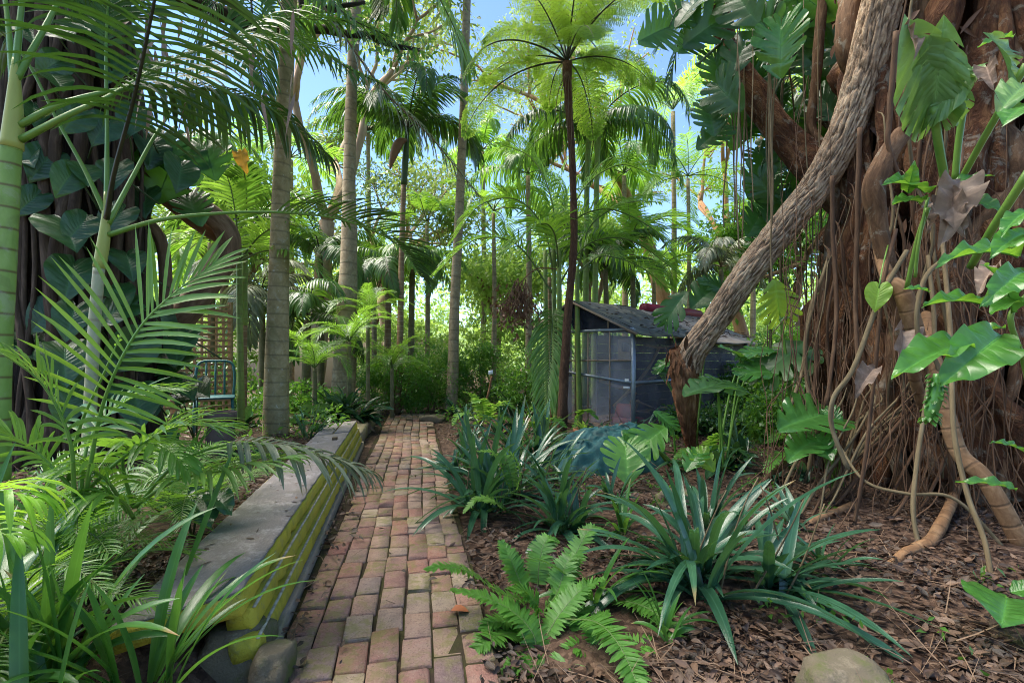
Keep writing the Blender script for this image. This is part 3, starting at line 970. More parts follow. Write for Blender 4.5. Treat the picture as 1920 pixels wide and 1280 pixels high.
# ================================================================== GROUND, PATH, WALL
mb = MB()
NX = [-200, -60, -25, -14] + list(np.arange(-9, 9.01, 0.25)) + [14, 25, 60, 200]
NY = [-60, -20, -6] + list(np.arange(-2, 14.01, 0.25)) + [18, 25, 40, 70, 120, 260]
GV = []
for y in NY:
    for x in NX:
        z = gz(x, y) if (abs(x) <= 9 and -2 <= y <= 14) else 0.0
        onp = path_left(y) - 0.35 < x < path_right(y) + 0.1 and y < 10
        if onp:
            z = -0.02
        GV.append((x, y, z))
w = len(NX)
i, j = np.meshgrid(np.arange(len(NY) - 1), np.arange(w - 1), indexing='ij')
a = i * w + j
mb.add(GV, np.stack([a, a + 1, a + w + 1, a + w], -1).reshape(-1, 4), 0.5, GV)
structure('ground', mb, M['soil'], True)

pd = Vector((-0.197, 1, 0)).normalized()
pn = Vector((pd.y, -pd.x, 0))
mb = MB()
Y0, Y1 = -0.6, 9.75
bk = MB()
ncol, pw = 7, 0.815
pitch = pw / ncol
for cidx in range(ncol):
    s = -0.6 + random.uniform(0, 0.2)
    while s < 9.9:
        ln = 0.205 * random.uniform(0.93, 1.07)
        if random.random() < 0.08:
            ln *= 0.55
        y0 = s * pd.y
        org = Vector((path_left(y0), y0, 0))
        wob = 0.012 * math.sin(s * 2.1 + cidx * 0.6)
        o = org + pn * (cidx * pitch + 0.004 + wob + random.uniform(-0.003, 0.003))
        o.z = -0.03
        zt = 0.052 + random.gauss(0, 0.0032) + 0.004 * math.sin(s * 3 + cidx)
        rot = random.gauss(0, 0.018)
        ex = (pn * math.cos(rot) + pd * math.sin(rot)) * (pitch - random.uniform(0.003, 0.007))
        ey = (pd * math.cos(rot) - pn * math.sin(rot)) * (ln - random.uniform(0.010, 0.018))
        ez = Vector((random.gauss(0, 0.012), random.gauss(0, 0.012), 1)) * zt
        box(bk, o, ex, ey, ez, random.uniform(0.003, 0.007), random.random(), 0, 0.0022)
        s += ln
structure('brick_path', bk, M['brick'], True)
j0, j1 = Vector((path_left(Y0) - 0.02, Y0, 0)), Vector((path_left(Y1) - 0.02, Y1, 0))
mb = MB()
box(mb, Vector((j0.x, j0.y, -0.06)) - pn * 0.02, j1 - j0, pn * (pw + 0.06), (0, 0, 0.071))
structure('path_bed', mb, M['joint'])
mb = MB()
box(mb, Vector((j0.x, j0.y, -0.06)) - pn * 0.22, j1 - j0, pn * 0.198, (0, 0, 0.070))
structure('soil_margin', mb, M['soil'])

# retaining wall: footing board, yellow sleepers stepping back, grey capping
W0, W1 = Vector((-0.90, 1.80, 0)), Vector((-1.93, 6.40, 0))
wd = (W1 - W0)
wn = Vector((-wd.y, wd.x, 0)).normalized()          # away from the path
if wn.x > 0:
    wn = -wn
wall = thing('sleeper_wall', 'low yellow painted timber retaining wall with grey weathered capping beside the brick path', 'retaining wall', W0)
mb = MB()
box(mb, W0 + Vector((0, 0, -0.05)), wd, wn * 0.09, (0, 0, 0.125), 0.006)
part('footing', mb, M['concrete'], wall)
for k, (off, z0, hh, yy) in enumerate(((0.020, 0.078, 0.084, 0.02), (0.048, 0.167, 0.085, -0.03), )):
    mb = MB()
    u0 = W0 + wd * (0.012 * k) + wn * off
    plank(mb, u0 + Vector((0, 0, z0)), wd * (0.985 - 0.006 * k), wn * 0.10, Vector((0, 0, hh)) + wn * 0.012, 0.008, 0.004, 120, seed=k * 5)
    slp = part('sleeper', mb, M['yellow'], wall)
    mb = MB()
    box(mb, u0 + Vector((0, 0, z0 + hh + 0.0002)) + wn * 0.004, wd * 0.985, wn * 0.012, (0, 0, 0.0045), 0.0)
    part('bare_strip', mb, M['bare_edge'], slp)
cap0 = W0 + wn * 0.075 + Vector((0, 0, 0.258))
skew = wn * 0.285 + Vector((-0.02, -0.20, 0))
mb = MB()
plank(mb, cap0, wd * 0.985, skew, Vector((0, 0, 0.076)) + wn * 0.008, 0.009, 0.005, 140, seed=3)
capo = part('capping_beam', mb, M['yellow'], wall)
mb = MB()
cu = wd * 0.985
o0 = cap0 + wn * 0.012 + Vector((0, 0, 0.0772))
plank(mb, o0 + Vector((0, 0, -0.002)), cu * 0.80, skew * 0.95, (0, 0, 0.014), 0.005, 0.004, 160, seed=8, chip=0.02)
part('capping_board', mb, M['grey_plank'], wall)
mb = MB()
box(mb, o0 + cu * 0.803, cu * 0.19, skew * 0.42, (0, 0, 0.022), 0.004, None, 0, 0.0012)
box(mb, o0 + cu * 0.803 + skew * 0.48, cu * 0.195, skew * 0.47, (0, 0, 0.016), 0.004, None, 0, 0.0012)
part('spliced_board', mb, M['grey_plank'], wall)
mb = MB()
q = o0 + cu * 0.70 + skew * 0.18
box(mb, q + Vector((0, 0, 0.0105)), cu * 0.012, wn * 0.05, (0, 0, 0.03), 0.004)
part('rusty_block', mb, M['rachis_brown'], wall)

ks = [(0.0, 0.30), (0.31, 0.27), (0.59, 0.23), (0.83, 0.22)]
KL = ['mossy kerb stone butting against the far end of the yellow wall', 'mossy kerb stone second along from the yellow wall',
      'mossy kerb stone third along from the yellow wall', 'small mossy kerb stone last before the hedge at the path end']
K0, K1 = Vector((-1.985, 6.48, -0.04)), Vector((-2.52, 9.5, -0.04))
for (t, ln), lb in zip(ks, KL):
    mb = MB()
    p = K0.lerp(K1, t)
    box(mb, p, (K1 - K0) * (ln - 0.012), Vector((-0.22, -0.05, 0)), Vector((0, 0, 0.22 + random.uniform(-0.02, 0.03))), 0.03, None, 0, 0.008)
    single('kerb_stone', mb, M['kerb'], lb, 'kerb stone', 'stones edging the far path')

for (px, py, sz, seed, lb, hgt) in (
        (1590, 1335, (0.17, 0.13, 0.11), 3, 'mossy flat topped rock in the leaf litter at the bottom edge', 0),
        (512, 1285, (0.075, 0.10, 0.13), 8, 'pale mossy rock standing against the end of the yellow wall', 0),
        (448, 1255, (0.13, 0.15, 0.17), 14, 'dark brown rock under the cut end of the grey capping', 0.0),
        (1272, 958, (0.19, 0.15, 0.11), 5, 'yellow green mossy rock between two strap leaf clumps', 0),
        (812, 790, (0.28, 0.22, 0.12), 21, 'low flat stone closing the end of the brick path', 0),
        (880, 800, (0.16, 0.2, 0.10), 25, 'brown edging stone beside the path behind the strap leaves', 0)):
    mb = MB()
    d = CH * FPX / (py - HY)
    p = at(px, py, d)
    rock(mb, (p.x, p.y, gz(p.x, p.y) + sz[2] * 0.25 + hgt), sz, seed)
    single('rock', mb, M['rock'], lb, 'rock')

# ================================================================== AVIARY
K = Vector((1.78, 7.2, 0))
u = Vector((-0.676, 0.737, 0)).normalized()
v = Vector((u.y, -u.x, 0))
A_, B_ = 1.72, 4.0
EZ, AZ = 1.58, 2.09
Z = Vector((0, 0, 1))
av = thing('aviary', 'grey mesh walled garden aviary with a low dark pitched roof', 'aviary', K)


def K_(uu, vv, z):
    return K + u * uu + v * vv + Z * z


for (uu, vv, h) in ((0, 0, EZ), (A_, 0, 1.79), (0, 2.0, EZ), (0, B_, EZ), (A_, B_, 1.78)):
    mb = MB()
    pipe(mb, K_(uu, vv, -0.1), K_(uu, vv, h), 0.032)
    part('post', mb, M['galv'], av)
mb = MB()
pipe(mb, K_(1.1, 0, 0.1), K_(1.1, 0, AZ - 0.04), 0.014)
pipe(mb, K_(0.45, 0, EZ), K_(0.45, 0, 1.77), 0.012)
part('gable_strut', mb, M['timber_trim'], av)
for (p, q, r) in (((0, 0, EZ), (A_, 0, EZ), 0.026), ((0, 0, 0.79), (A_, 0, 0.96), 0.022), ((0, 0, 0.79), (0, B_, 0.79), 0.024),
                  ((0, 0, EZ - 0.05), (0, B_, EZ - 0.05), 0.02)):
    mb = MB()
    pipe(mb, K_(*p), K_(*q), r)
    part('rail', mb, M['galv'], av)
mb = MB()
for t in (0.42, 0.84):
    pipe(mb, K_(t, 0.0, 0.1), K_(t, 0, EZ), 0.010)
pipe(mb, K_(0, 0.005, 1.12), K_(A_, 0.005, 1.10), 0.012)
door = part('door_frame', mb, M['timber_trim'], av)


def quad(mb, a, b, c, d, th=0.004, cc=0.5):
    a, b, c, d = (Vector(q) for q in (a, b, c, d))
    n = (b - a).cross(d - a).normalized() * th
    vs = [a, b, c, d, a + n, b + n, c + n, d + n]
    mb.add([tuple(q) for q in vs], [(3, 2, 1, 0), (4, 5, 6, 7), (0, 1, 5, 4), (1, 2, 6, 5), (2, 3, 7, 6), (3, 0, 4, 7)], cc, (0, 0, 0))


mb = MB()
quad(mb, K_(0.03, 0.02, 0.12), K_(A_ - 0.03, 0.02, 0.12), K_(A_ - 0.03, 0.02, EZ - 0.03), K_(0.03, 0.02, EZ - 0.03))
part('front_mesh', mb, M['shade_cloth'], av, False)
mb = MB()
quad(mb, K_(0.02, 0.03, 0.12), K_(0.02, B_ - 0.03, 0.12), K_(0.02, B_ - 0.03, EZ - 0.03), K_(0.02, 0.03, EZ - 0.03))
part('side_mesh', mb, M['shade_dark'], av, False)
mb = MB()
quad(mb, K_(0.03, 0.02, EZ + 0.03), K_(1.1, 0.02, EZ + 0.03), K_(1.1, 0.02, AZ - 0.04), K_(1.08, 0.02, AZ - 0.04))
quad(mb, K_(1.1, 0.021, EZ + 0.03), K_(A_ - 0.03, 0.021, EZ + 0.03), K_(A_ - 0.03, 0.021, 1.76), K_(1.1, 0.021, AZ - 0.04))
part('gable_cloth', mb, M['dark_cloth'], av, False)
mb = MB()
for t in range(9):
    z0 = 0.05 + t * 0.17
    quad(mb, K_(A_ - 0.04, 1.3, z0), K_(A_ - 0.04, B_, z0), K_(A_ - 0.04, B_, z0 + 0.165), K_(A_ - 0.04, 1.3, z0 + 0.165), 0.02)
    quad(mb, K_(0.0, B_ - 0.04, z0), K_(A_, B_ - 0.04, z0), K_(A_, B_ - 0.04, z0 + 0.165), K_(0.0, B_ - 0.04, z0 + 0.165), 0.02)
quad(mb, K_(A_ - 0.05, 0.05, 0.05), K_(A_ - 0.05, 0.55, 0.05), K_(A_ - 0.05, 0.55, EZ), K_(A_ - 0.05, 0.05, EZ), 0.02)
part('back_boards', mb, M['navy_board'], av, False)
mb = MB()
quad(mb, K_(0.0, 0.0, 0.0), K_(0.0, B_, 0.0), K_(0, B_, 0.12), K_(0, 0, 0.12), 0.03)
bar(mb, K_(0, -0.02, 0.11), K_(A_, -0.02, 0.11), 0.04, 0.05)
part('bottom_plate', mb, M['timber_trim'], av, False)


def roof_sheet(side, v0, v1, ov, zoff=0.0, nseg=14):
    m = MB()
    s = (AZ - EZ) / 1.1
    V, n2 = [], 9
    for a in range(nseg + 1):
        vv = v0 + (v1 - v0) * a / nseg
        for b in range(n2):
            t = b / (n2 - 1) * ((1.1 if side > 0 else A_ - 1.1) + ov)
            uu = 1.1 - t if side > 0 else 1.1 + t
            z = AZ - s * t + zoff + 0.02 * mnoise.noise((vv * 2, t * 3, side)) - 0.012 * math.sin(PI * t / 1.1)
            V.append(tuple(K_(uu, vv, z)))
    V2 = [(x, y, z - 0.014) for x, y, z in V]
    i, j = np.meshgrid(np.arange(nseg), np.arange(n2 - 1), indexing='ij')
    a = i * n2 + j
    f = np.stack([a, a + 1, a + n2 + 1, a + n2], -1).reshape(-1, 4)
    N0 = len(V)
    edge = []
    for j in range(n2 - 1):
        edge += [(j, j + 1, j + 1 + N0, j + N0), (nseg * n2 + j + 1, nseg * n2 + j, nseg * n2 + j + N0, nseg * n2 + j + 1 + N0)]
    for i in range(nseg):
        edge += [(i * n2 + n2 - 1, (i + 1) * n2 + n2 - 1, (i + 1) * n2 + n2 - 1 + N0, i * n2 + n2 - 1 + N0)]
    m.add(V + V2, np.vstack([f, f[:, ::-1] + N0, np.array(edge)]), 0.5, (0, 0, 0))
    return m


rf = part('roof', roof_sheet(1, -0.12, 1.62, 0.22), M['roof_felt'], av)
part('roof', roof_sheet(-1, -0.12, 1.62, 0.22), M['roof_felt'], av)
orf = part('old_roof', roof_sheet(1, 1.60, 4.15, 0.30, -0.03), M['roof_old'], av)
part('old_roof', roof_sheet(-1, 1.60, 4.15, 0.20, -0.03), M['roof_old'], av)
mb = MB()
tube(mb, [K_(1.1, 2.0, AZ + 0.0), K_(1.1, 3.0, AZ + 0.01), K_(1.1, 4.2, AZ + 0.0)], 0.10, 10)
part('ridge_cap', mb, M['maroon'], orf)
mb = MB()
bar(mb, K_(1.1, -0.13, AZ - 0.03), K_(-0.15, -0.13, EZ - 0.085), 0.02, 0.03)
bar(mb, K_(1.1, -0.13, AZ - 0.03), K_(A_ + 0.22, -0.13, AZ - 0.464 * (A_ - 1.1 + 0.22) - 0.03), 0.02, 0.03)
bar(mb, K_(-0.10, 0.05, EZ - 0.075), K_(-0.10, 1.6, EZ - 0.075), 0.02, 0.03)
part('barge_trim', mb, M['timber_trim'], rf)
mb = MB()
box(mb, K_(0.035, -0.045, 0.70), u * 0.11, v * 0.012, Z * 0.035, 0.003)
box(mb, K_(0.05, -0.045, 0.80), u * 0.07, v * 0.012, Z * 0.045, 0.003)
part('latch', mb, M['white_tag'], door)
# things inside it
mb = MB()
for pts, r in (([K_(0.9, 0.6, 0.35), K_(0.5, 0.9, 0.75), K_(0.35, 1.2, 1.05), K_(0.3, 1.5, 1.35)], 0.022),
               ([K_(1.2, 0.5, 0.78), K_(0.7, 0.8, 0.66), K_(0.3, 1.3, 0.84)], 0.025),
               ([K_(0.25, 0.45, 0.62), K_(0.4, 0.5, 0.35), K_(0.2, 0.9, 0.28)], 0.016),
               ([K_(0.2, 0.7, 1.36), K_(0.3, 1.6, 1.32), K_(0.2, 2.4, 1.42)], 0.016),
               ([K_(0.15, 0.35, 0.5), K_(0.15, 1.3, 0.28)], 0.012),
               ([K_(0.5, 0.35, 0.2), K_(0.25, 0.55, 0.5), K_(0.6, 0.9, 0.2)], 0.014)):
    tube(mb, spline([q_ * 0.75 + K * 0.25 + Z * (q_.z * 0.25) for q_ in pts], 14), [r * 1.4, r], 7, lump=0.2, lfreq=8)
single('perch_branch', mb, M['perch'], 'bare forked perch branches propped inside the mesh aviary', 'perch', origin=tuple(K))
mb = MB()
box(mb, K_(0.50, 0.14, 0.12), u * -0.42 + v * 0.03, v * 0.26, Z * 0.12, 0.02)
box(mb, K_(0.46, 0.16, 0.242), u * -0.30, v * 0.05, Z * 0.20 + v * 0.08, 0.01)
single('feed_tray', mb, M['red'], 'faded red plastic feed tray low inside the aviary', 'tray', origin=tuple(K))
t = thing('nest_board', 'square plywood board with a dark round basket hung behind the aviary mesh', 'nest board', K_(0.35, 0.3, 1.2))
mb = MB()
box(mb, K_(0.36, 0.12, 1.12), u * -0.28, v * 0.02, Z * 0.32, 0.004)
part('board', mb, M['cardboard'], t)
mb = MB()
rock(mb, K_(0.20, 0.10, 1.30), (0.07, 0.06, 0.11), 4, 0.2)
part('basket', mb, M['black'], t)

# teal netted mound
mb = MB()
cen = np.array((1.03, 5.15, gz(1.0, 5.1)))
nu, nv = 120, 56
V = []
for i in range(nv + 1):
    t = i / nv
    for j in range(nu):
        a = 2 * PI * j / nu
        k = 1 + 0.16 * mnoise.noise((math.cos(a) * 1.5, math.sin(a) * 1.5, 3.3)) + 0.10 * mnoise.noise((math.cos(a) * 5, math.sin(a) * 5, t * 2))
        rr = t * k
        fine = 0.016 * abs(mnoise.noise((math.cos(a) * t * 9, math.sin(a) * t * 9, 7))) + 0.005 * mnoise.noise((math.cos(a) * t * 22, math.sin(a) * t * 22, 7))
        crs = abs(mnoise.noise((math.cos(a) * t * 4 + 5, math.sin(a) * t * 4, 2)))
        h = fine - 0.06 * max(0, 0.22 - crs) / 0.22 * t + 0.36 * (1 - t ** 4.5) * (1 + 0.22 * math.cos(a - 0.6) * t) + 0.07 * mnoise.noise((math.cos(a) * t * 3, math.sin(a) * t * 3, 1)) + 0.022 * mnoise.noise((math.cos(a) * t * 8, math.sin(a) * t * 8, 1))
        fold = 0.035 * math.sin(a * 9 + 3 * mnoise.noise((a, t * 3, 0))) * t ** 2
        V.append((cen[0] + 0.64 * (rr + fold) * math.cos(a), cen[1] + 0.46 * (rr + fold) * math.sin(a), cen[2] + max(-0.02, h if t < 0.999 else -0.02)))
i, j = np.meshgrid(np.arange(nv), np.arange(nu), indexing='ij')
a = i * nu + j
b = i * nu + (j + 1) % nu
mb.add(V, np.stack([a, a + nu, b + nu, b], -1).reshape(-1, 4), 0.5, V)
single('netted_mound', mb, M['teal'], 'low mound covered with teal shade cloth on the mulch before the aviary', 'covered mound')

# clay chimney pot in the left bed
p = at(413, 800, 5.0)
cp = thing('clay_pot', 'tall dull brown clay pot with a flared tilted rim in the raised bed', 'pot', (p.x, p.y, 0.2))
mb = MB()
lathe(mb, (p.x, p.y, 0.2), [(0.01, 0), (0.125, 0), (0.135, 0.02), (0.130, 0.16), (0.110, 0.30), (0.112, 0.33)], 28)
part('body', mb, M['clay'], cp)
mb = MB()
lathe(mb, (p.x, p.y, 0.2), [(0.113, 0.32), (0.145, 0.335), (0.152, 0.42), (0.138, 0.42), (0.125, 0.34), (0.02, 0.32)], 28)
ro = part('rim', mb, M['clay'], cp)
p = at(1100, 812, 6.6)
mb = MB()
lathe(mb, (p.x, p.y, 0.0), [(0.01, 0), (0.12, 0), (0.16, 0.16), (0.185, 0.17), (0.185, 0.21), (0.16, 0.21), (0.14, 0.14), (0.01, 0.13)], 26)
tp = thing('terracotta_pot', 'orange terracotta pot with a small fern standing behind the teal mound', 'pot', (p.x, p.y, 0))
part('pot_body', mb, M['terracotta'], tp)
mb = MB()
strap_clump(mb, (p.x, p.y, 0.16), 14, 0.22, 0.04, (30, 80), (0.8, 1.5), 0.05)
part('foliage', mb, M['fern_pale'], tp)

# garden marker
t = thing('plant_marker', 'rustic wooden stake with a small white tag leaning beside the path end', 'marker', at(905, 780, 8.4))
mb = MB()
tube(mb, spline([at(898, 800, 7.6), at(915, 740, 7.6), at(922, 705, 7.6)], 8), [0.022, 0.014], 7, lump=0.3, lfreq=9)
part('stake', mb, M['broken_wood'], t)
mb = MB()
q = at(920, 702, 7.55)
box(mb, q + Vector((-0.035, 0, 0)), (0.07, 0.01, 0.01), (0, 0.01, 0), (0.0, 0, 0.06), 0.003)
part('tag', mb, M['white_tag'], t)

# lattice, chair, boundary wall at the back of the left bed
L0, L1 = at(215, 735, 6.4), at(432, 735, 7.1)
la = thing('lattice_panel', 'tan square lattice screen behind the dark climber leaves', 'lattice', (L0.x, L0.y, 0))
mb = MB()
L0.z = L1.z = 0.30
dv = (L1 - L0)
nrm = dv.cross(Z).normalized()
k = int(dv.length / 0.085)
for t in range(k + 1):
    bar(mb, L0 + dv * (t / k), L0 + dv * (t / k) + Z * 1.55, 0.036, 0.008)
for t in range(19):
    bar(mb, L0 + Z * (t * 0.085) + nrm * 0.01, L0 + dv + Z * (t * 0.085) + nrm * 0.01, 0.008, 0.036)
part('slats', mb, M['lattice'], la, False)
mb = MB()
for t in (0, 0.5, 1):
    bar(mb, L0 + dv * t + Z * -0.3 - nrm * 0.03, L0 + dv * t + Z * 1.66 - nrm * 0.03, 0.05)
bar(mb, L0 + Z * 1.6 - nrm * 0.03, L0 + dv + Z * 1.6 - nrm * 0.03, 0.05)
part('panel_frame', mb, M['lattice'], la, False)

c0 = at(402, 790, 6.0)
c0.z = 0.24
ch = thing('garden_chair', 'teal painted metal garden chair half hidden behind the clay pot', 'chair', c0, rz=0.5)
for sx, sy in ((-1, -1), (1, -1), (-1, 1), (1, 1)):
    mb = MB()
    tube(mb, [(0.2 * sx, 0.2 * sy, 0), (0.2 * sx, 0.2 * sy, 0.2), (0.19 * sx, 0.19 * sy, 0.43)], 0.014, 8)
    lpart('leg', mb, M['teal_plastic'], ch)
mb = MB()
box(mb, (-0.22, -0.22, 0.43), (0.44, 0, 0), (0, 0.44, 0), (0, 0, 0.025), 0.008)
lpart('seat', mb, M['teal_plastic'], ch)
mb = MB()
tube(mb, spline([(-0.2, 0.2, 0.43), (-0.21, 0.25, 0.7), (-0.17, 0.29, 0.86), (0, 0.30, 0.88), (0.17, 0.29, 0.86), (0.21, 0.25, 0.7), (0.2, 0.2, 0.43)], 24), 0.016, 8)
for xx in (-0.1, 0, 0.1):
    tube(mb, [(xx, 0.21, 0.45), (xx, 0.26, 0.7), (xx, 0.295, 0.875)], 0.012, 6)
lpart('backrest', mb, M['teal_plastic'], ch)

bw = thing('boundary_wall', 'pale cream boundary wall glimpsed in sun between the palm trunks', 'wall', at(600, 690, 17))
mb = MB()
q0, q1 = at(180, 0, 14.5), at(860, 0, 21)
q0.z = q1.z = 0
box(mb, q0, q1 - q0, (0, 0.2, 0), (0, 0, 1.75), 0.02)
part('render_face', mb, M['cream'], bw)
mb = MB()
box(mb, q0 + Vector((0, -0.04, 1.752)), q1 - q0, (0, 0.28, 0), (0, 0, 0.09), 0.02)
part('coping', mb, M['far_soil'], bw)
# ================================================================== FROND LIBRARIES (local, stalk along +X)
FM = {'dark': (M['palm_dark'], M['rachis_dark']), 'mid': (M['palm_mid'], M['rachis']), 'bright': (M['palm_bright'], M['rachis']),
      'grey': (M['palm_grey'], M['rachis_brown'])}
LIB = {}
GEO = {'king': dict(n=52, l=0.62, w=0.040, start=0.10, a0=72, a1=30, droop=2.6, lift=0.05, S=5, r=0.013),
       'cane': dict(n=44, l=0.50, w=0.032, start=0.22, a0=62, a1=26, droop=0.9, lift=0.35, S=5, r=0.011),
       'feather': dict(n=58, l=0.40, w=0.018, start=0.14, a0=70, a1=28, droop=0.7, lift=0.2, S=4, r=0.009),
       'pygmy': dict(n=44, l=0.20, w=0.010, start=0.1, a0=70, a1=30, droop=0.6, lift=0.2, S=3, r=0.005)}
ARC = {'king': [(2.2, 0.7, 1.9), (2.1, 0.6, 1.6), (2.3, 0.8, 2.3)], 'cane': [(1.75, 0.6, 1.5), (1.8, 0.5, 1.2), (1.7, 0.7, 1.8)],
       'feather': [(1.9, 0.5, 1.3), (1.8, 0.6, 1.7), (1.9, 0.6, 1.0)], 'pygmy': [(0.95, 0.6, 1.6), (0.9, 0.5, 1.3), (0.95, 0.7, 1.9)]}


def frond_lib(geo, tone):
    k = (geo, tone)
    if k not in LIB:
        LIB[k] = []
        for (L, e0, b) in ARC[geo]:
            mb = MB()
            frond(mb, arch(L, e0, b, sway=random.uniform(-0.3, 0.3)), **GEO[geo])
            LIB[k].append(mb.mesh('frond', list(FM[tone])))
    return LIB[k]


def put_frond(root, me, pos, az, el=0.0, s=1.0, roll=0.0, name='frond'):
    o = link(name, me, root)
    o.location = Vector(pos) - root.location
    o.rotation_euler = (roll, -el, az)
    o.scale = (s, s, s)
    return o


def crown(root, geo, tone, pos, n, el=(-0.3, 0.5), s=(0.85, 1.1), az0=None, lib=None):
    lib = lib or frond_lib(geo, tone)
    az0 = random.uniform(0, 6) if az0 is None else az0
    for i in range(n):
        put_frond(root, lib[i % len(lib)], pos, az0 + i * 2.399 + random.uniform(-0.2, 0.2), random.uniform(*el), random.uniform(*s), random.uniform(-0.2, 0.2))


def trunk(root, pts, rad, mat, sides=14, n=24, lump=0.05, name='trunk', lfreq=3):
    mb = MB()
    tube(mb, spline(pts, n), rad, sides, lump=lump, lfreq=lfreq, seed=random.random() * 4, c=0.3)
    return part(name, mb, M[mat], root)


def fronds_px(root, lst, mats, **kw):
    """lst: fronds as ([(px, py, depth), ...], overrides)"""
    for pts, ov in lst:
        k = dict(kw)
        k.update(ov)
        mats2 = k.pop('mats', mats)
        mb = MB()
        frond(mb, [at(*p) for p in pts], **k)
        part('frond', mb, list(mats2), root)


# ================================================================== STANDING PALMS
# 1: thick ringed palm in the left bed
r1 = thing('ringed_palm', 'thick grey green palm trunk with faint rings rising from the left raised bed', 'palm', (at(517, 800, 5.8).x, 5.8, 0.2))
mb = MB()
tube(mb, spline([(r1.location.x, 5.8, 0.1), at(520, 640, 5.8), at(526, 400, 5.8), at(534, 180, 5.8), at(545, -60, 5.8), at(552, -300, 5.8)], 60),
     [0.152, 0.134, 0.115, 0.098, 0.090, 0.086, 0.082, 0.08], 24, lump=0.03, lfreq=4, c=0.3)
part('trunk', mb, M['palm_trunk'], r1)
crown(r1, 'king', 'dark', at(552, -300, 5.8), 11, (-0.5, 0.4), (0.9, 1.15))
# 2: tall grey palm
r2 = thing('tall_palm', 'tall pale grey palm trunk left of the path end, thickening at its mossy foot', 'palm', (at(650, 0, 9.2).x, 9.2, 0))
trunk(r2, [at(640, 800, 9.2), at(648, 640, 9.2), at(654, 480, 9.2), at(655, 330, 9.2), at(660, 150, 9.2), at(670, -40, 9.2), at(676, -260, 9.2)],
      [0.23, 0.20, 0.15, 0.112, 0.102, 0.096, 0.09], 'palm_grey_trunk', 20, 40, 0.06)
crown(r2, 'king', 'dark', at(676, -260, 9.2), 10, (-0.4, 0.4), (1.0, 1.3))
# 3: straight slender palm at the path end
r3 = thing('slender_palm', 'straight slender grey palm trunk standing in the hedge at the end of the path', 'palm', (at(848, 0, 10.2).x, 10.2, 0))
trunk(r3, [at(845, 775, 10.2), at(849, 700, 10.2), at(853, 560, 10.2), at(862, 380, 10.2), at(870, 180, 10.2), at(876, -30, 10.2), at(880, -190, 10.2)],
      [0.14, 0.118, 0.102, 0.092, 0.086, 0.082, 0.078], 'palm_grey_trunk', 18, 40, 0.04)
crown(r3, 'king', 'mid', at(880, -190, 10.2), 9, (-0.5, 0.4), (1.0, 1.25))
# 4: thin palm with a hanging brown sheath
r4 = thing('thin_palm', 'thin palm with dark crownshaft and a brown flower sheath hanging under its crown', 'palm', (at(752, 0, 10).x, 10, 0))
trunk(r4, [at(745, 775, 10), at(750, 640, 10), at(753, 480, 10), at(757, 345, 10)], [0.075, 0.066, 0.058, 0.055], 'cane_brown', 12, 24)
trunk(r4, [at(757, 347, 10), at(760, 300, 10), at(764, 240, 10)], [0.062, 0.068, 0.04], 'petiole_dark', 12, 10, name='crownshaft')
mb = MB()
tube(mb, spline([at(762, 262, 9.9), at(748, 268, 9.85), at(738, 290, 9.8), at(731, 318, 9.8)], 12), [0.03, 0.085, 0.10, 0.07, 0.01], 10, lump=0.2)
part('flower_sheath', mb, M['dead_brown'], r4)
crown(r4, 'king', 'dark', at(764, 242, 10), 12, (-0.1, 0.9), (0.8, 1.05), 0.4)
# 5: short thin palms at the back
for k, (px, top, d, lb) in enumerate(((727, 500, 11.0, 'short dark stemmed palm with dead skirt just right of the tall grey palm'),
                                      (771, 505, 11.6, 'short olive stemmed palm between the thin palm and the slender palm'),
                                      (575, 600, 9.4, 'small ringed palm with drooping dark crown behind the thick ringed palm'))):
    r = thing('short_palm', lb, 'palm', (at(px, 0, d).x, d, 0), 'short palms behind the hedge')
    trunk(r, [at(px - 2, 800, d), at(px, 640, d), at(px + 2, top, d)], [0.09, 0.075, 0.065], 'cane_brown' if k == 0 else 'palm_mossy', 12, 18)
    if k == 0:
        mb = MB()
        for q in range(16):
            a = q * 0.4
            p = at(px + 2, top, d)
            ribbons(mb, [p], [(math.cos(a) * 0.5, math.sin(a) * 0.5, -0.6)], [(0, 0, 1)], 0.6, 0.09, 1.0, 5, 'lance')
        part('dead_skirt', mb, M['dead_brown'], r)
    crown(r, 'king', ('dark', 'mid', 'dark')[k], at(px + 2, top - 10, d), 10, (-0.6, 0.5), (0.6, 0.85))
# canes in the left middle
r = thing('ringed_cane', 'slim green and brown ringed cane standing left of the thick ringed palm', 'palm', (at(455, 0, 6.6).x, 6.6, 0.1))
trunk(r, [at(456, 800, 6.6), at(456, 700, 6.6), at(457, 610, 6.6)], [0.05, 0.047, 0.044], 'cane_brown', 12, 20)
trunk(r, [at(457, 612, 6.6), at(458, 520, 6.6), at(460, 440, 6.6)], [0.043, 0.042, 0.036], 'cane_small', 12, 16, name='crownshaft')
crown(r, 'cane', 'dark', at(460, 442, 6.6), 7, (-0.2, 0.6), (0.7, 0.9))

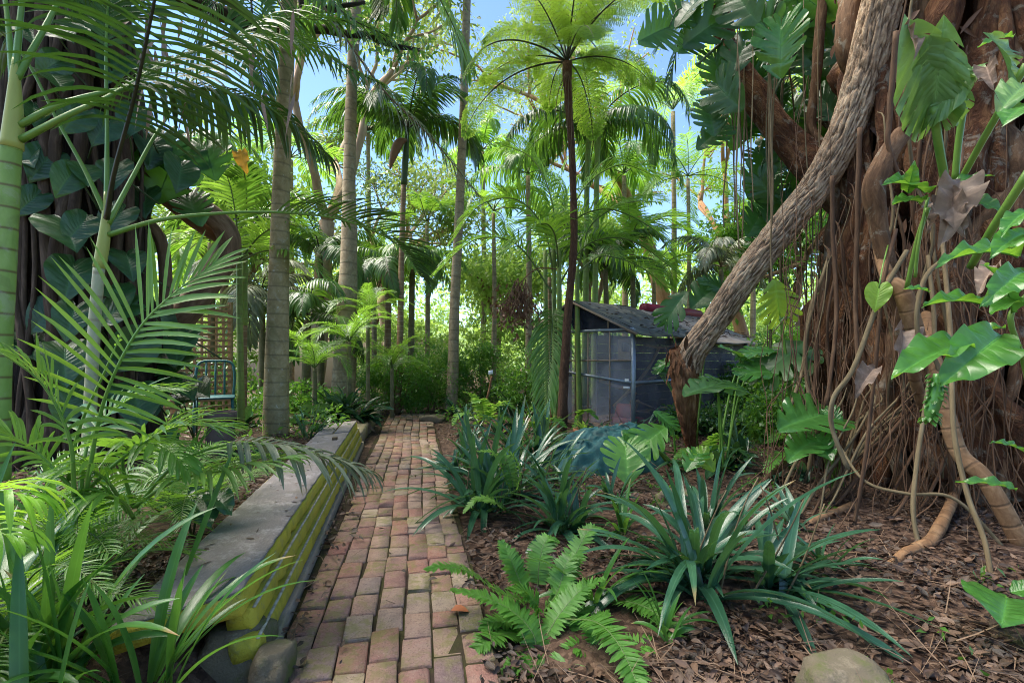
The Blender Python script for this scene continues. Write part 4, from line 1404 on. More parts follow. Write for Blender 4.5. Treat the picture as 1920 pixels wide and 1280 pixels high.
# tree fern -----------------------------------------------------------------
TF = []
for k in range(3):
    mb = MB()
    L = (1.75, 1.65, 1.85)[k]
    pts = arch(L, (0.55, 0.45, 0.7)[k], (1.35, 1.1, 1.6)[k], 12)
    Rr = spline(pts, 30)
    tube(mb, Rr, [0.015, 0.011, 0.008, 0.003], 6, mi=1)
    T = unit(np.gradient(Rr, axis=0))
    npn = 24
    tt = np.linspace(0.2, 0.99, npn)
    for sg in (-1, 1):
        for t in tt:
            i = t * 29
            P = np.array([np.interp(i, np.arange(30), Rr[:, c]) for c in range(3)])
            Tt = unit(np.array([np.interp(i, np.arange(30), T[:, c]) for c in range(3)]))
            sd = unit(np.cross(Tt, (0, 0, 1)))
            nm = np.cross(sd, Tt)
            q = (t - 0.2) / 0.79
            pl = 0.42 * (math.sin(PI * (0.22 + 0.75 * q)) ** 0.7) * random.uniform(0.88, 1.05)
            D = unit(Tt * 0.45 + sd * sg * 0.95 + nm * 0.05 + RNG.normal(0, 0.05, 3))
            nl = 15
            s = np.linspace(0.06, 1.0, nl)
            drop = np.stack([np.zeros(nl), np.zeros(nl), -0.22 * pl * s * s], -1)
            PP = P + D * (s * pl)[:, None] + drop
            ribbons(mb, [P], [D], [nm], pl, 0.006, 0.2, 3, 'blunt', 0.0, 0.5, mi=1)
            s2 = unit(np.cross(D, nm))
            ln = 0.075 * np.sin(PI * (0.25 + 0.72 * s)) ** 0.7
            for g2 in (-1, 1):
                ribbons(mb, PP, D * 0.45 + s2 * g2 + RNG.normal(0, 0.12, (nl, 3)), np.broadcast_to(nm, (nl, 3)), ln * RNG.uniform(0.7, 1.1, nl), 0.0155, 0.5, 2, 'oval', 0.15)
    TF.append(mb.mesh('frond', [M['treefern'], M['rachis_dark']]))
tf = thing('tree_fern', 'tree fern with a thin brown fibrous trunk and a wide lime green crown', 'tree fern', (at(1055, 0, 7).x, 7, 0))
trunk(tf, [at(1052, 850, 7), at(1056, 740, 7), at(1064, 600, 7), at(1076, 450, 7), at(1073, 300, 7), at(1066, 200, 7), at(1063, 118, 7)],
      [0.080, 0.070, 0.058, 0.052, 0.048, 0.050, 0.070], 'fern_trunk', 20, 60, 0.22, lfreq=9)
top = at(1063, 116, 7)
for i in range(15):
    put_frond(tf, TF[i % 3], top, i * 2 * PI / 15 + random.uniform(-0.25, 0.25), (-0.25, 0.12, 0.35)[i % 3] + random.uniform(-0.15, 0.15), random.uniform(0.75, 1.15), random.uniform(-0.2, 0.2))
for i in range(4):
    put_frond(tf, TF[(i + 1) % 3], top, i * 1.6 + 0.5, random.uniform(0.7, 1.0), 0.8)
mb = MB()
for k in range(5):
    x = 1040 + k * 7
    tube(mb, spline([at(1064, 130, 6.95), at(x + 5, 180, 6.9), at(x, 260 + 20 * k, 6.9)], 8), [0.008, 0.003], 5)
part('dead_stalk', mb, M['rachis_brown'], tf)

# palm cluster right of centre
r6 = thing('drooping_palm', 'twin stemmed palm behind the tree fern with heavy dark drooping fronds', 'palm', (at(1110, 0, 10).x, 10, 0))
for px, dd in ((1098, 10.1), (1116, 9.9)):
    trunk(r6, [at(px - 3, 760, dd), at(px, 560, dd), at(px + 3, 330, dd), at(px + 8, 230, dd)], [0.07, 0.06, 0.055, 0.05], 'cane_small', 12, 24)
crown(r6, 'king', 'dark', at(1112, 240, 10), 12, (-0.5, 0.35), (0.95, 1.15), 1.0)
r7 = thing('cane_palm', 'clumping cane palm left of the aviary with several slim green stems', 'palm', (at(1035, 0, 8.0).x, 8.0, 0))
for px, pt, dd, m in ((1022, 470, 8.1, 'cane_small'), (1038, 430, 8.0, 'cane_small'), (1048, 460, 7.8, 'cane_small'), (1030, 520, 8.2, 'cane_brown'), (1082, 500, 7.9, 'cane_small')):
    trunk(r7, [at(px + 6, 830, dd), at(px + 2, 660, dd), at(px, pt, dd)], [0.048, 0.042, 0.034], m, 10, 18, name='stem')
fronds_px(r7, [
    ([(1038, 520, 8.0), (1020, 430, 7.9), (970, 375, 7.7), (900, 385, 7.5), (850, 450, 7.4)], {}),
    ([(1042, 500, 8.0), (1070, 420, 7.9), (1140, 392, 7.7), (1225, 430, 7.5), (1260, 480, 7.4)], {}),
    ([(1044, 540, 7.9), (1100, 460, 7.7), (1180, 450, 7.5), (1270, 510, 7.3)], {}),
    ([(1036, 550, 8.0), (970, 460, 7.9), (890, 450, 7.7), (810, 520, 7.5)], {}),
    ([(1040, 480, 8.0), (1035, 380, 8.0), (1000, 300, 8.1), (940, 270, 8.2)], {}),
    ([(1045, 480, 8.0), (1090, 360, 8.1), (1160, 310, 8.2), (1230, 330, 8.2)], {}),
    ([(1036, 560, 7.9), (1036, 600, 7.5), (1030, 690, 7.3), (1022, 790, 7.2)], dict(l=0.62, droop=1.4)),
    ([(1048, 520, 7.9), (1040, 440, 7.4), (1010, 420, 7.0), (950, 470, 6.7)], {}),
    ([(1084, 500, 7.9), (1110, 420, 7.8), (1180, 380, 8.2), (1240, 380, 8.6)], {}),
    ([(1084, 510, 7.9), (1130, 480, 8.2), (1200, 500, 8.6), (1250, 540, 8.8)], {}),
], FM['mid'], n=46, l=0.62, w=0.032, start=0.2, a0=64, a1=26, droop=0.9, lift=0.3, r=0.012)
# dried fruiting branch hanging from it
sp = thing('seed_spray', 'dry brown seed bunch hanging from a stalk left of the cane palm', 'seed bunch', at(975, 510, 7.6))
mb = MB()
tube(mb, spline([at(1050, 505, 7.9), at(1010, 503, 7.7), at(985, 520, 7.6), at(975, 540, 7.6)], 12), [0.012, 0.009], 6)
for k in range(70):
    p = at(976 + random.uniform(-12, 12), 532 + random.uniform(-10, 25), 7.6 + random.uniform(-0.1, 0.1))
    q = at(968 + random.gauss(0, 22), 582 + random.gauss(0, 18), 7.6 + random.uniform(-0.25, 0.25))
    tube(mb, wavy(p, q, 0.05, 7, 6), [0.009, 0.004], 5)
part('branchlets', mb, M['dead_brown'], sp)['kind'] = 'stuff'
mb = MB()
n = 420
PP = np.array([tuple(at(968 + random.gauss(0, 20), 580 + random.gauss(0, 18), 7.6 + random.uniform(-0.25, 0.25))) for _ in range(n)])
ribbons(mb, PP, RNG.normal(0, 0.6, (n, 3)) + (0, 0, -0.6), RNG.normal(0, 1, (n, 3)), 0.085, 0.034, 1.0, 3, 'lance')
part('husks', mb, M['dead_brown'], sp)['kind'] = 'stuff'

for nm, px, top, d, geo, tone, n, rr, s, lb in (
        ('far_palm', 1290, 335, 13.0, 'feather', 'mid', 11, 0.055, (1.0, 1.2), 'slim palm with a light feathery crown beyond the aviary roof'),
        ('far_palm', 1262, 210, 15.0, 'feather', 'bright', 11, 0.08, (1.4, 1.7), 'tall bright feathery palm rising behind the orange gum trunk'),
        ('far_palm', 1352, 505, 10.5, 'king', 'grey', 8, 0.06, (0.6, 0.75), 'low silvery palm between the leaning trunk and the aviary roof'),
        ('far_palm', 1185, 470, 11.0, 'cane', 'mid', 10, 0.06, (0.9, 1.1), 'bushy green palm directly behind the aviary gable'),
        ('far_palm', 925, 400, 13.5, 'cane', 'bright', 9, 0.06, (0.9, 1.1), 'sunlit yellow green palm behind the hedge right of the slender palm'),
        ('far_palm', 990, 330, 12.5, 'king', 'mid', 9, 0.07, (0.8, 1.0), 'mid green palm with curved crown left of the tree fern trunk'),
        ('far_palm', 800, 420, 13.0, 'cane', 'mid', 10, 0.06, (0.8, 1.0), 'fine leaved palm in the gap between the thin palm and slender palm'),
        ('far_palm', 600, 480, 11.0, 'king', 'dark', 10, 0.07, (0.8, 1.0), 'dark drooping palm between the ringed palm and the tall grey palm'),
        ('far_palm', 490, 560, 9.5, 'king', 'grey', 9, 0.06, (0.7, 0.85), 'grey green palm with hanging leaflets in front of the cream wall'),
        ('far_palm', 395, 455, 9.0, 'cane', 'bright', 8, 0.06, (0.8, 0.95), 'sunlit palm behind the brown limb of the dark tree'),
        ('far_palm', 1170, 330, 14.0, 'king', 'mid', 10, 0.08, (0.9, 1.1), 'mid green palm crown far behind the aviary gable'),
        ('far_palm', 330, 300, 10.5, 'king', 'dark', 10, 0.07, (0.9, 1.1), 'dark palm crown behind the yellow hanging leaf'),
        ('far_palm', 545, 300, 13.0, 'cane', 'mid', 10, 0.07, (0.9, 1.1), 'leafy palm crown peeping out behind the thick ringed palm'),
        ('far_palm', 1410, 420, 12.0, 'feather', 'mid', 10, 0.06, (0.8, 1.0), 'feathery palm crown behind the hanging fig roots'),
        ('far_palm', 1135, 505, 10.4, 'king', 'dark', 12, 0.06, (0.75, 0.9), 'low dark palm whose fronds brush the aviary ridge'),
        ('far_palm', 1225, 520, 12.2, 'cane', 'mid', 11, 0.06, (0.9, 1.1), 'mid green palm with fronds over the old roof'),
        ('far_palm', 905, 285, 17.0, 'king', 'mid', 11, 0.08, (0.9, 1.1), 'small green palm crown in the sky gap right of the slender palm'),
        ('far_palm', 690, 250, 16.5, 'king', 'dark', 11, 0.08, (1.0, 1.2), 'dark palm crown in the sky between the tall palm and the thin palm'),
        ('far_palm', 700, 520, 12.5, 'cane', 'mid', 9, 0.06, (0.8, 1.0), 'leafy palm behind the tall grey palm trunk')):
    r = thing(nm, lb, 'palm', (at(px, 0, d).x, d, 0), 'palms beyond the path end')
    trunk(r, [(at(px, 0, d).x, d, -0.1), at(px + 2, (700 + top) / 2, d), at(px, top, d)], [rr * 1.3, rr, rr * 0.8], 'palm_mossy' if nm and d < 12 else 'palm_grey_trunk', 12, 20)
    crown(r, geo, tone, at(px, top - 5, d), n, (-0.5, 0.6), s)
PYG = (
    (690, 590, 8.8, 'young fine leaved palm with a bright arching crown left of the hedge'),
    (655, 640, 7.8, 'low fine leaved palm at the foot of the tall grey palm'),
    (590, 690, 7.6, 'low fine leaved palm behind the cast iron leaves'),
    (735, 690, 9.2, 'low fine leaved palm growing out of the hedge foot'))
for px, py, d, lb in PYG:
    r = thing('young_palm', lb, 'palm', (at(px, 0, d).x, d, 0), 'young fine leaved palms beside the path')
    trunk(r, [(at(px, 0, d).x, d, -0.05), at(px, (py + 760) / 2, d), at(px, py, d)], [0.04, 0.035, 0.03], 'palm_mossy', 10, 10)
    crown(r, 'pygmy', 'mid', at(px, py, d), 14, (-0.1, 0.9), (0.85, 1.1))

# ================================================================== BROADLEAF TREES BEHIND
def branch_tree(name, label, base, height, r, mat, leafmat, depth, spread, per, ll, lw, crad, lean=(0, 0), group=None, first=0.45, cat='tree'):
    t = thing(name, label, cat, base, group)
    mb = MB()
    tips = []
    p0 = Vector(base)
    p1 = p0 + Vector((lean[0], lean[1], height * first))
    tube(mb, wavy(p0 - Vector((0, 0, 0.2)), p1, 0.12, 14, 0.6), [r, r * 0.75], 14, lump=0.12, lfreq=3)
    for k in range(3):
        a = random.uniform(0, 6.3)
        d = Vector((math.cos(a) * 0.55 + lean[0] * 0.15, math.sin(a) * 0.55, 0.85))
        grow(mb, p1, d, height * 0.28, r * 0.5, depth, tips, spread, 8)
    part('trunk', mb, M[mat], t)
    mb = MB()
    leaf_cloud(mb, [(tp + Vector((random.gauss(0, 0.2), random.gauss(0, 0.2), random.gauss(0, 0.2))), crad * random.uniform(0.7, 1.2)) for tp in tips], per, ll, lw)
    part('crown', mb, M[leafmat], t)
    return t


def g0(px, d):
    return (at(px, 0, d).x, d, 0.0)


branch_tree('gum_tree', 'pale forked gum tree with open foliage against the sky left of the tall palm', g0(585, 13), 10.5, 0.27, 'gum', 'tree_olive', 3, 0.5, 62, 0.17, 0.06, 0.65, (0.4, 0))
branch_tree('gum_tree', 'second pale gum tree with spreading branches behind the thin palm', g0(735, 16), 7.0, 0.2, 'gum', 'tree_olive', 3, 0.55, 48, 0.18, 0.07, 0.7, (-0.3, 0))
branch_tree('gum_tree', 'orange barked gum tree leaning across the sky beyond the aviary', g0(1305, 15.5), 11.5, 0.27, 'gum_orange', 'tree_olive', 3, 0.5, 46, 0.18, 0.06, 0.7, (-1.7, 0))
branch_tree('gum_tree', 'slender orange gum tree nearest the hanging roots leaning left', g0(1420, 14), 9.0, 0.20, 'gum_orange', 'tree_lime', 3, 0.5, 45, 0.17, 0.07, 0.65, (-1.0, 0))
branch_tree('shade_tree', 'bright leafy tree glowing in the sun behind the slender palm', g0(930, 17), 4.6, 0.22, 'limb', 'tree_lime', 3, 0.6, 85, 0.20, 0.10, 0.8)
branch_tree('shade_tree', 'bushy lime green tree behind the aviary and cane palm', g0(1110, 18), 6.0, 0.22, 'limb', 'tree_lime', 3, 0.6, 85, 0.20, 0.10, 0.8)
branch_tree('shade_tree', 'leafy green tree filling the gap behind the sunlit palm on the left', g0(420, 13), 5.6, 0.2, 'limb', 'tree_lime', 3, 0.6, 80, 0.18, 0.09, 0.75)
branch_tree('shade_tree', 'open light green tree between the tall palm and the thin palm', g0(700, 19), 5.0, 0.2, 'limb', 'tree_lime', 3, 0.6, 70, 0.20, 0.09, 0.8)
branch_tree('shade_tree', 'mixed green tree behind the hanging roots of the fig', g0(1490, 12.5), 5.4, 0.2, 'limb', 'hedge', 3, 0.6, 85, 0.17, 0.08, 0.75)
# far wood: reads as one mass
mb = MB()
cl = []
for k in range(420):
    d = random.uniform(20, 34)
    px = random.uniform(-250, 2150)
    hz = random.uniform(0.2, 5.0) + (1.2 if px < 500 or px > 1250 else 0)
    cl.append(((at(px, 0, d).x, d, hz), random.uniform(0.9, 1.7)))
leaf_cloud(mb, cl, 120, 0.27, 0.12)
structure('far_wood', mb, M['tree_lime'], True, 'stuff')

# (the same wood, thicker along the horizon)
mb = MB()
cl = []
for k in range(330):
    d = random.uniform(22, 30)
    px = random.uniform(-300, 2200)
    cl.append(((at(px, 0, d).x, d, random.uniform(0.3, 5.6)), random.uniform(0.8, 1.4)))
leaf_cloud(mb, cl, 110, 0.30, 0.15)
structure('far_shrubbery', mb, M['hedge_far'], True, 'stuff')

mb = MB()
HV = []
na, nr = 120, 9
for i in range(na):
    a = 2 * PI * i / (na - 1)
    for j in range(nr):
        t = j / (nr - 1)
        R_ = 42 + 40 * t
        z = (5.2 + 1.6 * mnoise.noise((math.cos(a) * 6, math.sin(a) * 6, t)) + 0.5 * mnoise.noise((a * 30, t * 9, 2))) * math.sin(PI * min(1, t * 1.15 + 0.0)) ** 0.6 - 0.1
        HV.append((R_ * math.sin(a), R_ * math.cos(a), z))
i, j = np.meshgrid(np.arange(na - 1), np.arange(nr - 1), indexing='ij')
a = i * nr + j
mb.add(HV, np.stack([a, a + 1, a + nr + 1, a + nr], -1).reshape(-1, 4), 0.5, (0, 0, 0))
structure('hill', mb, M['far_hill'], True)

# hedge shrubs closing the path
def shrub(label, base, w, h, n, per, ll, lw, mat='hedge', group='hedge shrubs at the path end', name='shrub', dd=0.45):
    t = thing(name, label, 'shrub', base, group)
    mb = MB()
    cl = []
    for k in range(n):
        a = random.uniform(0, 6.28)
        rr = math.sqrt(random.random())
        c = Vector(base) + Vector((math.cos(a) * w * rr, math.sin(a) * w * dd * rr, h * random.uniform(0.12, 1.0) * (1 - 0.35 * rr)))
        cl.append((c, random.uniform(0.14, 0.26)))
        if k < 16:
            pass
    leaf_cloud(mb, cl, per, ll, lw)
    part('foliage', mb, M[mat], t)
    for c, _ in cl[:7]:
        mb = MB()
        tube(mb, wavy((base[0] + random.uniform(-0.2, 0.2), base[1] + random.uniform(-0.1, 0.1), 0), c, 0.08, 7, 2), [0.016, 0.006], 5)
        part('stem', mb, M['limb'], t)
    return t


shrub('dark leafy shrub closing the end of the path beside the kerb', g0(735, 9.9), 0.75, 1.35, 80, 60, 0.075, 0.034)
shrub('dense green shrub wrapping the foot of the slender palm', g0(815, 10.4), 0.7, 1.5, 80, 60, 0.075, 0.034)
shrub('taller light green shrub right of the slender palm', g0(905, 10.8), 0.7, 1.75, 85, 60, 0.08, 0.034)
shrub('feathery green shrub in front of the dry seed bunch', g0(985, 9.8), 0.6, 1.25, 70, 60, 0.075, 0.030)
shrub('sparse shrub at the back behind the short palms', g0(770, 12.6), 1.3, 2.2, 70, 55, 0.10, 0.045, 'tree_lime')
shrub('bright leafy shrub between the leaning trunk and the fig roots', g0(1500, 7.6), 0.9, 1.9, 90, 55, 0.085, 0.045, 'hedge', 'shrubs by the fig', dd=0.5)
shrub('green shrub against the aviary side under the split leaves', g0(1430, 9.0), 0.8, 1.5, 70, 55, 0.085, 0.04, 'hedge', 'shrubs by the fig')
shrub('low shadowy shrub behind the clay pot and chair', g0(330, 7.6), 1.2, 1.5, 70, 50, 0.10, 0.05, 'tree_dark', 'shrubs at the back of the left bed')
shrub('low leafy shrub behind the thick ringed palm', g0(545, 8.2), 0.8, 0.8, 60, 50, 0.085, 0.04, 'hedge', 'shrubs at the back of the left bed')

shrub('sunlit shrub glimpsed through the aviary mesh', (2.25, 11.2, 0.0), 1.0, 2.0, 70, 60, 0.10, 0.045, 'tree_lime', 'shrubs behind the aviary')
shrub('sunlit lime bush behind the hedge left of the slender palm', g0(760, 14.5), 1.6, 2.6, 90, 60, 0.12, 0.055, 'tree_lime', 'sunlit bushes beyond the hedge')
shrub('sunlit lime bush behind the hedge between slender palm and cane palm', g0(960, 14.8), 1.8, 3.2, 110, 60, 0.12, 0.055, 'tree_lime', 'sunlit bushes beyond the hedge')
shrub('sunlit lime bush filling the gap right of the aviary roof', g0(1380, 15.0), 1.8, 3.0, 100, 60, 0.12, 0.055, 'tree_lime', 'sunlit bushes beyond the hedge')
shrub('sunlit lime bush behind the lattice and brown limb', g0(380, 11.5), 1.4, 2.8, 90, 60, 0.11, 0.05, 'tree_lime', 'sunlit bushes beyond the hedge')
# ================================================================== LEAF LIBRARIES
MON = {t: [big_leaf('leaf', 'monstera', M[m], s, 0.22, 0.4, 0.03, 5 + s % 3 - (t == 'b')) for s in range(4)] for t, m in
       (('g', 'monstera'), ('d', 'monstera_dark'), ('l', 'monstera_lime'), ('b', 'monstera_sunlit'))}
HEART = [big_leaf('leaf', 'heart', M['climber'], s, 0.25, 0.5, 0.025) for s in range(4)]
ARROW = [big_leaf('leaf', 'arrow', M['glossy_pale'], s, 0.35, 0.4, 0.05, torn=0.35) for s in range(3)]
GHEART = [big_leaf('leaf', 'heart', M['glossy'], s + 20, 0.25, 0.5, 0.03) for s in range(2)]
LANCE = [big_leaf('leaf', 'lance', M['glossy'], s, 0.6, 0.7, 0.05) for s in range(4)]
BROAD = [big_leaf('leaf', 'broad', M['glossy'], s + 5, 0.55, 0.7, 0.045) for s in range(4)]
DEADL = [big_leaf('dead_leaf', 'broad', M['dead'], s + 9, 1.5, 1.4, 0.12) for s in range(3)]

# ================================================================== DARK HOST TREE ON THE LEFT
hx, hy = -4.20, 4.75
host = thing('dark_tree', 'massive dark trunk wrapped in roots and heart shaped climber leaves at the left edge', 'tree', (hx, hy, 0.2))
mb = MB()
tube(mb, spline([(hx + 0.05, hy, -0.3), (hx, hy, 1.5), (hx - 0.05, hy, 3.5), (hx - 0.15, hy, 5.5), (hx - 0.2, hy + 0.2, 7.5)], 70),
     [0.72, 0.58, 0.55, 0.55, 0.6], 64, lump=0.30, lfreq=2.2, c=0.3)
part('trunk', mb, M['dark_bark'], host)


def on_trunk(cx, cy, r, ang, z, extra=0.0):
    return Vector((cx + (r + extra) * math.cos(ang), cy + (r + extra) * math.sin(ang), z))


for k in range(44):
    a0 = -PI / 2 + random.uniform(-1.5, 1.35)
    z0, z1 = random.uniform(2.5, 6.0), random.uniform(-0.1, 0.5)
    pts = []
    for i in range(14):
        t = i / 13
        ang = a0 + 0.25 * mnoise.noise((k * 3.1, t * 2.5, 0)) + 0.06 * math.sin(t * 9 + k)
        z = z0 + (z1 - z0) * t
        pts.append(on_trunk(hx, hy, 0.62 + 0.12 * t, ang, z, random.uniform(0.0, 0.03) + 0.05 * mnoise.noise((k, t * 3, 4))))
    mb = MB()
    rr = random.choice((0.012, 0.016, 0.022, 0.035, 0.05))
    tube(mb, spline(pts, 26), [rr, rr * 0.85], 7, lump=0.2, lfreq=10)
    part('aerial_root', mb, M['dark_root'], host)
limbs = (([at(300, 640, 5.6), at(345, 590, 5.6), at(390, 530, 5.6), at(428, 468, 5.6), at(418, 425, 5.5), at(370, 385, 5.3), at(300, 340, 5.1), at(225, 300, 4.9)], [0.17, 0.15, 0.135, 0.12, 0.11, 0.10, 0.12]),
         ([at(250, 330, 5.0), at(310, 370, 5.2), at(370, 420, 5.5), at(430, 455, 5.7)], [0.09, 0.075, 0.07]),
         ([at(300, 660, 5.4), at(312, 560, 5.3), at(300, 450, 5.2), at(240, 380, 5.0)], [0.08, 0.06, 0.05]))
for pts, rr in limbs:
    mb = MB()
    tube(mb, spline(pts, 30), rr, 14, lump=0.2, lfreq=5)
    part('limb', mb, M['limb'], host)
mb = MB()
tips = []
for k in range(9):
    a = k * 0.7
    grow(mb, (hx - 0.2 + math.cos(a) * 0.5, hy + 0.2 + math.sin(a) * 0.5, 5.4), (math.cos(a), math.sin(a), 0.45), 2.4, 0.14, 2, tips, 0.5, 7)
for dd in ((0.3, -1, 0.25), (-0.5, -1, 0.3), (0.75, -0.7, 0.3), (-0.1, -1, 0.45), (0.9, -0.2, 0.35)):  # extra limbs above the view, added to shade the left foreground
    grow(mb, (hx - 0.1, hy - 0.3, 5.6), dd, 3.2, 0.13, 2, tips, 0.45, 7)
part('branches', mb, M['dark_bark'], host)
mb = MB()
leaf_cloud(mb, [(t, random.uniform(0.4, 0.7)) for t in tips], 55, 0.16, 0.07)
part('crown', mb, M['tree_dark'], host)
# climber leaves with their stems
LV = [(60, 215, 62), (100, 72, 66), (40, 70, 55), (150, 55, 50), (120, 130, 45), (200, 60, 60), (95, 310, 56), (130, 345, 66), (60, 300, 48), (130, 440, 82), (45, 480, 45), (150, 520, 70),
      (30, 570, 60), (95, 600, 70), (150, 600, 62), (50, 650, 80), (110, 680, 75), (170, 330, 50), (165, 430, 50), (70, 385, 55), (190, 250, 60), (150, 230, 55), (100, 160, 60),
      (215, 330, 62), (230, 420, 70), (240, 500, 66), (275, 460, 60), (265, 380, 60), (300, 290, 72), (260, 230, 60), (330, 330, 66), (290, 140, 62), (340, 210, 60), (230, 130, 60),
      (255, 600, 75), (300, 620, 80), (255, 670, 85), (310, 680, 75), (340, 650, 70), (290, 740, 85), (240, 760, 80), (330, 730, 60), (190, 700, 66), (140, 760, 60), (215, 560, 60), (30, 160, 55), (20, 400, 50)]
for px, py, s in LV:
    d = 4.75 - 0.78 + abs(px - 140) / 200 * 0.55 + random.uniform(-0.12, 0.05)
    if px > 260:
        d = random.uniform(4.6, 5.3)
    L = s / FPX * d * random.uniform(0.85, 1.1)
    b = at(px + random.uniform(-15, 15), py - s * 0.35, d)
    an = random.uniform(-0.9, 0.9)
    tip = b + Vector((math.sin(an), -0.35, -math.cos(an))) * L
    lfo = place_leaf(host, random.choice(HEART), b, tip, random.uniform(0.45, 0.9), random.uniform(0.9, 1.15), random.uniform(-0.4, 0.4), 'climber_leaf')
    mb = MB()
    tube(mb, spline([b, b + Vector((random.uniform(-0.1, 0.1), 0.12, -0.05)), b + Vector((random.uniform(-0.2, 0.2), 0.3, -0.25))], 6), [0.006, 0.008], 5)
    part('leaf_stalk', mb, M['petiole_dark'], lfo)
for (px, py, s, d) in ((330, 320, 110, 5.0), (385, 300, 80, 5.2), (300, 280, 90, 4.9), (355, 390, 70, 5.1)):
    b = at(px, py - s * 0.3, d)
    place_leaf(host, random.choice(MON['d']), b, b + Vector((random.uniform(-0.3, 0.5), -0.2, -0.8)).normalized() * s / FPX * d, 0.7, 1.0, 0, 'climber_leaf')

# ================================================================== STRANGLER FIG ON THE RIGHT
fx, fy = 4.25, 4.75
fig = thing('strangler_fig', 'huge strangler fig with red brown trunk and a curtain of aerial roots on the right', 'fig tree', (fx, fy, 0))
mb = MB()
tube(mb, spline([(fx - 0.05, fy, -0.4), (fx - 0.02, fy, 0.5), (fx, fy, 2), (fx + 0.1, fy + 0.1, 4), (fx + 0.2, fy + 0.2, 6), (fx + 0.3, fy + 0.4, 7.5)], 90),
     [1.25, 1.02, 0.98, 0.96, 1.0, 1.1], 150, lump=0.5, lfreq=4.0, c=0.35)
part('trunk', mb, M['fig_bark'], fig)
# root-like ribs fused to the trunk
RIBM = ['fig_bark', 'fig_root', 'fig_bark', 'fig_bark', 'fig_root']
for k in range(44):
    a0 = PI * 1.0 + (k / 43) * 1.85 + random.uniform(-0.08, 0.08)
    r0 = random.choice((0.03, 0.045, 0.06, 0.08, 0.11))
    z0, z1 = random.uniform(3.0, 6.5), random.uniform(-0.15, 0.3)
    if k % 3 == 0:
        z0 = random.uniform(1.4, 2.4)
    pts = []
    for i in range(12):
        t = i / 11
        pts.append(on_trunk(fx, fy, 1.04 + 0.30 * t * t, a0 + 0.34 * mnoise.noise((k * 1.7, t * 2.6, 9)) + 0.05 * math.sin(t * 11 + k), z0 + (z1 - z0) * t, 0.10 * mnoise.noise((k, t * 4, 2))))
    mb = MB()
    tube(mb, spline(pts, 60), [r0 * 0.8, r0, r0 * 1.1, r0 * 0.7], 14, lump=0.55, lfreq=9, seed=k * 0.7)
    part('buttress_root', mb, M[RIBM[k % 5]], fig)
# limb reaching up to the left
mb = MB()
tube(mb, spline([(3.45, 4.6, 2.35), at(1545, 330, 5.0), at(1490, 280, 5.1), at(1440, 215, 5.2), at(1395, 150, 5.3), at(1372, 105, 5.4), at(1340, -20, 5.6)], 50),
     [0.24, 0.19, 0.17, 0.15, 0.13, 0.12, 0.10], 22, lump=0.35, lfreq=5)
part('limb', mb, M['fig_bark'], fig)
mb = MB()
tube(mb, spline([at(1600, -30, 4.6), at(1590, 60, 4.5), at(1597, 110, 4.5), at(1610, 150, 4.6), at(1595, 250, 4.8)], 30), [0.09, 0.10, 0.085, 0.06], 14, lump=0.3, lfreq=6)
part('limb', mb, M['fig_root'], fig)
mb = MB()
tube(mb, spline([at(1545, -30, 4.9), at(1538, 60, 4.9), at(1528, 160, 4.95), at(1522, 240, 5.0), at(1560, 285, 4.9)], 30), [0.05, 0.045, 0.04], 10, lump=0.3, lfreq=7)
part('limb', mb, M['fig_root'], fig)
# aerial roots: hanging curtain left of the trunk, then roots over its face, then fans at the foot
roots = []
for k in range(24):
    px = random.choice((random.uniform(1355, 1470), random.uniform(1440, 1560)))
    d = random.uniform(4.6, 5.6)
    py1 = random.uniform(520, 900) if px > 1430 else random.uniform(260, 620)
    roots.append((at(px, random.uniform(-60, 60), d), at(px + random.gauss(8, 16), py1, d + random.uniform(-0.2, 0.2)), random.uniform(0.005, 0.011), 0.05, 'vine_root'))
for k in range(34):
    px = random.uniform(1520, 1930)
    d = 3.80 + abs(px - 1800) / 260 * 0.6 + random.uniform(-0.2, 0.15)
    py0 = random.uniform(-80, 420)
    if px < 1690:
        py0 = max(py0, 120 + (1690 - px) * 2.6)
    q1 = at(px + random.gauss(-10, 50), random.uniform(760, 1010), d - 0.15)
    q1.z = max(q1.z, gz(q1.x, q1.y) - 0.03)
    roots.append((at(px, py0, d), q1, random.choice((0.005, 0.007, 0.009, 0.012, 0.018)), random.uniform(0.1, 0.3), random.choice(('thin_root', 'vine_root', 'thin_root'))))
for k in range(20):
    px = random.uniform(1500, 1760)
    d = 3.7 + random.uniform(-0.3, 0.3)
    q0 = at(px + random.uniform(20, 120), random.uniform(640, 800), d + 0.1)
    q1 = at(px - random.uniform(10, 110), random.uniform(880, 1000), d - 0.2)
    q1.z = gz(q1.x, q1.y) - 0.02
    roots.append((q0, q1, random.uniform(0.006, 0.014), random.uniform(0.06, 0.2), random.choice(('thin_root', 'vine_root'))))
fine = MB()
for k in range(110):
    px = random.uniform(1480, 1910)
    d = 3.45 + abs(px - 1790) / 260 * 0.45 + random.uniform(-0.2, 0.2)
    top = k % 2
    q0 = at(px, random.uniform(560, 880) if top else random.uniform(100, 560), d + (0 if top else 0.35))
    q1 = at(px + random.gauss(0, 80), random.uniform(900, 1020), d - random.uniform(0, 0.35))
    q1.z = gz(q1.x, q1.y) - 0.02
    r = random.uniform(0.0025, 0.0055)
    tube(fine, spline(wavy(q0, q1, random.uniform(0.12, 0.3), 10, 1.8), 30), [r * 0.4, r, r, r * 0.7], 6, lump=0.4, lfreq=30)
part('fine_roots', fine, M['thin_root'], fig)['kind'] = 'stuff'
flk = MB()
n = 700
AA = RNG.uniform(PI * 0.98, PI * 1.85, n)
ZZ = RNG.uniform(0.05, 5.0, n)
RR = RNG.uniform(1.0, 1.14, n)
PP = np.stack([fx + RR * np.cos(AA), fy + RR * np.sin(AA), ZZ], -1)
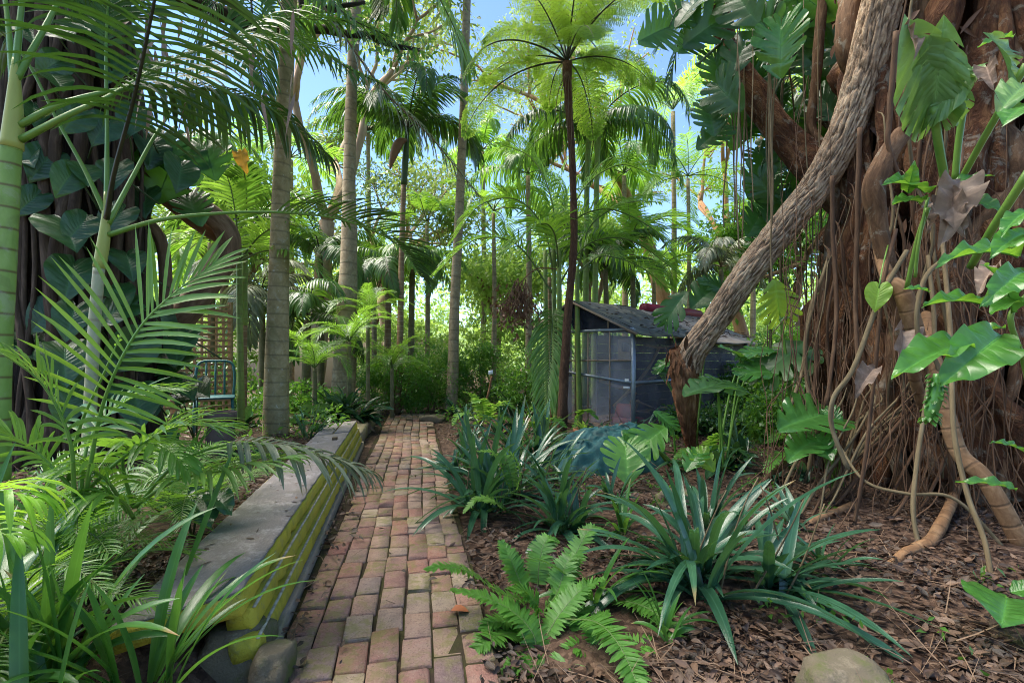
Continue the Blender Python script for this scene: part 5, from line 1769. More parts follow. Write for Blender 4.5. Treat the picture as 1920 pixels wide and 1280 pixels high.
oo = np.stack([np.cos(AA), np.sin(AA), np.zeros(n)], -1)
tg = np.stack([-np.sin(AA), np.cos(AA), np.zeros(n)], -1)
ribbons(flk, PP, tg * RNG.normal(0, 0.7, (n, 1)) + np.stack([np.zeros(n), np.zeros(n), RNG.choice([-1, 1], n)], -1) + oo * 0.15, oo, RNG.uniform(0.05, 0.22, n), RNG.uniform(0.02, 0.07, n), 0.4, 4, 'lance', 0.4, twist=RNG.normal(0, 0.6, n))
part('bark_flakes', flk, M['dead_brown'], fig)['kind'] = 'stuff'
for a, b, r, amp, m in roots:
    mb = MB()
    wp = wavy(a, b, amp, 9, 1.3)
    if a.x > 2.6:
        wp = [wp[0] + Vector((0.02, 0.10, 0.10))] + wp
    tube(mb, spline(wp, 30), [r * 0.25, r * 0.8, r * 0.95, r * 1.05, r * 0.9, r * 0.75], 7, lump=0.4, lfreq=16)
    part('aerial_root', mb, M[m], fig)
# hand placed conspicuous roots
for pts, r, m in (
        ([(1700, 470, 3.3), (1650, 560, 3.25), (1600, 690, 3.2), (1563, 745, 3.2), (1560, 800, 3.2), (1590, 880, 3.15)], [0.015, 0.015, 0.014], 'vine_root'),
        ([(1680, 430, 3.4), (1655, 540, 3.3), (1640, 700, 3.25), (1622, 860, 3.2), (1600, 960, 3.2)], [0.012, 0.011], 'thin_root'),
        ([(1640, 440, 3.8), (1665, 520, 3.35), (1690, 545, 3.25), (1705, 590, 3.25), (1720, 640, 3.25), (1715, 700, 3.3), (1735, 780, 3.5)], [0.03, 0.05, 0.055, 0.045, 0.03], 'fig_tan'),
        ([(1735, 590, 3.6), (1755, 690, 3.15), (1775, 780, 3.05), (1800, 850, 3.0), (1850, 900, 2.9), (1925, 955, 2.8)], [0.035, 0.045, 0.05], 'fig_tan'),
        ([(1800, 900, 3.7), (1778, 955, 3.2), (1755, 1000, 2.95), (1740, 1030, 2.85), (1700, 1065, 2.75), (1650, 1095, 2.62)], [0.028, 0.034, 0.036, 0.022], 'fig_tan'),
        ([(1600, 960, 3.5), (1570, 985, 3.4), (1530, 1005, 3.3), (1490, 1010, 3.25)], [0.032, 0.03, 0.02], 'fig_tan'),
        ([(1520, 780, 4.4), (1490, 850, 4.2), (1445, 890, 4.1), (1410, 925, 4.0)], [0.022, 0.028, 0.02], 'fig_root'),
        ([(1570, 830, 3.5), (1620, 900, 3.2), (1700, 925, 3.0), (1790, 935, 2.9), (1890, 950, 2.8)], [0.009, 0.010], 'vine_root'),
        ([(1740, 480, 3.6), (1752, 620, 3.3), (1735, 760, 3.1), (1720, 860, 3.0), (1712, 950, 2.9), (1720, 1010, 2.85), (1730, 1040, 2.8)], [0.013, 0.012], 'vine_root'),
        ([(1765, 430, 3.6), (1780, 600, 3.1), (1785, 720, 2.9), (1790, 820, 2.8), (1815, 930, 2.7), (1845, 1010, 2.6), (1860, 1085, 2.5)], [0.014, 0.012], 'vine_root'),
        ([(1690, 250, 3.5), (1660, 300, 3.45), (1640, 350, 3.45), (1645, 420, 3.5), (1665, 500, 3.5), (1690, 600, 3.6), (1680, 720, 3.7)], [0.06, 0.075, 0.06, 0.05, 0.03], 'fig_root'),
        ([(1700, 140, 3.5), (1702, 190, 3.45), (1720, 215, 3.45), (1700, 240, 3.4)], [0.028, 0.03], 'fig_root'),
        ([(1560, 330, 3.9), (1562, 450, 3.9), (1568, 600, 3.8), (1550, 760, 3.7)], [0.016, 0.014], 'thin_root'),
        ([(1612, 240, 3.6), (1608, 400, 3.6), (1604, 560, 3.6), (1610, 720, 3.5)], [0.017, 0.014], 'thin_root'),
        ([(1680, 60, 3.4), (1668, 220, 3.4), (1665, 270, 3.4), (1685, 330, 3.4)], [0.018, 0.014], 'thin_root'),
        ([(1795, 470, 3.2), (1735, 520, 3.1), (1720, 620, 3.1), (1760, 690, 3.1), (1790, 830, 3.0)], [0.014, 0.012], 'vine_root')):
    mb = MB()
    q = [at(*p) for p in pts]
    for w_ in q:
        w_.z = max(w_.z, gz(w_.x, w_.y) + 0.3 * max(r))
    if pts[-1][1] > 900:
        q[-1].z = gz(q[-1].x, q[-1].y) - 0.04
    tube(mb, spline(q, 30), r, 10, lump=0.22, lfreq=9)
    part('aerial_root', mb, M[m], fig)
mb = MB()
tips = []
for k in range(7):
    a = k * 0.9
    grow(mb, (fx + 0.2 + math.cos(a) * 0.6, fy + 0.3 + math.sin(a) * 0.6, 6.0), (math.cos(a), math.sin(a), 0.5), 2.4, 0.2, 2, tips, 0.5, 7)
part('branches', mb, M['fig_bark'], fig)
mb = MB()
leaf_cloud(mb, [(t, random.uniform(0.4, 0.7)) for t in tips], 70, 0.15, 0.07)
part('crown', mb, M['tree_dark'], fig)

# split leaf climber hanging in the fig's upper left
mc = thing('split_leaf_climber', 'dark split leaf climber hanging from the fig limb above the leaning trunk', 'climber', at(1450, 60, 4.9))
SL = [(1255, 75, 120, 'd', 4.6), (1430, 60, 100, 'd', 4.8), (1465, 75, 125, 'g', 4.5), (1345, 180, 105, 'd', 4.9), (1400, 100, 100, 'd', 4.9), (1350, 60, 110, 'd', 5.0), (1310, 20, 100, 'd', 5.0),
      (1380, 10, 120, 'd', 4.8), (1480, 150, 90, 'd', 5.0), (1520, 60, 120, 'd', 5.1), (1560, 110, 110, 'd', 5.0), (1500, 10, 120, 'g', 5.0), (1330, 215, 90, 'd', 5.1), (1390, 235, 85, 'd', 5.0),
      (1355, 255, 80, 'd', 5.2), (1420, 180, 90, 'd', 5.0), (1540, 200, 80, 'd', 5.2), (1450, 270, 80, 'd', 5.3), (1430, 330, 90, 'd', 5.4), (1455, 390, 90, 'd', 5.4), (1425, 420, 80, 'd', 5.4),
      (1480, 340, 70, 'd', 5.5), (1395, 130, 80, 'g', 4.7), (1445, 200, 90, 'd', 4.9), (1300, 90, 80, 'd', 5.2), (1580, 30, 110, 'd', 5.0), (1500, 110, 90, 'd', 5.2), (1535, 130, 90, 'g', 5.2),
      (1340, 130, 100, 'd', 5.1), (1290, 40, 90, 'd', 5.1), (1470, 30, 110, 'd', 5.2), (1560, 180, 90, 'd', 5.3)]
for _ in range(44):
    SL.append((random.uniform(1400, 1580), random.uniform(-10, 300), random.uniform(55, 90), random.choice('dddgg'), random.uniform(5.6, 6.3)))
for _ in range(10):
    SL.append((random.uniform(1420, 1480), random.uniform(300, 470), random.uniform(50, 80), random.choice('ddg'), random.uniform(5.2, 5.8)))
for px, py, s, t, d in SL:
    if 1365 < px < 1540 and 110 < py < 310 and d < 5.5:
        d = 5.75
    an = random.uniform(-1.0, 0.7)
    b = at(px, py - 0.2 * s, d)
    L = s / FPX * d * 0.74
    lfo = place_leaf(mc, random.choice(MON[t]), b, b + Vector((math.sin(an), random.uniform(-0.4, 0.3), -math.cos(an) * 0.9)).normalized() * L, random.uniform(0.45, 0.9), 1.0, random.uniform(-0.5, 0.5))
    e = b + Vector((random.uniform(0.05, 0.3), random.uniform(0, 0.3), random.uniform(0.05, 0.35)))
    stm = MB()
    tube(stm, spline([b, b.lerp(e, 0.5) + Vector((0, 0, 0.05)), e], 7), [0.006, 0.008], 5)
    part('leaf_stalk', stm, M['petiole_dark'], lfo)
for pts in ([(1330, -40, 5.0), (1360, 60, 5.1), (1310, 120, 5.0)], [(1480, -40, 5.0), (1440, 40, 5.0), (1390, 110, 5.0), (1350, 190, 5.1)], [(1540, 0, 5.1), (1480, 120, 5.1), (1440, 220, 5.2), (1440, 400, 5.4)]):
    stm = MB()
    tube(stm, spline([at(*p) for p in pts], 16), [0.018, 0.013], 7)
    part('stem', stm, M['petiole_dark'], mc)
r = thing('climbing_palm', 'dark palm fronds drooping from the top of the picture beside the fig roots', 'palm', at(1340, -120, 5.6))
fronds_px(r, [([(1480, -90, 5.4), (1400, -20, 5.4), (1310, 20, 5.4), (1230, 90, 5.4)], {}), ([(1420, -110, 5.8), (1340, -20, 5.8), (1280, 60, 5.8), (1250, 170, 5.9)], {}),
              ([(1500, -60, 5.7), (1440, 10, 5.7), (1400, 90, 5.7), (1380, 190, 5.8)], {})],
          FM['dark'], n=40, l=0.42, w=0.03, start=0.1, a0=70, a1=28, droop=1.4, lift=0.05)

# ================================================================== LEANING BROKEN TRUNK
lt = thing('leaning_trunk', 'leaning fissured brown trunk with a splintered broken foot crossing before the fig', 'fallen trunk', at(1295, 700, 5.3))
P = spline([at(1287, 690, 5.25), at(1300, 655, 5.2), at(1345, 595, 5.1), at(1400, 515, 4.95), at(1470, 425, 4.8), at(1530, 350, 4.65), at(1580, 260, 4.5), at(1612, 170, 4.4), at(1640, 60, 4.3), at(1668, -60, 4.2), at(1690, -170, 4.1)], 380)


def barked(mb, P, rad, sides, amp, f, seed, c=0.4):
    """tube whose surface really is cut into long plates"""
    n = len(P)
    r = np.interp(np.linspace(0, 1, n), np.linspace(0, 1, len(rad)), rad)
    T = unit(np.gradient(P, axis=0))
    ln = np.concatenate([[0], np.cumsum(np.linalg.norm(np.diff(P, axis=0), axis=1))])
    A = np.linspace(0, 2 * PI, sides, endpoint=False)
    V = np.zeros((n, sides, 3))
    U = np.zeros((n, sides, 3))
    H = np.zeros((n, sides))
    x = np.array((1.0, 0, 0))
    for i in range(n):
        x = unit(x - T[i] * np.dot(x, T[i]))
        y = np.cross(T[i], x)
        for j in range(sides):
            a, b = math.cos(A[j]), math.sin(A[j])
            q = Vector((a * f + seed, b * f, ln[i] * 5.5))
            h = abs(mnoise.noise(q)) + 0.5 * abs(mnoise.noise(q * 2.1))
            big = mnoise.noise((a * 1.2 + seed, b * 1.2, ln[i] * 1.3))
            rr = r[i] * (1 + 0.09 * big) + amp * (min(h, 0.5) - 0.25)
            H[i, j] = min(1, h * 1.6)
            V[i, j] = P[i] + rr * (a * x + b * y)
            U[i, j] = (a * r[i] + seed, b * r[i], ln[i])
    i, j = np.meshgrid(np.arange(n - 1), np.arange(sides), indexing='ij')
    a = i * sides + j
    b = i * sides + (j + 1) % sides
    mb.add(V, np.stack([a, b, b + sides, a + sides], -1).reshape(-1, 4), H.ravel(), U.reshape(-1, 3))
    return V


mb = MB()
barked(mb, P, [0.138, 0.134, 0.128, 0.128, 0.131, 0.134, 0.138, 0.141, 0.145, 0.148, 0.15], 150, 0.052, 5.2, 2.0)
part('trunk', mb, M['rough_bark'], lt)
mb = MB()
V = barked(mb, spline([at(1266, 652, 5.22), at(1282, 690, 5.25), at(1286, 740, 5.3), at(1290, 790, 5.4), at(1294, 830, 5.5), at(1296, 852, 5.55)], 70), [0.05, 0.135, 0.125, 0.075, 0.042, 0.02], 56, 0.08, 5.0, 6.0)
part('broken_stump', mb, M['broken_wood'], lt)
mb = MB()
for k in range(26):
    a = random.uniform(0, 6.28)
    p = at(1278, 668, 5.25) + Vector((math.cos(a) * 0.12, math.sin(a) * 0.14, random.uniform(-0.25, 0.08)))
    ribbons(mb, [p], [(math.cos(a) * 0.35, math.sin(a) * 0.35, random.choice((1, -1, -1)))], [(math.cos(a), math.sin(a), 0)], random.uniform(0.08, 0.2), random.uniform(0.02, 0.05), 0.2, 3, 'lance', 0.5)
part('splinters', mb, M['broken_wood'], lt)['kind'] = 'stuff'

# ================================================================== RIGHT FOREGROUND PLANTS
ph = thing('arrow_leaf_plant', 'big pale torn arrow shaped leaf on thick green stalks high against the fig trunk', 'plant', at(1770, 330, 2.6))
for b, tp, me, ws, face in (((1752, 200, 2.45), (1770, 30, 2.3), ARROW[0], 0.95, 0.9), ((1895, 150, 2.3), (1850, 60, 2.2), ARROW[1], 0.9, 0.5), ((1925, 160, 2.1), (1870, 215, 2.0), ARROW[2], 0.8, 0.6),
                            ((1930, 195, 2.0), (1880, 235, 1.95), GHEART[0], 0.9, 0.5), ((1900, 70, 2.3), (1835, 90, 2.3), LANCE[0], 1.0, 0.4)):
    place_leaf(ph, me, at(*b), at(*tp), face, ws)
# leaf blade is wide: lay the main one across
place_leaf(ph, ARROW[1], at(1750, 200, 2.46), at(1700, 30, 2.35), 0.9, 1.0, 0.25)
place_leaf(ph, ARROW[2], at(1756, 202, 2.44), at(1850, 118, 2.3), 0.85, 1.1, -0.3)
for b, tp in (((1690, 60, 2.4), (1712, 100, 2.35)), ((1850, 125, 2.3), (1862, 160, 2.25)), ((1780, 365, 2.5), (1805, 430, 2.45)), ((1800, 340, 2.5), (1770, 440, 2.5)), ((1870, 500, 2.2), (1840, 545, 2.2)), ((1722, 380, 2.7), (1735, 430, 2.7)),
              ((1640, 690, 3.2), (1610, 735, 3.2)), ((1690, 620, 3.2), (1680, 680, 3.1))):
    place_leaf(ph, random.choice(DEADL), at(*b), at(*tp), 0.4, 1.3, random.uniform(-1, 1), 'dead_leaf')
mb = MB()
for pts, r in (([(1752, 200, 2.45), (1758, 260, 2.5), (1772, 340, 2.6)], 0.02), ([(1925, 120, 2.2), (1850, 250, 2.4), (1800, 340, 2.6)], 0.016), ([(1812, 170, 2.5), (1798, 260, 2.55), (1790, 340, 2.6)], 0.016),
               ([(1930, 320, 2.1), (1860, 430, 2.3), (1820, 500, 2.5)], 0.018), ([(1740, 390, 2.6), (1720, 450, 2.7), (1700, 540, 2.8)], 0.012)):
    tube(mb, spline([at(*p) for p in pts], 12), r, 9)
part('stalks', mb, M['petiole'], ph)
gp = thing('glossy_vine', 'glossy bright green leafy vine spreading in from the right edge before the fig roots', 'plant', at(1900, 560, 2.0))
for b, tp, me, ws, face, roll in (
        ((1835, 640, 1.95), (1680, 708, 1.85), BROAD[0], 1.0, 0.6, 0.2), ((1895, 615, 1.9), (1768, 720, 1.8), BROAD[1], 1.25, 0.8, -0.1), ((1870, 575, 2.0), (1735, 575, 1.95), BROAD[2], 0.85, 0.4, 0.1),
        ((1905, 600, 1.95), (1845, 500, 1.85), LANCE[1], 1.2, 0.5, 0.3), ((1930, 480, 2.0), (1765, 495, 1.9), LANCE[2], 1.0, 0.35, 0.0), ((1935, 430, 1.9), (1860, 480, 1.85), BROAD[3], 1.2, 0.6, 0),
        ((1930, 500, 1.85), (1845, 570, 1.75), LANCE[3], 1.3, 0.6, -0.3), ((1900, 610, 2.0), (1800, 640, 2.05), BROAD[0], 1.0, 0.3, 0.1), ((1925, 560, 1.9), (1860, 590, 1.85), BROAD[1], 1.2, 0.5, 0.2),
        ((1750, 548, 1.9), (1695, 543, 1.9), LANCE[0], 1.3, 0.4, 0), ((1935, 390, 1.9), (1880, 440, 1.85), LANCE[1], 1.5, 0.6, 0.2), ((1930, 640, 1.9), (1840, 690, 2.0), BROAD[2], 1.0, 0.3, 0),
        ((1745, 365, 2.6), (1660, 345, 2.5), BROAD[3], 1.3, 0.6, 0.3), ((1700, 370, 2.6), (1715, 305, 2.5), LANCE[2], 1.6, 0.6, 0.2), ((1755, 360, 2.6), (1860, 330, 2.5), LANCE[3], 1.3, 0.4, 0.1),
        ((1800, 370, 2.5), (1880, 400, 2.4), BROAD[0], 1.3, 0.5, -0.2), ((1735, 380, 2.6), (1675, 385, 2.5), BROAD[1], 1.1, 0.5, 0.1), ((1925, 920, 2.0), (1795, 905, 2.1), LANCE[0], 0.9, 0.35, 0), ((1930, 850, 2.1), (1860, 830, 2.1), LANCE[1], 1.1, 0.35, 0)):
    B_w, T_w = at(*b), at(*tp)
    place_leaf(gp, me, T_w.lerp(B_w, 0.86), T_w, face, ws * 0.86, roll)
for pts, r in (([(1940, 540, 1.95), (1905, 575, 1.95), (1895, 605, 1.95), (1920, 680, 2.0), (1935, 760, 2.0)], 0.010), ([(1940, 480, 2.0), (1930, 430, 1.95), (1940, 380, 1.9)], 0.009), ([(1740, 370, 2.6), (1722, 460, 2.65), (1716, 520, 2.7)], 0.008), ([(1940, 910, 2.0), (1925, 925, 2.0), (1925, 860, 2.1)], 0.006)):
    mb = MB()
    tube(mb, spline([at(*p) for p in pts], 12), r, 8)
    part('stem', mb, M['petiole'], gp)
# knobbly green spike
mb = MB()
sp_pts = spline([at(1757, 700, 2.3), at(1756, 735, 2.3), at(1746, 770, 2.3), at(1742, 790, 2.3)], 14)
tube(mb, sp_pts, [0.014, 0.030, 0.028, 0.012], 12)
n = 90
ii = RNG.integers(0, 14, n)
AA = RNG.random(n) * 6.28
off = np.stack([np.cos(AA), np.sin(AA), np.zeros(n)], -1)
ribbons(mb, sp_pts[ii] + off * 0.022, off + (0, 0, -0.7), off + (0, 0, 0.5), 0.03, 0.02, 0.5, 2, 'oval', 0.4)
o = part('seed_spike', mb, M['monstera'], gp)
ye = thing('yellowing_leaf', 'single rounded lime leaf hanging among the roots on the fig trunk', 'leaf', at(1642, 540, 3.2))
mb = MB()
place_leaf(ye, HEART[0], at(1648, 540, 3.2), at(1640, 585, 3.2), 0.9, 1.0, 0, 'blade').data = big_leaf('blade', 'heart', M['monstera_lime'], 77, 0.2, 0.3)
tube(mb, spline([at(1648, 540, 3.2), at(1655, 500, 3.25), at(1665, 460, 3.4)], 6), 0.005, 5)
part('stalk', mb, M['petiole'], ye)
hl = thing('heart_leaf_plant', 'heart shaped green leaf plant low at the right edge on the leaf litter', 'plant', at(1880, 1200, 2.05))
place_leaf(hl, GHEART[1], at(1888, 1120, 1.95), at(1878, 1172, 1.8), 0.85, 1.25)
place_leaf(hl, BROAD[2], at(1895, 1110, 2.0), at(1960, 1105, 1.95), 0.4, 1.5)
mb = MB()
tube(mb, spline([at(1888, 1120, 1.95), at(1880, 1160, 2.02), at(1868, 1205, 2.04)], 8), 0.006, 6)
part('stalk', mb, M['petiole'], hl)


def split_plant(label, base, leaves, group='split leaf plants on the ground', name='split_leaf_plant', extra_dead=0):
    t = thing(name, label, 'plant', base, group)
    m = MB()
    for b, tp, tone, face, ws in leaves:
        B, T_ = at(*b), at(*tp)
        lib = MON[tone]
        place_leaf(t, random.choice(lib), B, T_, face, ws)
        Bv = Vector(base) + Vector((random.uniform(-0.05, 0.05), random.uniform(-0.05, 0.05), 0))
        mid = B.lerp(Bv, 0.45) + Vector((0, 0, 0.12 * (B - Bv).length))
        tube(m, spline([B, mid, Bv], 12), [0.007, 0.010, 0.013], 7)
    part('stalks', m, M['petiole'], t)
    return t


split_plant('bright split leaf plant leaning over the teal mound', (1.65, 4.9, 0.05),
            [((1173, 836, 4.3), (1177, 908, 4.12), 'b', 1.0, 1.2), ((1198, 838, 4.5), (1250, 800, 4.6), 'b', 0.75, 1.0), ((1200, 838, 4.5), (1165, 806, 4.6), 'g', 0.5, 0.9), ((1260, 800, 4.8), (1225, 770, 4.9), 'g', 0.4, 0.8)])
split_plant('split leaf plant with one wide dark leaf seen from below right of the broken stump', (2.0, 4.7, 0.05),
            [((1345, 725, 4.4), (1420, 745, 4.5), 'd', 0.25, 1.2), ((1345, 722, 4.4), (1280, 745, 4.3), 'd', 0.2, 1.1), ((1310, 850, 4.3), (1340, 885, 4.2), 'l', 0.5, 1.0), ((1308, 850, 4.3), (1285, 885, 4.2), 'g', 0.5, 0.9), ((1390, 670, 4.8), (1345, 650, 4.7), 'g', 0.3, 0.9), ((1395, 665, 4.8), (1460, 660, 4.7), 'g', 0.3, 0.9),
             ((1400, 700, 4.6), (1470, 700, 4.6), 'g', 0.35, 0.9)])
split_plant('tall split leaf plant with one upright backlit lime leaf', (2.75, 4.8, 0.05),
            [((1462, 592, 4.6), (1452, 522, 4.55), 'l', 0.95, 1.0), ((1465, 595, 4.6), (1485, 590, 4.55), 'g', 0.6, 1.0), ((1440, 700, 4.6), (1510, 640, 4.7), 'd', 0.35, 0.9), ((1480, 690, 4.6), (1530, 650, 4.8), 'd', 0.3, 0.9)])
split_plant('split leaf plant with glossy ragged leaves at the foot of the fig roots', (2.65, 4.0, 0.05),
            [((1545, 775, 3.7), (1455, 808, 3.5), 'g', 0.6, 0.85), ((1550, 770, 3.7), (1578, 795, 3.6), 'g', 0.6, 1.1), ((1530, 815, 3.8), (1480, 845, 3.7), 'd', 0.5, 0.9), ((1530, 820, 3.6), (1560, 865, 3.4), 'g', 0.5, 0.9), ((1525, 825, 3.6), (1475, 868, 3.4), 'g', 0.5, 0.7)])
split_plant('dark split leaf plant in front of the aviary side panel', (2.3, 6.2, 0.0),
            [((1250, 600, 6.0), (1290, 545, 5.9), 'd', 0.5, 0.9), ((1340, 540, 6.0), (1295, 580, 5.9), 'd', 0.6, 1.0), ((1235, 690, 6.2), (1270, 672, 6.1), 'g', 0.4, 0.9), ((1232, 695, 6.2), (1262, 705, 6.1), 'd', 0.4, 0.9), ((1330, 530, 6.0), (1370, 555, 6.0), 'd', 0.5, 0.9)])

# ---- strap leaf clumps on the right
def clump(label, px, py, n, L, W, mat='strap', el=(35, 82), droop=(0.8, 1.7), spread=0.10, group='strap leaf clumps right of the path', name='strap_leaf_clump', base=None, stalks=2, S=10, az=(0, 360), cat='plant', z=None):
    d = CH * FPX / (py - HY)
    p = at(px, py, d) if base is None else Vector(base)
    if z is not None:
        p = at(px, py, (CH - z) * FPX / (py - HY))
    p.z = gz(p.x, p.y) - 0.01 if z is None else z
    t = thing(name, label, cat, p, group)
    m = MB()
    strap_clump(m, p, n, L, W, el, droop, spread, az, S=S)
    part('foliage', m, M[mat], t)
    m = MB()
    strap_clump(m, p, max(2, n // 7), L * 0.7, W * 0.42, (-5, 30), (0.8, 1.8), spread, az, S=6, twist=1.0)
    part('dead_leaves', m, M['dead_blade'], t)
    for k in range(stalks):
        m = MB()
        a = random.uniform(0, 6.28)
        q = p + Vector((math.cos(a), math.sin(a), 0)) * spread
        tube(m, wavy(q, q + Vector((random.uniform(-0.2, 0.2), random.uniform(-0.2, 0.1), random.uniform(0.25, 0.5) * L / 0.6)), 0.04, 8), [0.006, 0.003], 5)
        part('dry_stalk', m, M['vine_root'], t)
    return t


clump('large strap leaf clump spilling over the path edge with fern among it', 925, 950, 95, 0.86, 0.052, el=(20, 85), spread=0.22, stalks=4)
clump('strap leaf clump in front of the teal mound left side', 1055, 990, 50, 0.70, 0.052, el=(20, 80), spread=0.14, stalks=3, az=(70, 380))
clump('biggest dark strap leaf clump in the right foreground', 1345, 1120, 80, 0.80, 0.048, el=(12, 78), droop=(0.7, 1.7), spread=0.16, stalks=3)
clump('strap leaf clump just right of the biggest one with leaves lying on the litter', 1450, 1125, 36, 0.66, 0.046, el=(10, 65), droop=(0.6, 1.4), spread=0.12, stalks=2, az=(-120, 70))
clump('strap leaf clump behind the mossy rock right of the mound', 1330, 1010, 20, 0.50, 0.045, el=(35, 85), spread=0.10, stalks=1)
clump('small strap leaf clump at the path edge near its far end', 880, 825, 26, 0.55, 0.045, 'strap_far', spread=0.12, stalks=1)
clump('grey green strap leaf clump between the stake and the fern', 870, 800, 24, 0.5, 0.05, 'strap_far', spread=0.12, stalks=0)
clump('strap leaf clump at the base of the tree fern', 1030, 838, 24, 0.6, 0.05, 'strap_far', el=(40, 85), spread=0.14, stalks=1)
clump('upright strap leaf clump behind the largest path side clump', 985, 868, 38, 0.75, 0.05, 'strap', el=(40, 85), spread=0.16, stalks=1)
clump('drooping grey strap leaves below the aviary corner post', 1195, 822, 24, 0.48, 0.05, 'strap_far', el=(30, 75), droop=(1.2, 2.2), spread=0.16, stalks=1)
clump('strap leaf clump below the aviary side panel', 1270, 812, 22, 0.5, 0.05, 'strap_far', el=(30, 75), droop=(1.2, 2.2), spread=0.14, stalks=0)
clump('broad dark leaved clump left of the stake', 862, 778, 22, 0.5, 0.09, 'aspid', el=(30, 70), droop=(1.0, 1.8), spread=0.15, stalks=0)
clump('broad grey leaved clump behind the stake', 955, 782, 26, 0.55, 0.085, 'aspid', el=(30, 75), droop=(1.0, 1.8), spread=0.25, stalks=0)
clump('strap leaf clump spilling on the bricks beyond the large path side clump', 862, 880, 34, 0.55, 0.045, 'strap', el=(20, 80), spread=0.14, stalks=1)
clump('strap leaf clump half hidden between the large path side clump and the mound', 1010, 915, 36, 0.6, 0.048, 'strap_far', el=(25, 80), spread=0.15, stalks=1)
clump('grey green strap leaf clump right of the stake before the cane palm', 960, 815, 30, 0.6, 0.05, 'strap_far', el=(30, 80), spread=0.2, stalks=0)
for k_, (px, py, nn, L_, W_, mm, lb) in enumerate((
        (1310, 905, 20, 0.40, 0.085, 'aspid', 'broad dark leaved clump between the broken stump and the mossy rock'),
        (1410, 885, 24, 0.42, 0.080, 'aspid', 'broad dark leaved clump in front of the wide split leaf'),
        (1475, 935, 20, 0.38, 0.045, 'strap_far', 'grey green strap leaf clump where the fine fig roots meet the litter'),
        (1360, 830, 26, 0.50, 0.085, 'strap_far', 'pale broad leaved clump below the aviary side near the stump'),
        (1455, 830, 26, 0.55, 0.095, 'aspid', 'broad leaved clump under the backlit split leaf'),
        (1130, 830, 24, 0.50, 0.050, 'strap_far', 'strap leaf clump beside the terracotta pot'),
        (1225, 850, 16, 0.36, 0.060, 'aspid', 'small dark leaved clump behind the teal mound'))):
    clump(lb, px, py, nn, L_, W_, mm, el=(25, 75), droop=(0.8, 1.9), spread=0.2, stalks=0)
for px, py, nn, L_, W_, mm, lb in (
        (1160, 1020, 15, 0.30, 0.030, 'blade', 'small green strap tuft on open litter left of the biggest strap leaf clump'),
        (1560, 1090, 15, 0.30, 0.028, 'strap', 'small strap tuft on the litter right of the biggest strap leaf clump'),
        (1490, 1010, 16, 0.32, 0.034, 'strap_far', 'small grey green tuft on the litter below the fine fig roots'),
        (1150, 955, 16, 0.32, 0.036, 'strap', 'small strap tuft in front of the teal mound under the split leaf'),
        (1240, 1200, 14, 0.28, 0.024, 'blade', 'small grassy tuft between the sword ferns and the flat topped rock')):
    clump(lb, px, py, nn, L_, W_, mm, el=(25, 80), droop=(0.8, 1.8), spread=0.06, stalks=0, group='small tufts on the leaf litter', name='small_tuft')
clump('pale green rosette between the sword fern and the biggest strap leaf clump', 1112, 1138, 11, 0.44, 0.036, 'blade', el=(35, 80), droop=(0.9, 1.6), spread=0.03, stalks=0, group=None, name='rosette_plant')
clump('grassy clump under the leaning trunk foot', 1400, 850, 22, 0.4, 0.04, 'strap_far', el=(30, 80), spread=0.15, stalks=0)

# ---- ferns
def fern_px(label, lst, base, mat='fern', l=0.085, n=50, w=0.018, name='sword_fern', group='sword ferns', droop=0.3):
    t = thing(name, label, 'fern', base, group)
    for pts in lst:
        m = MB()
        frond(m, [at(*p) for p in pts], n=n, l=l, w=w, start=0.10, a0=84, a1=50, droop=droop, lift=0.12, r=0.0028, prof='blunt', S=3, fold=0.15, endl=0.25, jit=0.10, startl=0.7)
        part('frond', m, [M[mat], M['rachis']], t)
    return t


fern_px('large sword fern with arching fronds over the brick edge in the foreground',
        [[(1003, 1132, 2.35), (940, 1112, 2.3), (880, 1072, 2.25), (835, 1062, 2.2), (800, 1068, 2.15)],
         [(1008, 1252, 2.0), (1000, 1190, 2.05), (960, 1145, 2.1), (905, 1118, 2.12), (848, 1106, 2.12)],
         [(998, 1139, 2.35), (975, 1090, 2.38), (958, 1050, 2.42), (940, 1015, 2.5)],
         [(1031, 1146, 2.35), (1060, 1085, 2.4), (1083, 1031, 2.45), (1110, 991, 2.5), (1157, 1006, 2.5)],
         [(1015, 1150, 2.3), (1045, 1110, 2.3), (1060, 1060, 2.35), (1075, 1040, 2.4)],
         [(1000, 1190, 2.15), (960, 1185, 2.1), (915, 1200, 2.0), (880, 1230, 1.95)],
         [(1020, 1200, 2.1), (1050, 1150, 2.15), (1090, 1105, 2.2), (1130, 1085, 2.2)],
         [(1008, 1110, 2.5), (1012, 1050, 2.55), (1025, 1012, 2.6), (1045, 1015, 2.6)],
         [(1000, 1180, 2.2), (1008, 1140, 2.2), (985, 1110, 2.2), (955, 1105, 2.15)],
         [(1020, 1160, 2.3), (975, 1165, 2.2), (930, 1165, 2.15), (905, 1180, 2.1)],
         [(1053, 1278, 1.85), (1006, 1250, 1.9), (965, 1252, 1.88), (920, 1278, 1.85)],
         [(1040, 1220, 2.1), (1060, 1180, 2.15), (1080, 1150, 2.2), (1110, 1140, 2.2)],
         [(1040, 1290, 1.9), (1060, 1250, 1.9), (1075, 1235, 1.95), (1100, 1250, 1.9)]], at(1020, 1180, 2.15))
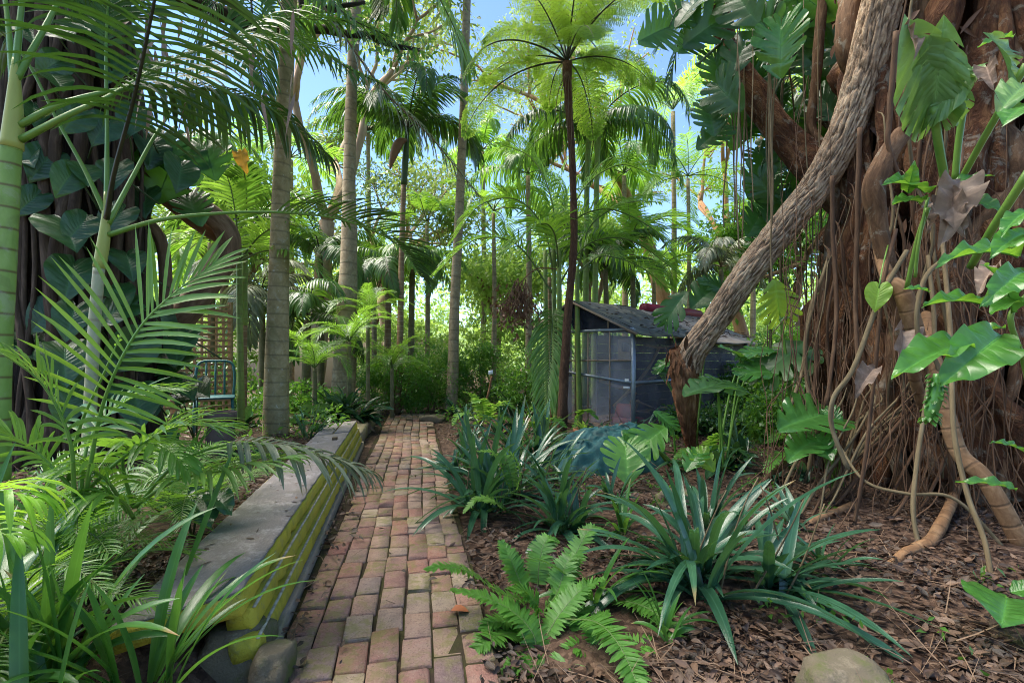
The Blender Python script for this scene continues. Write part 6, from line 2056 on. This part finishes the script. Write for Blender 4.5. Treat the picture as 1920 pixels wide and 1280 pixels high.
fern_px('sword fern with fronds arching down at the bottom edge right of the larger fern',
        [[(1150, 1130, 2.35), (1180, 1128, 2.25), (1230, 1150, 2.15), (1285, 1215, 2.0), (1300, 1290, 1.85)],
         [(1060, 1160, 2.1), (1115, 1165, 1.98), (1155, 1200, 1.85), (1190, 1270, 1.7), (1200, 1330, 1.6)],
         [(1150, 1260, 2.0), (1180, 1220, 2.0), (1215, 1210, 2.0), (1250, 1240, 1.95)],
         [(1130, 1270, 2.0), (1110, 1230, 2.0), (1080, 1215, 2.0), (1050, 1240, 1.95)],
         [(1160, 1240, 2.0), (1130, 1200, 2.05), (1120, 1170, 2.1), (1140, 1150, 2.1)]], at(1150, 1210, 2.1))
fern_px('bright fern fronds growing up through the large strap leaf clump',
        [[(960, 930, 3.6), (945, 890, 3.6), (925, 850, 3.6), (895, 845, 3.6)], [(965, 925, 3.6), (955, 880, 3.65), (945, 855, 3.7), (920, 852, 3.7)],
         [(968, 930, 3.5), (975, 890, 3.5), (965, 860, 3.5), (945, 840, 3.5)], [(955, 960, 3.4), (925, 940, 3.4), (895, 935, 3.4), (870, 960, 3.35)]], at(962, 950, 3.6), 'fern_pale', 0.08, 36, 0.02)
fern_px('pale feathery fern beside the wooden stake',
        [[(905, 790, 7.6), (895, 760, 7.55), (885, 742, 7.5), (870, 735, 7.45)], [(912, 790, 7.6), (925, 765, 7.5), (945, 755, 7.4), (965, 765, 7.35)], [(908, 790, 7.6), (905, 765, 7.4), (900, 750, 7.3), (890, 755, 7.2)],
         [(908, 792, 7.6), (880, 775, 7.5), (860, 780, 7.4), (850, 795, 7.35)], [(912, 790, 7.6), (935, 780, 7.4), (955, 785, 7.3), (970, 800, 7.2)]], at(908, 792, 7.6), 'fern_pale', 0.17, 30, 0.04, 'pale_fern')
fern_px('fern fronds beside the broken stump foot', [[(1335, 880, 4.9), (1330, 840, 4.9), (1345, 815, 4.8), (1375, 815, 4.7)], [(1335, 880, 4.9), (1350, 850, 4.8), (1385, 845, 4.7), (1415, 865, 4.6)], [(1333, 880, 4.9), (1315, 850, 4.8), (1290, 845, 4.7), (1265, 860, 4.6)], [(1335, 880, 4.9), (1340, 850, 5.1), (1360, 835, 5.2), (1390, 840, 5.3)]], at(1335, 882, 4.9), 'fern', 0.11, 34, 0.026)
fern_px('pale fern fronds on the litter left of the fig roots', [[(1500, 860, 4.4), (1490, 825, 4.4), (1465, 815, 4.3), (1440, 830, 4.2)], [(1500, 860, 4.4), (1515, 825, 4.4), (1540, 815, 4.4), (1560, 835, 4.3)], [(1500, 862, 4.4), (1480, 850, 4.2), (1455, 860, 4.1), (1435, 885, 4.0)]], at(1500, 862, 4.4), 'fern', 0.11, 34, 0.026)
fern_px('fern fronds at the foot of the cane palm', [[(1010, 835, 6.6), (1000, 800, 6.6), (985, 790, 6.5), (965, 800, 6.4)], [(1012, 835, 6.6), (1020, 795, 6.6), (1040, 785, 6.5), (1060, 800, 6.4)], [(1075, 815, 6.8), (1085, 780, 6.8), (1100, 770, 6.7), (1120, 785, 6.6)]],
        at(1012, 836, 6.6), 'fern', 0.16, 28, 0.04)

# ================================================================== LEFT SIDE
# young canes at the left edge
c1 = thing('green_cane_palm', 'bright green ringed cane palm cut by the left edge', 'palm', (at(5, 0, 2.2).x, 2.2, 0.2))
trunk(c1, [at(-6, 900, 2.2), at(-3, 700, 2.2), at(8, 480, 2.2), at(18, 300, 2.2), at(22, 275, 2.2)], [0.047, 0.045, 0.043, 0.040, 0.038], 'cane', 16, 40, 0.02)
trunk(c1, [at(22, 278, 2.2), at(26, 220, 2.2), at(28, 150, 2.2), at(30, 110, 2.2)], [0.041, 0.034, 0.020, 0.013], 'cane_yellow', 14, 14, name='crownshaft')
fronds_px(c1, [
    ([(36, 235, 2.2), (130, 190, 2.25), (260, 165, 2.4), (390, 168, 2.65), (510, 205, 2.95), (620, 300, 3.2)], dict(l=0.42, droop=3.0, start=0.42, n=42, w=0.026)),
    ([(40, 262, 2.2), (130, 215, 2.2), (210, 178, 2.3), (330, 110, 2.6), (470, 70, 3.0), (620, 90, 3.4)], dict(l=0.48, droop=1.6, start=0.40)),
    ([(28, 150, 2.2), (42, 0, 2.2), (60, -140, 2.2), (120, -300, 2.3)], dict(mats=(M['palm_mid'], M['petiole']), start=0.6)),
    ([(30, 150, 2.2), (80, 60, 2.25), (150, -60, 2.35), (260, -160, 2.5), (420, -140, 2.9)], dict(start=0.45, l=0.5, droop=1.8)),
    ([(26, 160, 2.2), (10, 0, 2.25), (-20, -150, 2.3)], dict(start=0.7)),
], (M['palm_shade'], M['petiole']), n=38, l=0.5, w=0.020, start=0.35, a0=62, a1=25, droop=1.6, lift=0.1, r=0.011)
c2 = thing('yellow_cane_palm', 'yellow green cane palm with narrow upright stalks right of the left edge cane', 'palm', (at(180, 0, 2.7).x, 2.7, 0.2))
trunk(c2, [at(166, 860, 2.7), at(170, 740, 2.7), at(178, 600, 2.7), at(186, 500, 2.7)], [0.034, 0.031, 0.029, 0.027], 'cane_pale', 14, 30)
trunk(c2, [at(186, 502, 2.7), at(194, 455, 2.7), at(199, 400, 2.7), at(200, 360, 2.7)], [0.030, 0.029, 0.018, 0.012], 'cane_yellow', 14, 12, name='crownshaft')
fronds_px(c2, [
    ([(204, 440, 2.7), (300, 412, 2.75), (410, 400, 2.95), (520, 398, 3.2), (640, 412, 3.5), (740, 455, 3.8), (790, 520, 3.9)], dict(l=0.44, start=0.5, n=44, droop=0.6, lift=0.45, w=0.028)),
    ([(203, 420, 2.7), (250, 330, 2.8), (300, 240, 2.9), (380, 130, 3.2), (500, 40, 3.6), (640, 40, 4.0)], dict(start=0.55, droop=1.7)),
    ([(200, 400, 2.7), (201, 250, 2.7), (200, 60, 2.7), (215, -120, 2.8)], dict(start=0.62, droop=1.4)),
    ([(198, 400, 2.7), (160, 320, 2.65), (110, 230, 2.6), (40, 100, 2.5), (-60, 10, 2.4)], dict(start=0.75)),
    ([(200, 410, 2.65), (215, 320, 2.5), (252, 180, 2.3), (290, 0, 2.1), (320, -150, 2.0)], dict(mats=(M['palm_shade'], M['rachis_dark']), start=0.42, l=0.58, droop=1.0, n=34, w=0.019, a0=78, a1=50, lean=(0.15, 0, -0.25))),
], (M['palm_shade'], M['petiole']), n=38, l=0.46, w=0.022, start=0.4, a0=62, a1=25, droop=1.5, lift=0.1, r=0.010)
# hanging dry leaflets
for k in range(22):
    mb = MB()
    ribbons(mb, [at(random.uniform(230, 560), random.uniform(0, 190), random.uniform(2.5, 3.1))], RNG.normal(0, 0.25, (1, 3)) + (0.1, 0, -1), RNG.normal(0, 0.4, (1, 3)) + (0, -1, 0),
            random.uniform(0.15, 0.34), 0.022, 0.6, 7, 'lance', 0.4, twist=random.gauss(0, 1.5))
    part('dry_leaflet', mb, M['dead'], c2)
# young seedlings with open fans
y1 = thing('young_cane_palm', 'young palm with one broad open frond of long bright leaflets in the left foreground', 'palm', at(150, 900, 1.9))
fronds_px(y1, [
    ([(128, 900, 1.9), (150, 800, 1.88), (195, 700, 1.85), (228, 625, 1.85)], dict(l=0.02, n=4, start=0.9, w=0.01)),
    ([(160, 930, 1.85), (185, 790, 1.82), (215, 700, 1.80), (262, 615, 1.80), (320, 555, 1.82), (400, 495, 1.88)], dict(l=0.40, n=24, start=0.22, a0=80, a1=22, droop=0.3, lift=0.15, w=0.018, up=(0.25, -0.6, 0.55), mats=(M['palm_bright'], M['petiole']))),
    ([(140, 930, 1.8), (130, 820, 1.75), (80, 720, 1.7), (0, 660, 1.65)], dict(l=0.32, n=18)),
    ([(150, 930, 1.9), (240, 850, 1.9), (330, 800, 1.95), (420, 800, 2.0)], dict(l=0.30, n=20)),
    ([(150, 930, 1.9), (60, 840, 1.85), (-20, 800, 1.8)], dict(l=0.30, n=16)),
    ([(150, 930, 1.9), (170, 820, 2.0), (240, 750, 2.1), (330, 730, 2.2)], dict(l=0.28, n=20)),
], (M['palm_mid'], M['petiole']), n=22, l=0.34, w=0.018, start=0.3, a0=70, a1=25, droop=0.7, lift=0.2, r=0.006)
y2 = thing('young_cane_palm', 'young palm whose pale drooping frond reaches over the grey capping of the wall', 'palm', at(250, 960, 2.1))
fronds_px(y2, [
    ([(255, 950, 2.1), (330, 870, 2.1), (430, 832, 2.12), (530, 838, 2.15), (610, 858, 2.2), (690, 885, 2.25)], dict(l=0.36, n=24, start=0.4, a0=62, a1=22, droop=2.2, lift=0.25, w=0.024, mats=(M['palm_grey'], M['petiole']))),
    ([(250, 950, 2.1), (330, 900, 2.0), (430, 880, 2.0), (540, 860, 2.05)], dict(l=0.34, n=22, start=0.3, droop=1.0)),
    ([(250, 950, 2.1), (230, 870, 2.05), (250, 830, 2.0), (310, 840, 1.9), (350, 880, 1.85)], dict(l=0.22, n=22)),
    ([(240, 960, 2.0), (200, 900, 1.9), (160, 880, 1.85), (90, 900, 1.8)], dict(l=0.24, n=20)),
    ([(250, 970, 1.95), (230, 940, 1.85), (190, 930, 1.8), (150, 960, 1.75)], dict(l=0.2, n=20)),
    ([(250, 950, 2.1), (290, 890, 2.3), (380, 850, 2.5), (480, 830, 2.7)], dict(l=0.3, n=20)),
], (M['palm_mid'], M['petiole']), n=22, l=0.32, w=0.018, start=0.25, a0=68, a1=25, droop=1.2, lift=0.25, r=0.006)
y3 = thing('young_cane_palm', 'bright lime palm leaflets curving in at the left edge', 'palm', at(-60, 960, 1.25))
fronds_px(y3, [([(-150, 1000, 1.3), (-80, 945, 1.28), (0, 920, 1.25), (60, 935, 1.25)], dict(l=0.24, n=10, start=0.2)), ([(-150, 1040, 1.3), (-90, 1000, 1.3), (-30, 990, 1.3), (30, 1010, 1.28)], dict(l=0.22, n=9))],
          (M['lime'], M['petiole']), w=0.018, a0=60, a1=20, droop=2.2, lift=0.3, r=0.005)
# filler seedlings on the left bed
for k, (px, py, d, lb) in enumerate(((60, 760, 2.3, 'tuft of thin palm seedlings at the foot of the left edge cane'), (120, 850, 2.0, 'tuft of thin palm seedlings before the young open frond palm'), (300, 790, 3.0, 'tuft of thin palm seedlings near the clay pot'),
                                     (40, 900, 1.6, 'tuft of thin palm seedlings at the left edge above the grassy blades'), (380, 850, 2.7, 'tuft of thin palm seedlings beside the far half of the capping'))):
    p = at(px, py, d)
    p.z = gz(p.x, p.y)
    t = thing('palm_seedling', lb, 'seedling', p, 'palm seedlings in the left bed')
    crown(t, 'pygmy', 'mid', p + Vector((0, 0, 0.02)), 11, (0.1, 0.9), (0.55, 0.85))
# grassy blades in the near left corner
clump('grassy clump of long green blades in the near left corner', 30, 1330, 110, 0.66, 0.034, 'blade', el=(45, 88), droop=(0.7, 1.8), spread=0.30, group=None, name='grassy_clump', stalks=0, z=0.22, S=11)
clump('grassy clump whose blades fall over the cut end of the grey capping', 120, 1310, 22, 0.48, 0.030, 'blade', el=(25, 75), droop=(0.8, 2.0), spread=0.15, group=None, name='grassy_clump', stalks=0, z=0.22, S=11)
clump('grassy clump behind the corner blades in the left bed', 60, 1090, 54, 0.6, 0.03, 'blade', el=(35, 85), droop=(0.8, 1.9), spread=0.2, group=None, name='grassy_clump', stalks=0, z=0.22, S=10)
mb = MB()
gb = thing('tall_grass', 'single long upright grass blade standing beside the wall capping', 'blade', at(345, 1085, 1.9))
ribbons(mb, [at(345, 1085, 1.9)], [tuple(at(435, 845, 1.95) - at(345, 1085, 1.9))], [(-0.3, -1, 0.2)], 0.55, 0.028, 0.05, 9, 'strap', 0.3, 0.8)
part('blade', mb, M['blade'], gb)
clump('broad strap leaved clump with yellow tips left of the clay pot', 330, 870, 18, 0.55, 0.055, 'blade', el=(40, 80), droop=(0.5, 1.2), spread=0.1, group=None, name='broad_strap_clump', stalks=0, z=0.24)
clump('cast iron clump of wide dark leaves right of the thick ringed palm', 610, 792, 60, 0.66, 0.13, 'aspid', el=(30, 80), droop=(0.8, 1.7), spread=0.42, group=None, name='cast_iron_plant', stalks=0, z=0.2, S=8)
clump('cast iron leaves spilling over the mossy kerb', 650, 792, 26, 0.44, 0.11, 'aspid', el=(20, 70), droop=(1.0, 2.0), spread=0.25, group=None, name='cast_iron_plant', stalks=0, z=0.18, S=8)
clump('cast iron leaves between the clay pot and the thick ringed palm', 470, 800, 20, 0.42, 0.10, 'aspid', el=(15, 65), droop=(0.8, 1.8), spread=0.2, group=None, name='cast_iron_plant', stalks=0, z=0.22, S=8)
clump('strap leaf tuft right at the foot of the thick ringed palm', 560, 830, 20, 0.5, 0.04, 'strap_far', el=(45, 85), droop=(0.5, 1.4), spread=0.12, group=None, stalks=0, z=0.22)
clump('low strap leaf tuft in front of the thick ringed palm', 470, 865, 22, 0.4, 0.04, 'strap', el=(15, 65), droop=(0.6, 1.6), spread=0.14, group=None, stalks=0, z=0.22)
dk = thing('dark_leaf_plant', 'dark glossy bluish leaves lying low beside the grey capping', 'plant', at(360, 985, 2.6))
for b, tp, me, ws, face in (((345, 930, 2.5), (395, 985, 2.35), BROAD[0], 1.5, 0.35), ((395, 925, 2.5), (432, 965, 2.4), BROAD[1], 1.3, 0.4), ((345, 940, 2.5), (285, 950, 2.4), BROAD[2], 1.2, 0.35), ((360, 935, 2.5), (380, 905, 2.6), BROAD[3], 1.2, 0.3)):
    o = place_leaf(dk, me, at(*b), at(*tp), face, ws)
    me2 = o.data.copy()
    me2.materials[0] = M['aspid']
    o.data = me2
mb = MB()
for b in ((345, 930, 2.5), (395, 925, 2.5), (345, 940, 2.5), (360, 935, 2.5)):
    q = at(*b)
    tube(mb, spline([q, q + Vector((0.0, 0.03, -0.1)), Vector((at(360, 985, 2.6).x, 2.6, 0.22))], 6), 0.006, 6)
part('stalks', mb, M['petiole_dark'], dk)
gl = thing('broad_leaf_plant', 'bright green heart leaf climber leaf standing before the teal chair', 'plant', at(370, 735, 5.3))
for b, tp in (((352, 728, 5.2), (392, 745, 5.1)), ((352, 730, 5.2), (330, 760, 5.1)), ((290, 650, 5.0), (340, 680, 4.9)), ((320, 690, 5.0), (370, 670, 4.9))):
    place_leaf(gl, random.choice(HEART), at(*b), at(*tp), 0.6, 1.4)
mb = MB()
for b in ((352, 728, 5.2), (290, 650, 5.0), (320, 690, 5.0)):
    q = at(*b)
    tube(mb, spline([q, q + Vector((0.05, 0.05, -0.2)), Vector((at(370, 0, 5.3).x, 5.3, 0.2))], 8), 0.008, 6)
part('stalks', mb, M['petiole_dark'], gl)

# fronds that hang in front of the palms from crowns above the picture
hp = thing('overhanging_palm', 'palm whose long dark and grey fronds hang across the sky at the top left', 'palm', at(470, -330, 5.0))
trunk(hp, [at(470, -200, 5.0), at(470, -330, 5.0)], 0.08, 'petiole_dark', 10, 6, name='crownshaft')
fronds_px(hp, [
    ([(480, -250, 5.0), (560, -60, 4.9), (640, 60, 4.8), (720, 170, 4.8), (810, 260, 4.9), (900, 370, 5.0)], dict(mats=FM['grey'], l=0.45, droop=2.4, miss=0.15)),
    ([(480, -250, 5.0), (560, -90, 4.6), (640, 20, 4.4), (730, 70, 4.3)], {}),
    ([(470, -260, 5.0), (430, -60, 4.7), (380, 60, 4.5), (340, 190, 4.4)], {}),
    ([(475, -260, 5.0), (500, -60, 4.6), (560, 60, 4.3), (640, 120, 4.1), (720, 160, 4.0)], dict(l=0.4)),
    ([(465, -260, 5.0), (360, -120, 4.6), (250, -20, 4.3), (140, 60, 4.2)], {}),
    ([(475, -260, 5.0), (470, -40, 4.8), (480, 90, 4.6), (505, 200, 4.5)], dict(l=0.45)),
], FM['dark'], n=44, l=0.5, w=0.030, start=0.22, a0=66, a1=28, droop=1.8, lift=0.1, r=0.012)
# long leaflets from tall palm crown seen at the top centre
tp_ = thing('top_palm', 'bright palm frond hanging in from the top edge above the thin palm', 'palm', at(690, -300, 7.5))
trunk(tp_, [at(690, -240, 7.5), at(690, -320, 7.5)], 0.09, 'petiole_dark', 10, 6, name='crownshaft')
fronds_px(tp_, [([(695, -260, 7.5), (760, -120, 7.3), (815, -20, 7.2), (855, 60, 7.2), (880, 130, 7.3)], dict(l=0.8, droop=1.9)), ([(690, -260, 7.5), (720, -130, 7.0), (740, -40, 6.8), (745, 50, 6.8)], dict(l=0.7)),
                ([(690, -260, 7.5), (650, -120, 7.2), (600, -20, 7.1), (560, 90, 7.1)], dict(l=0.7, mats=FM['dark']))],
          FM['mid'], n=44, w=0.05, start=0.2, a0=66, a1=28, droop=1.7, lift=0.05, r=0.016)
# yellow dead leaf caught in the frond and backlit cycad-like frond
yl = thing('yellow_leaf', 'orange yellow dead leaf hanging beside the thick ringed palm', 'leaf', at(458, 285, 4.8))
place_leaf(yl, BROAD[1], at(452, 282, 4.8), at(462, 322, 4.8), 0.8, 1.3, 0.3, 'blade').data = big_leaf('blade', 'broad', M['yellow_leaf'], 41, 1.0, 1.0, 0.1)
bf = thing('backlit_frond_palm', 'short palm with one upright backlit lime frond left of the thick ringed palm', 'palm', (at(450, 0, 6.2).x, 6.2, 0.2))
trunk(bf, [at(452, 800, 6.2), at(450, 640, 6.2), at(448, 480, 6.2)], [0.045, 0.04, 0.03], 'cane_small', 10, 16)
fronds_px(bf, [([(448, 490, 6.2), (445, 430, 6.2), (432, 350, 6.15), (408, 290, 6.1)], dict(l=0.42, w=0.035, n=34, a0=80, a1=45, droop=0.5, up=(0.3, -1, 0.1), start=0.1)),
               ([(448, 490, 6.2), (490, 440, 6.1), (540, 420, 6.0), (590, 440, 5.9)], {}), ([(448, 490, 6.2), (400, 450, 6.1), (360, 450, 6.0), (320, 480, 5.9)], {}),
               ([(448, 490, 6.2), (500, 470, 6.0), (560, 480, 5.8), (620, 530, 5.7)], {}), ([(448, 490, 6.2), (470, 420, 6.4), (520, 380, 6.6), (580, 390, 6.8)], {})],
          FM['bright'], n=34, l=0.4, w=0.03, start=0.2, a0=64, a1=28, droop=0.9, lift=0.25, r=0.009)

# ================================================================== LEAF LITTER AND TWIGS
def scatter(n, smin, smax, twig=False):
    m = MB()
    P, Lh, W = [], [], []
    while len(P) < n:
        y = math.exp(random.uniform(math.log(1.0), math.log(9.5)))
        x = random.uniform(-1.2, 1.2) * y * 1.05
        if path_left(y) - 0.05 < x < path_right(y) + 0.02:
            ed = min(x - path_left(y), path_right(y) - x)
            if random.random() > (0.30 if ed < 0.05 else 0.10 if ed < 0.12 else 0.010):
                continue
            z = 0.03
        elif x < path_left(y):
            wl = -0.50 - 0.222 * y - 0.33
            if y < 9 and x > wl - 0.05:
                continue
            z = gz(x, y)
        else:
            z = gz(x, y)
        if mnoise.noise((x * 1.6, y * 1.6, 3.0)) + 0.35 < random.random() * 0.6:
            continue
        P.append((x, y, z + random.uniform(0.004, 0.028)))
    P = np.array(P)
    A = RNG.random(n) * 6.283
    D = np.stack([np.cos(A), np.sin(A), RNG.normal(0, 0.22, n)], -1)
    N = RNG.normal(0, 0.38, (n, 3)) + (0, 0, 1)
    if twig:
        ribbons(m, P, D, N, RNG.uniform(0.05, 0.35, n), RNG.uniform(0.002, 0.006, n), RNG.normal(0, 0.3, n), 3, 'blunt', 0.8)
    else:
        L = RNG.uniform(smin, smax, n)
        ribbons(m, P, D, N, L, L * RNG.uniform(0.28, 0.5, n), RNG.normal(0.2, 0.7, n), 3, 'leaf', 0.45, twist=RNG.normal(0, 0.4, n))
    return m


lm = scatter(32000, 0.018, 0.06)
l2 = scatter(3200, 0.05, 0.095)
lm.add(np.concatenate(l2.V), np.concatenate(l2.F), np.concatenate(l2.Cc), np.concatenate(l2.U))
structure('leaf_litter', lm, M['litter'], True, 'stuff')
weed = MB()
wc = []
for _ in range(240):
    y = random.uniform(1.6, 6.5)
    x = random.uniform(path_right(y) + 0.05, 3.6)
    if mnoise.noise((x * 0.9, y * 0.9, 8)) < 0.05:
        continue
    wc.append(((x, y, gz(x, y) + 0.03), random.uniform(0.03, 0.08)))
for _ in range(150):
    y = random.uniform(1.5, 6.5)
    x = -0.85 - 0.222 * y - random.uniform(0.15, 2.2)
    wc.append(((x, y, gz(x, y) + 0.03), random.uniform(0.03, 0.09)))
leaf_cloud(weed, wc, 12, 0.045, 0.02)
structure('weeds', weed, M['hedge'], True, 'stuff')
structure('twigs', scatter(5000, 0, 0, True), M['twig'], True, 'stuff')
# leaves lying on the aviary roof and the mound belong to the same litter
m = MB()
n = 260
P = []
for _ in range(n):
    t, vv = random.random() ** 0.7, random.uniform(1.4, 4.1) if random.random() < 0.8 else random.uniform(0.2, 1.5)
    q = K_(1.1 - t * 1.25, vv, AZ - (AZ - EZ) / 1.1 * t * 1.25 + 0.01)
    P.append(tuple(q))
for _ in range(9):
    P.append((1.03 + random.uniform(-0.3, 0.3), 5.05 + random.uniform(-0.25, 0.1), 0.50))
P = np.array(P)
A = RNG.random(len(P)) * 6.283
ribbons(m, P, np.stack([np.cos(A), np.sin(A), np.zeros(len(P))], -1), (0.3, 0, 1), RNG.uniform(0.06, 0.14, len(P)), 0.035, RNG.normal(0, 0.6, len(P)), 3, 'leaf', 0.5)
structure('roof_litter', m, M['litter'], True, 'stuff')
# low ground cover among the middle distance plants
m = MB()
cl = []
for _ in range(330):
    d = random.uniform(5.5, 13)
    px = random.uniform(-100, 2000)
    x = at(px, 0, d).x
    if path_left(d) - 0.3 < x < path_right(d) + 0.25 and d < 10:
        continue
    if (Vector((x, d, 0)) - K_(1.1, 1.8, 0)).length < 2.2:
        continue
    if d < 8 and 0.2 < x < 1.9:
        continue
    cl.append(((x, d, gz(x, d) + random.uniform(0.03, 0.22)), random.uniform(0.12, 0.3)))
leaf_cloud(m, cl, 26, 0.10, 0.045)
structure('ground_cover', m, M['hedge'], True, 'stuff')
lf = MB()
q = at(870, 1158, CH * FPX / (1158 - HY))
ribbons(lf, [(q.x - 0.06, q.y, 0.035)], [(1, 0.1, 0.05)], [(0, 0, 1)], 0.085, 0.06, 0.5, 4, 'leaf', 0.35)
single('fallen_leaf', lf, plain_mat('orange fallen leaf', (0.42, 0.14, 0.06), (0.3, 0.09, 0.04), 20, 0.5), 'curled orange fallen leaf lying on the bricks by the sword fern', 'fallen leaf')

shrub('leafy shrub low under the backlit split leaf', g0(1500, 6.2), 0.6, 0.9, 60, 55, 0.08, 0.045, 'hedge', 'shrubs by the fig')
shrub('low leafy plant behind the broken stump and mound', g0(1340, 6.9), 0.7, 0.6, 50, 50, 0.075, 0.04, 'tree_dark', 'shrubs by the fig')
cl_ = MB()
n = 46
tq = RNG.random(n)
PP = np.array([tuple(o0 + cu * (0.03 + 0.75 * t) + skew * random.uniform(0.05, 0.9) + Vector((0, 0, 0.0125))) for t in tq])
A = RNG.random(n) * 6.283
ribbons(cl_, PP, np.stack([np.cos(A), np.sin(A), np.zeros(n)], -1), RNG.normal(0, 0.12, (n, 3)) + (0, 0, 1), RNG.uniform(0.015, 0.06, n), RNG.uniform(0.006, 0.018, n), RNG.normal(0, 0.3, n), 3, 'leaf', 0.3)
structure('capping_litter', cl_, M['litter'], True, 'stuff')
# ================================================================== CAMERA, SKY, SUN
sc = bpy.context.scene
cam = bpy.data.cameras.new('camera')
cam.sensor_width = 36
cam.lens = FPX / 1920 * 36
cam.shift_y = (HY - 640) / 1920
cam.clip_start = 0.05
cam.clip_end = 1000
co = bpy.data.objects.new('camera', cam)
C.objects.link(co)
co.location = (0, 0, CH)
co.rotation_euler = (PI / 2, 0, 0)
sc.camera = co

SUN_EL, SUN_AZ = math.radians(60), math.radians(-72)     # azimuth from +Y towards +X
wd_ = bpy.data.worlds.new('World')
sc.world = wd_
wd_.use_nodes = True
nt = wd_.node_tree
bg = nt.nodes['Background']
sky = nt.nodes.new('ShaderNodeTexSky')
sky.sky_type = 'NISHITA'
sky.sun_disc = False
sky.sun_elevation = SUN_EL
sky.sun_rotation = SUN_AZ
sky.air_density = 0.7
sky.dust_density = 0.05
sky.ozone_density = 3.5
nt.links.new(sky.outputs[0], bg.inputs[0])
bg.inputs[1].default_value = 0.10
sl = bpy.data.lights.new('sun', 'SUN')
sl.energy = 4.5
sl.angle = math.radians(50)
sl.color = (1.0, 0.93, 0.82)
so = bpy.data.objects.new('sun', sl)
C.objects.link(so)
dirv = Vector((math.sin(SUN_AZ) * math.cos(SUN_EL), math.cos(SUN_AZ) * math.cos(SUN_EL), math.sin(SUN_EL)))
so.rotation_euler = dirv.to_track_quat('Z', 'Y').to_euler()
so.location = dirv * 30
sc.view_settings.view_transform = 'Standard'
sc.view_settings.look = 'None'
sc.view_settings.exposure = 2.1
sc.view_settings.gamma = 1.0
sc.view_settings.use_white_balance = True
sc.view_settings.white_balance_temperature = 6600
sc.view_settings.white_balance_tint = 8
sc.cycles.max_bounces = 8
sc.cycles.diffuse_bounces = 4
sc.cycles.glossy_bounces = 3
sc.cycles.transmission_bounces = 4
sc.cycles.transparent_max_bounces = 12
sc.cycles.use_denoising = True
sc.cycles.filter_width = 1.0
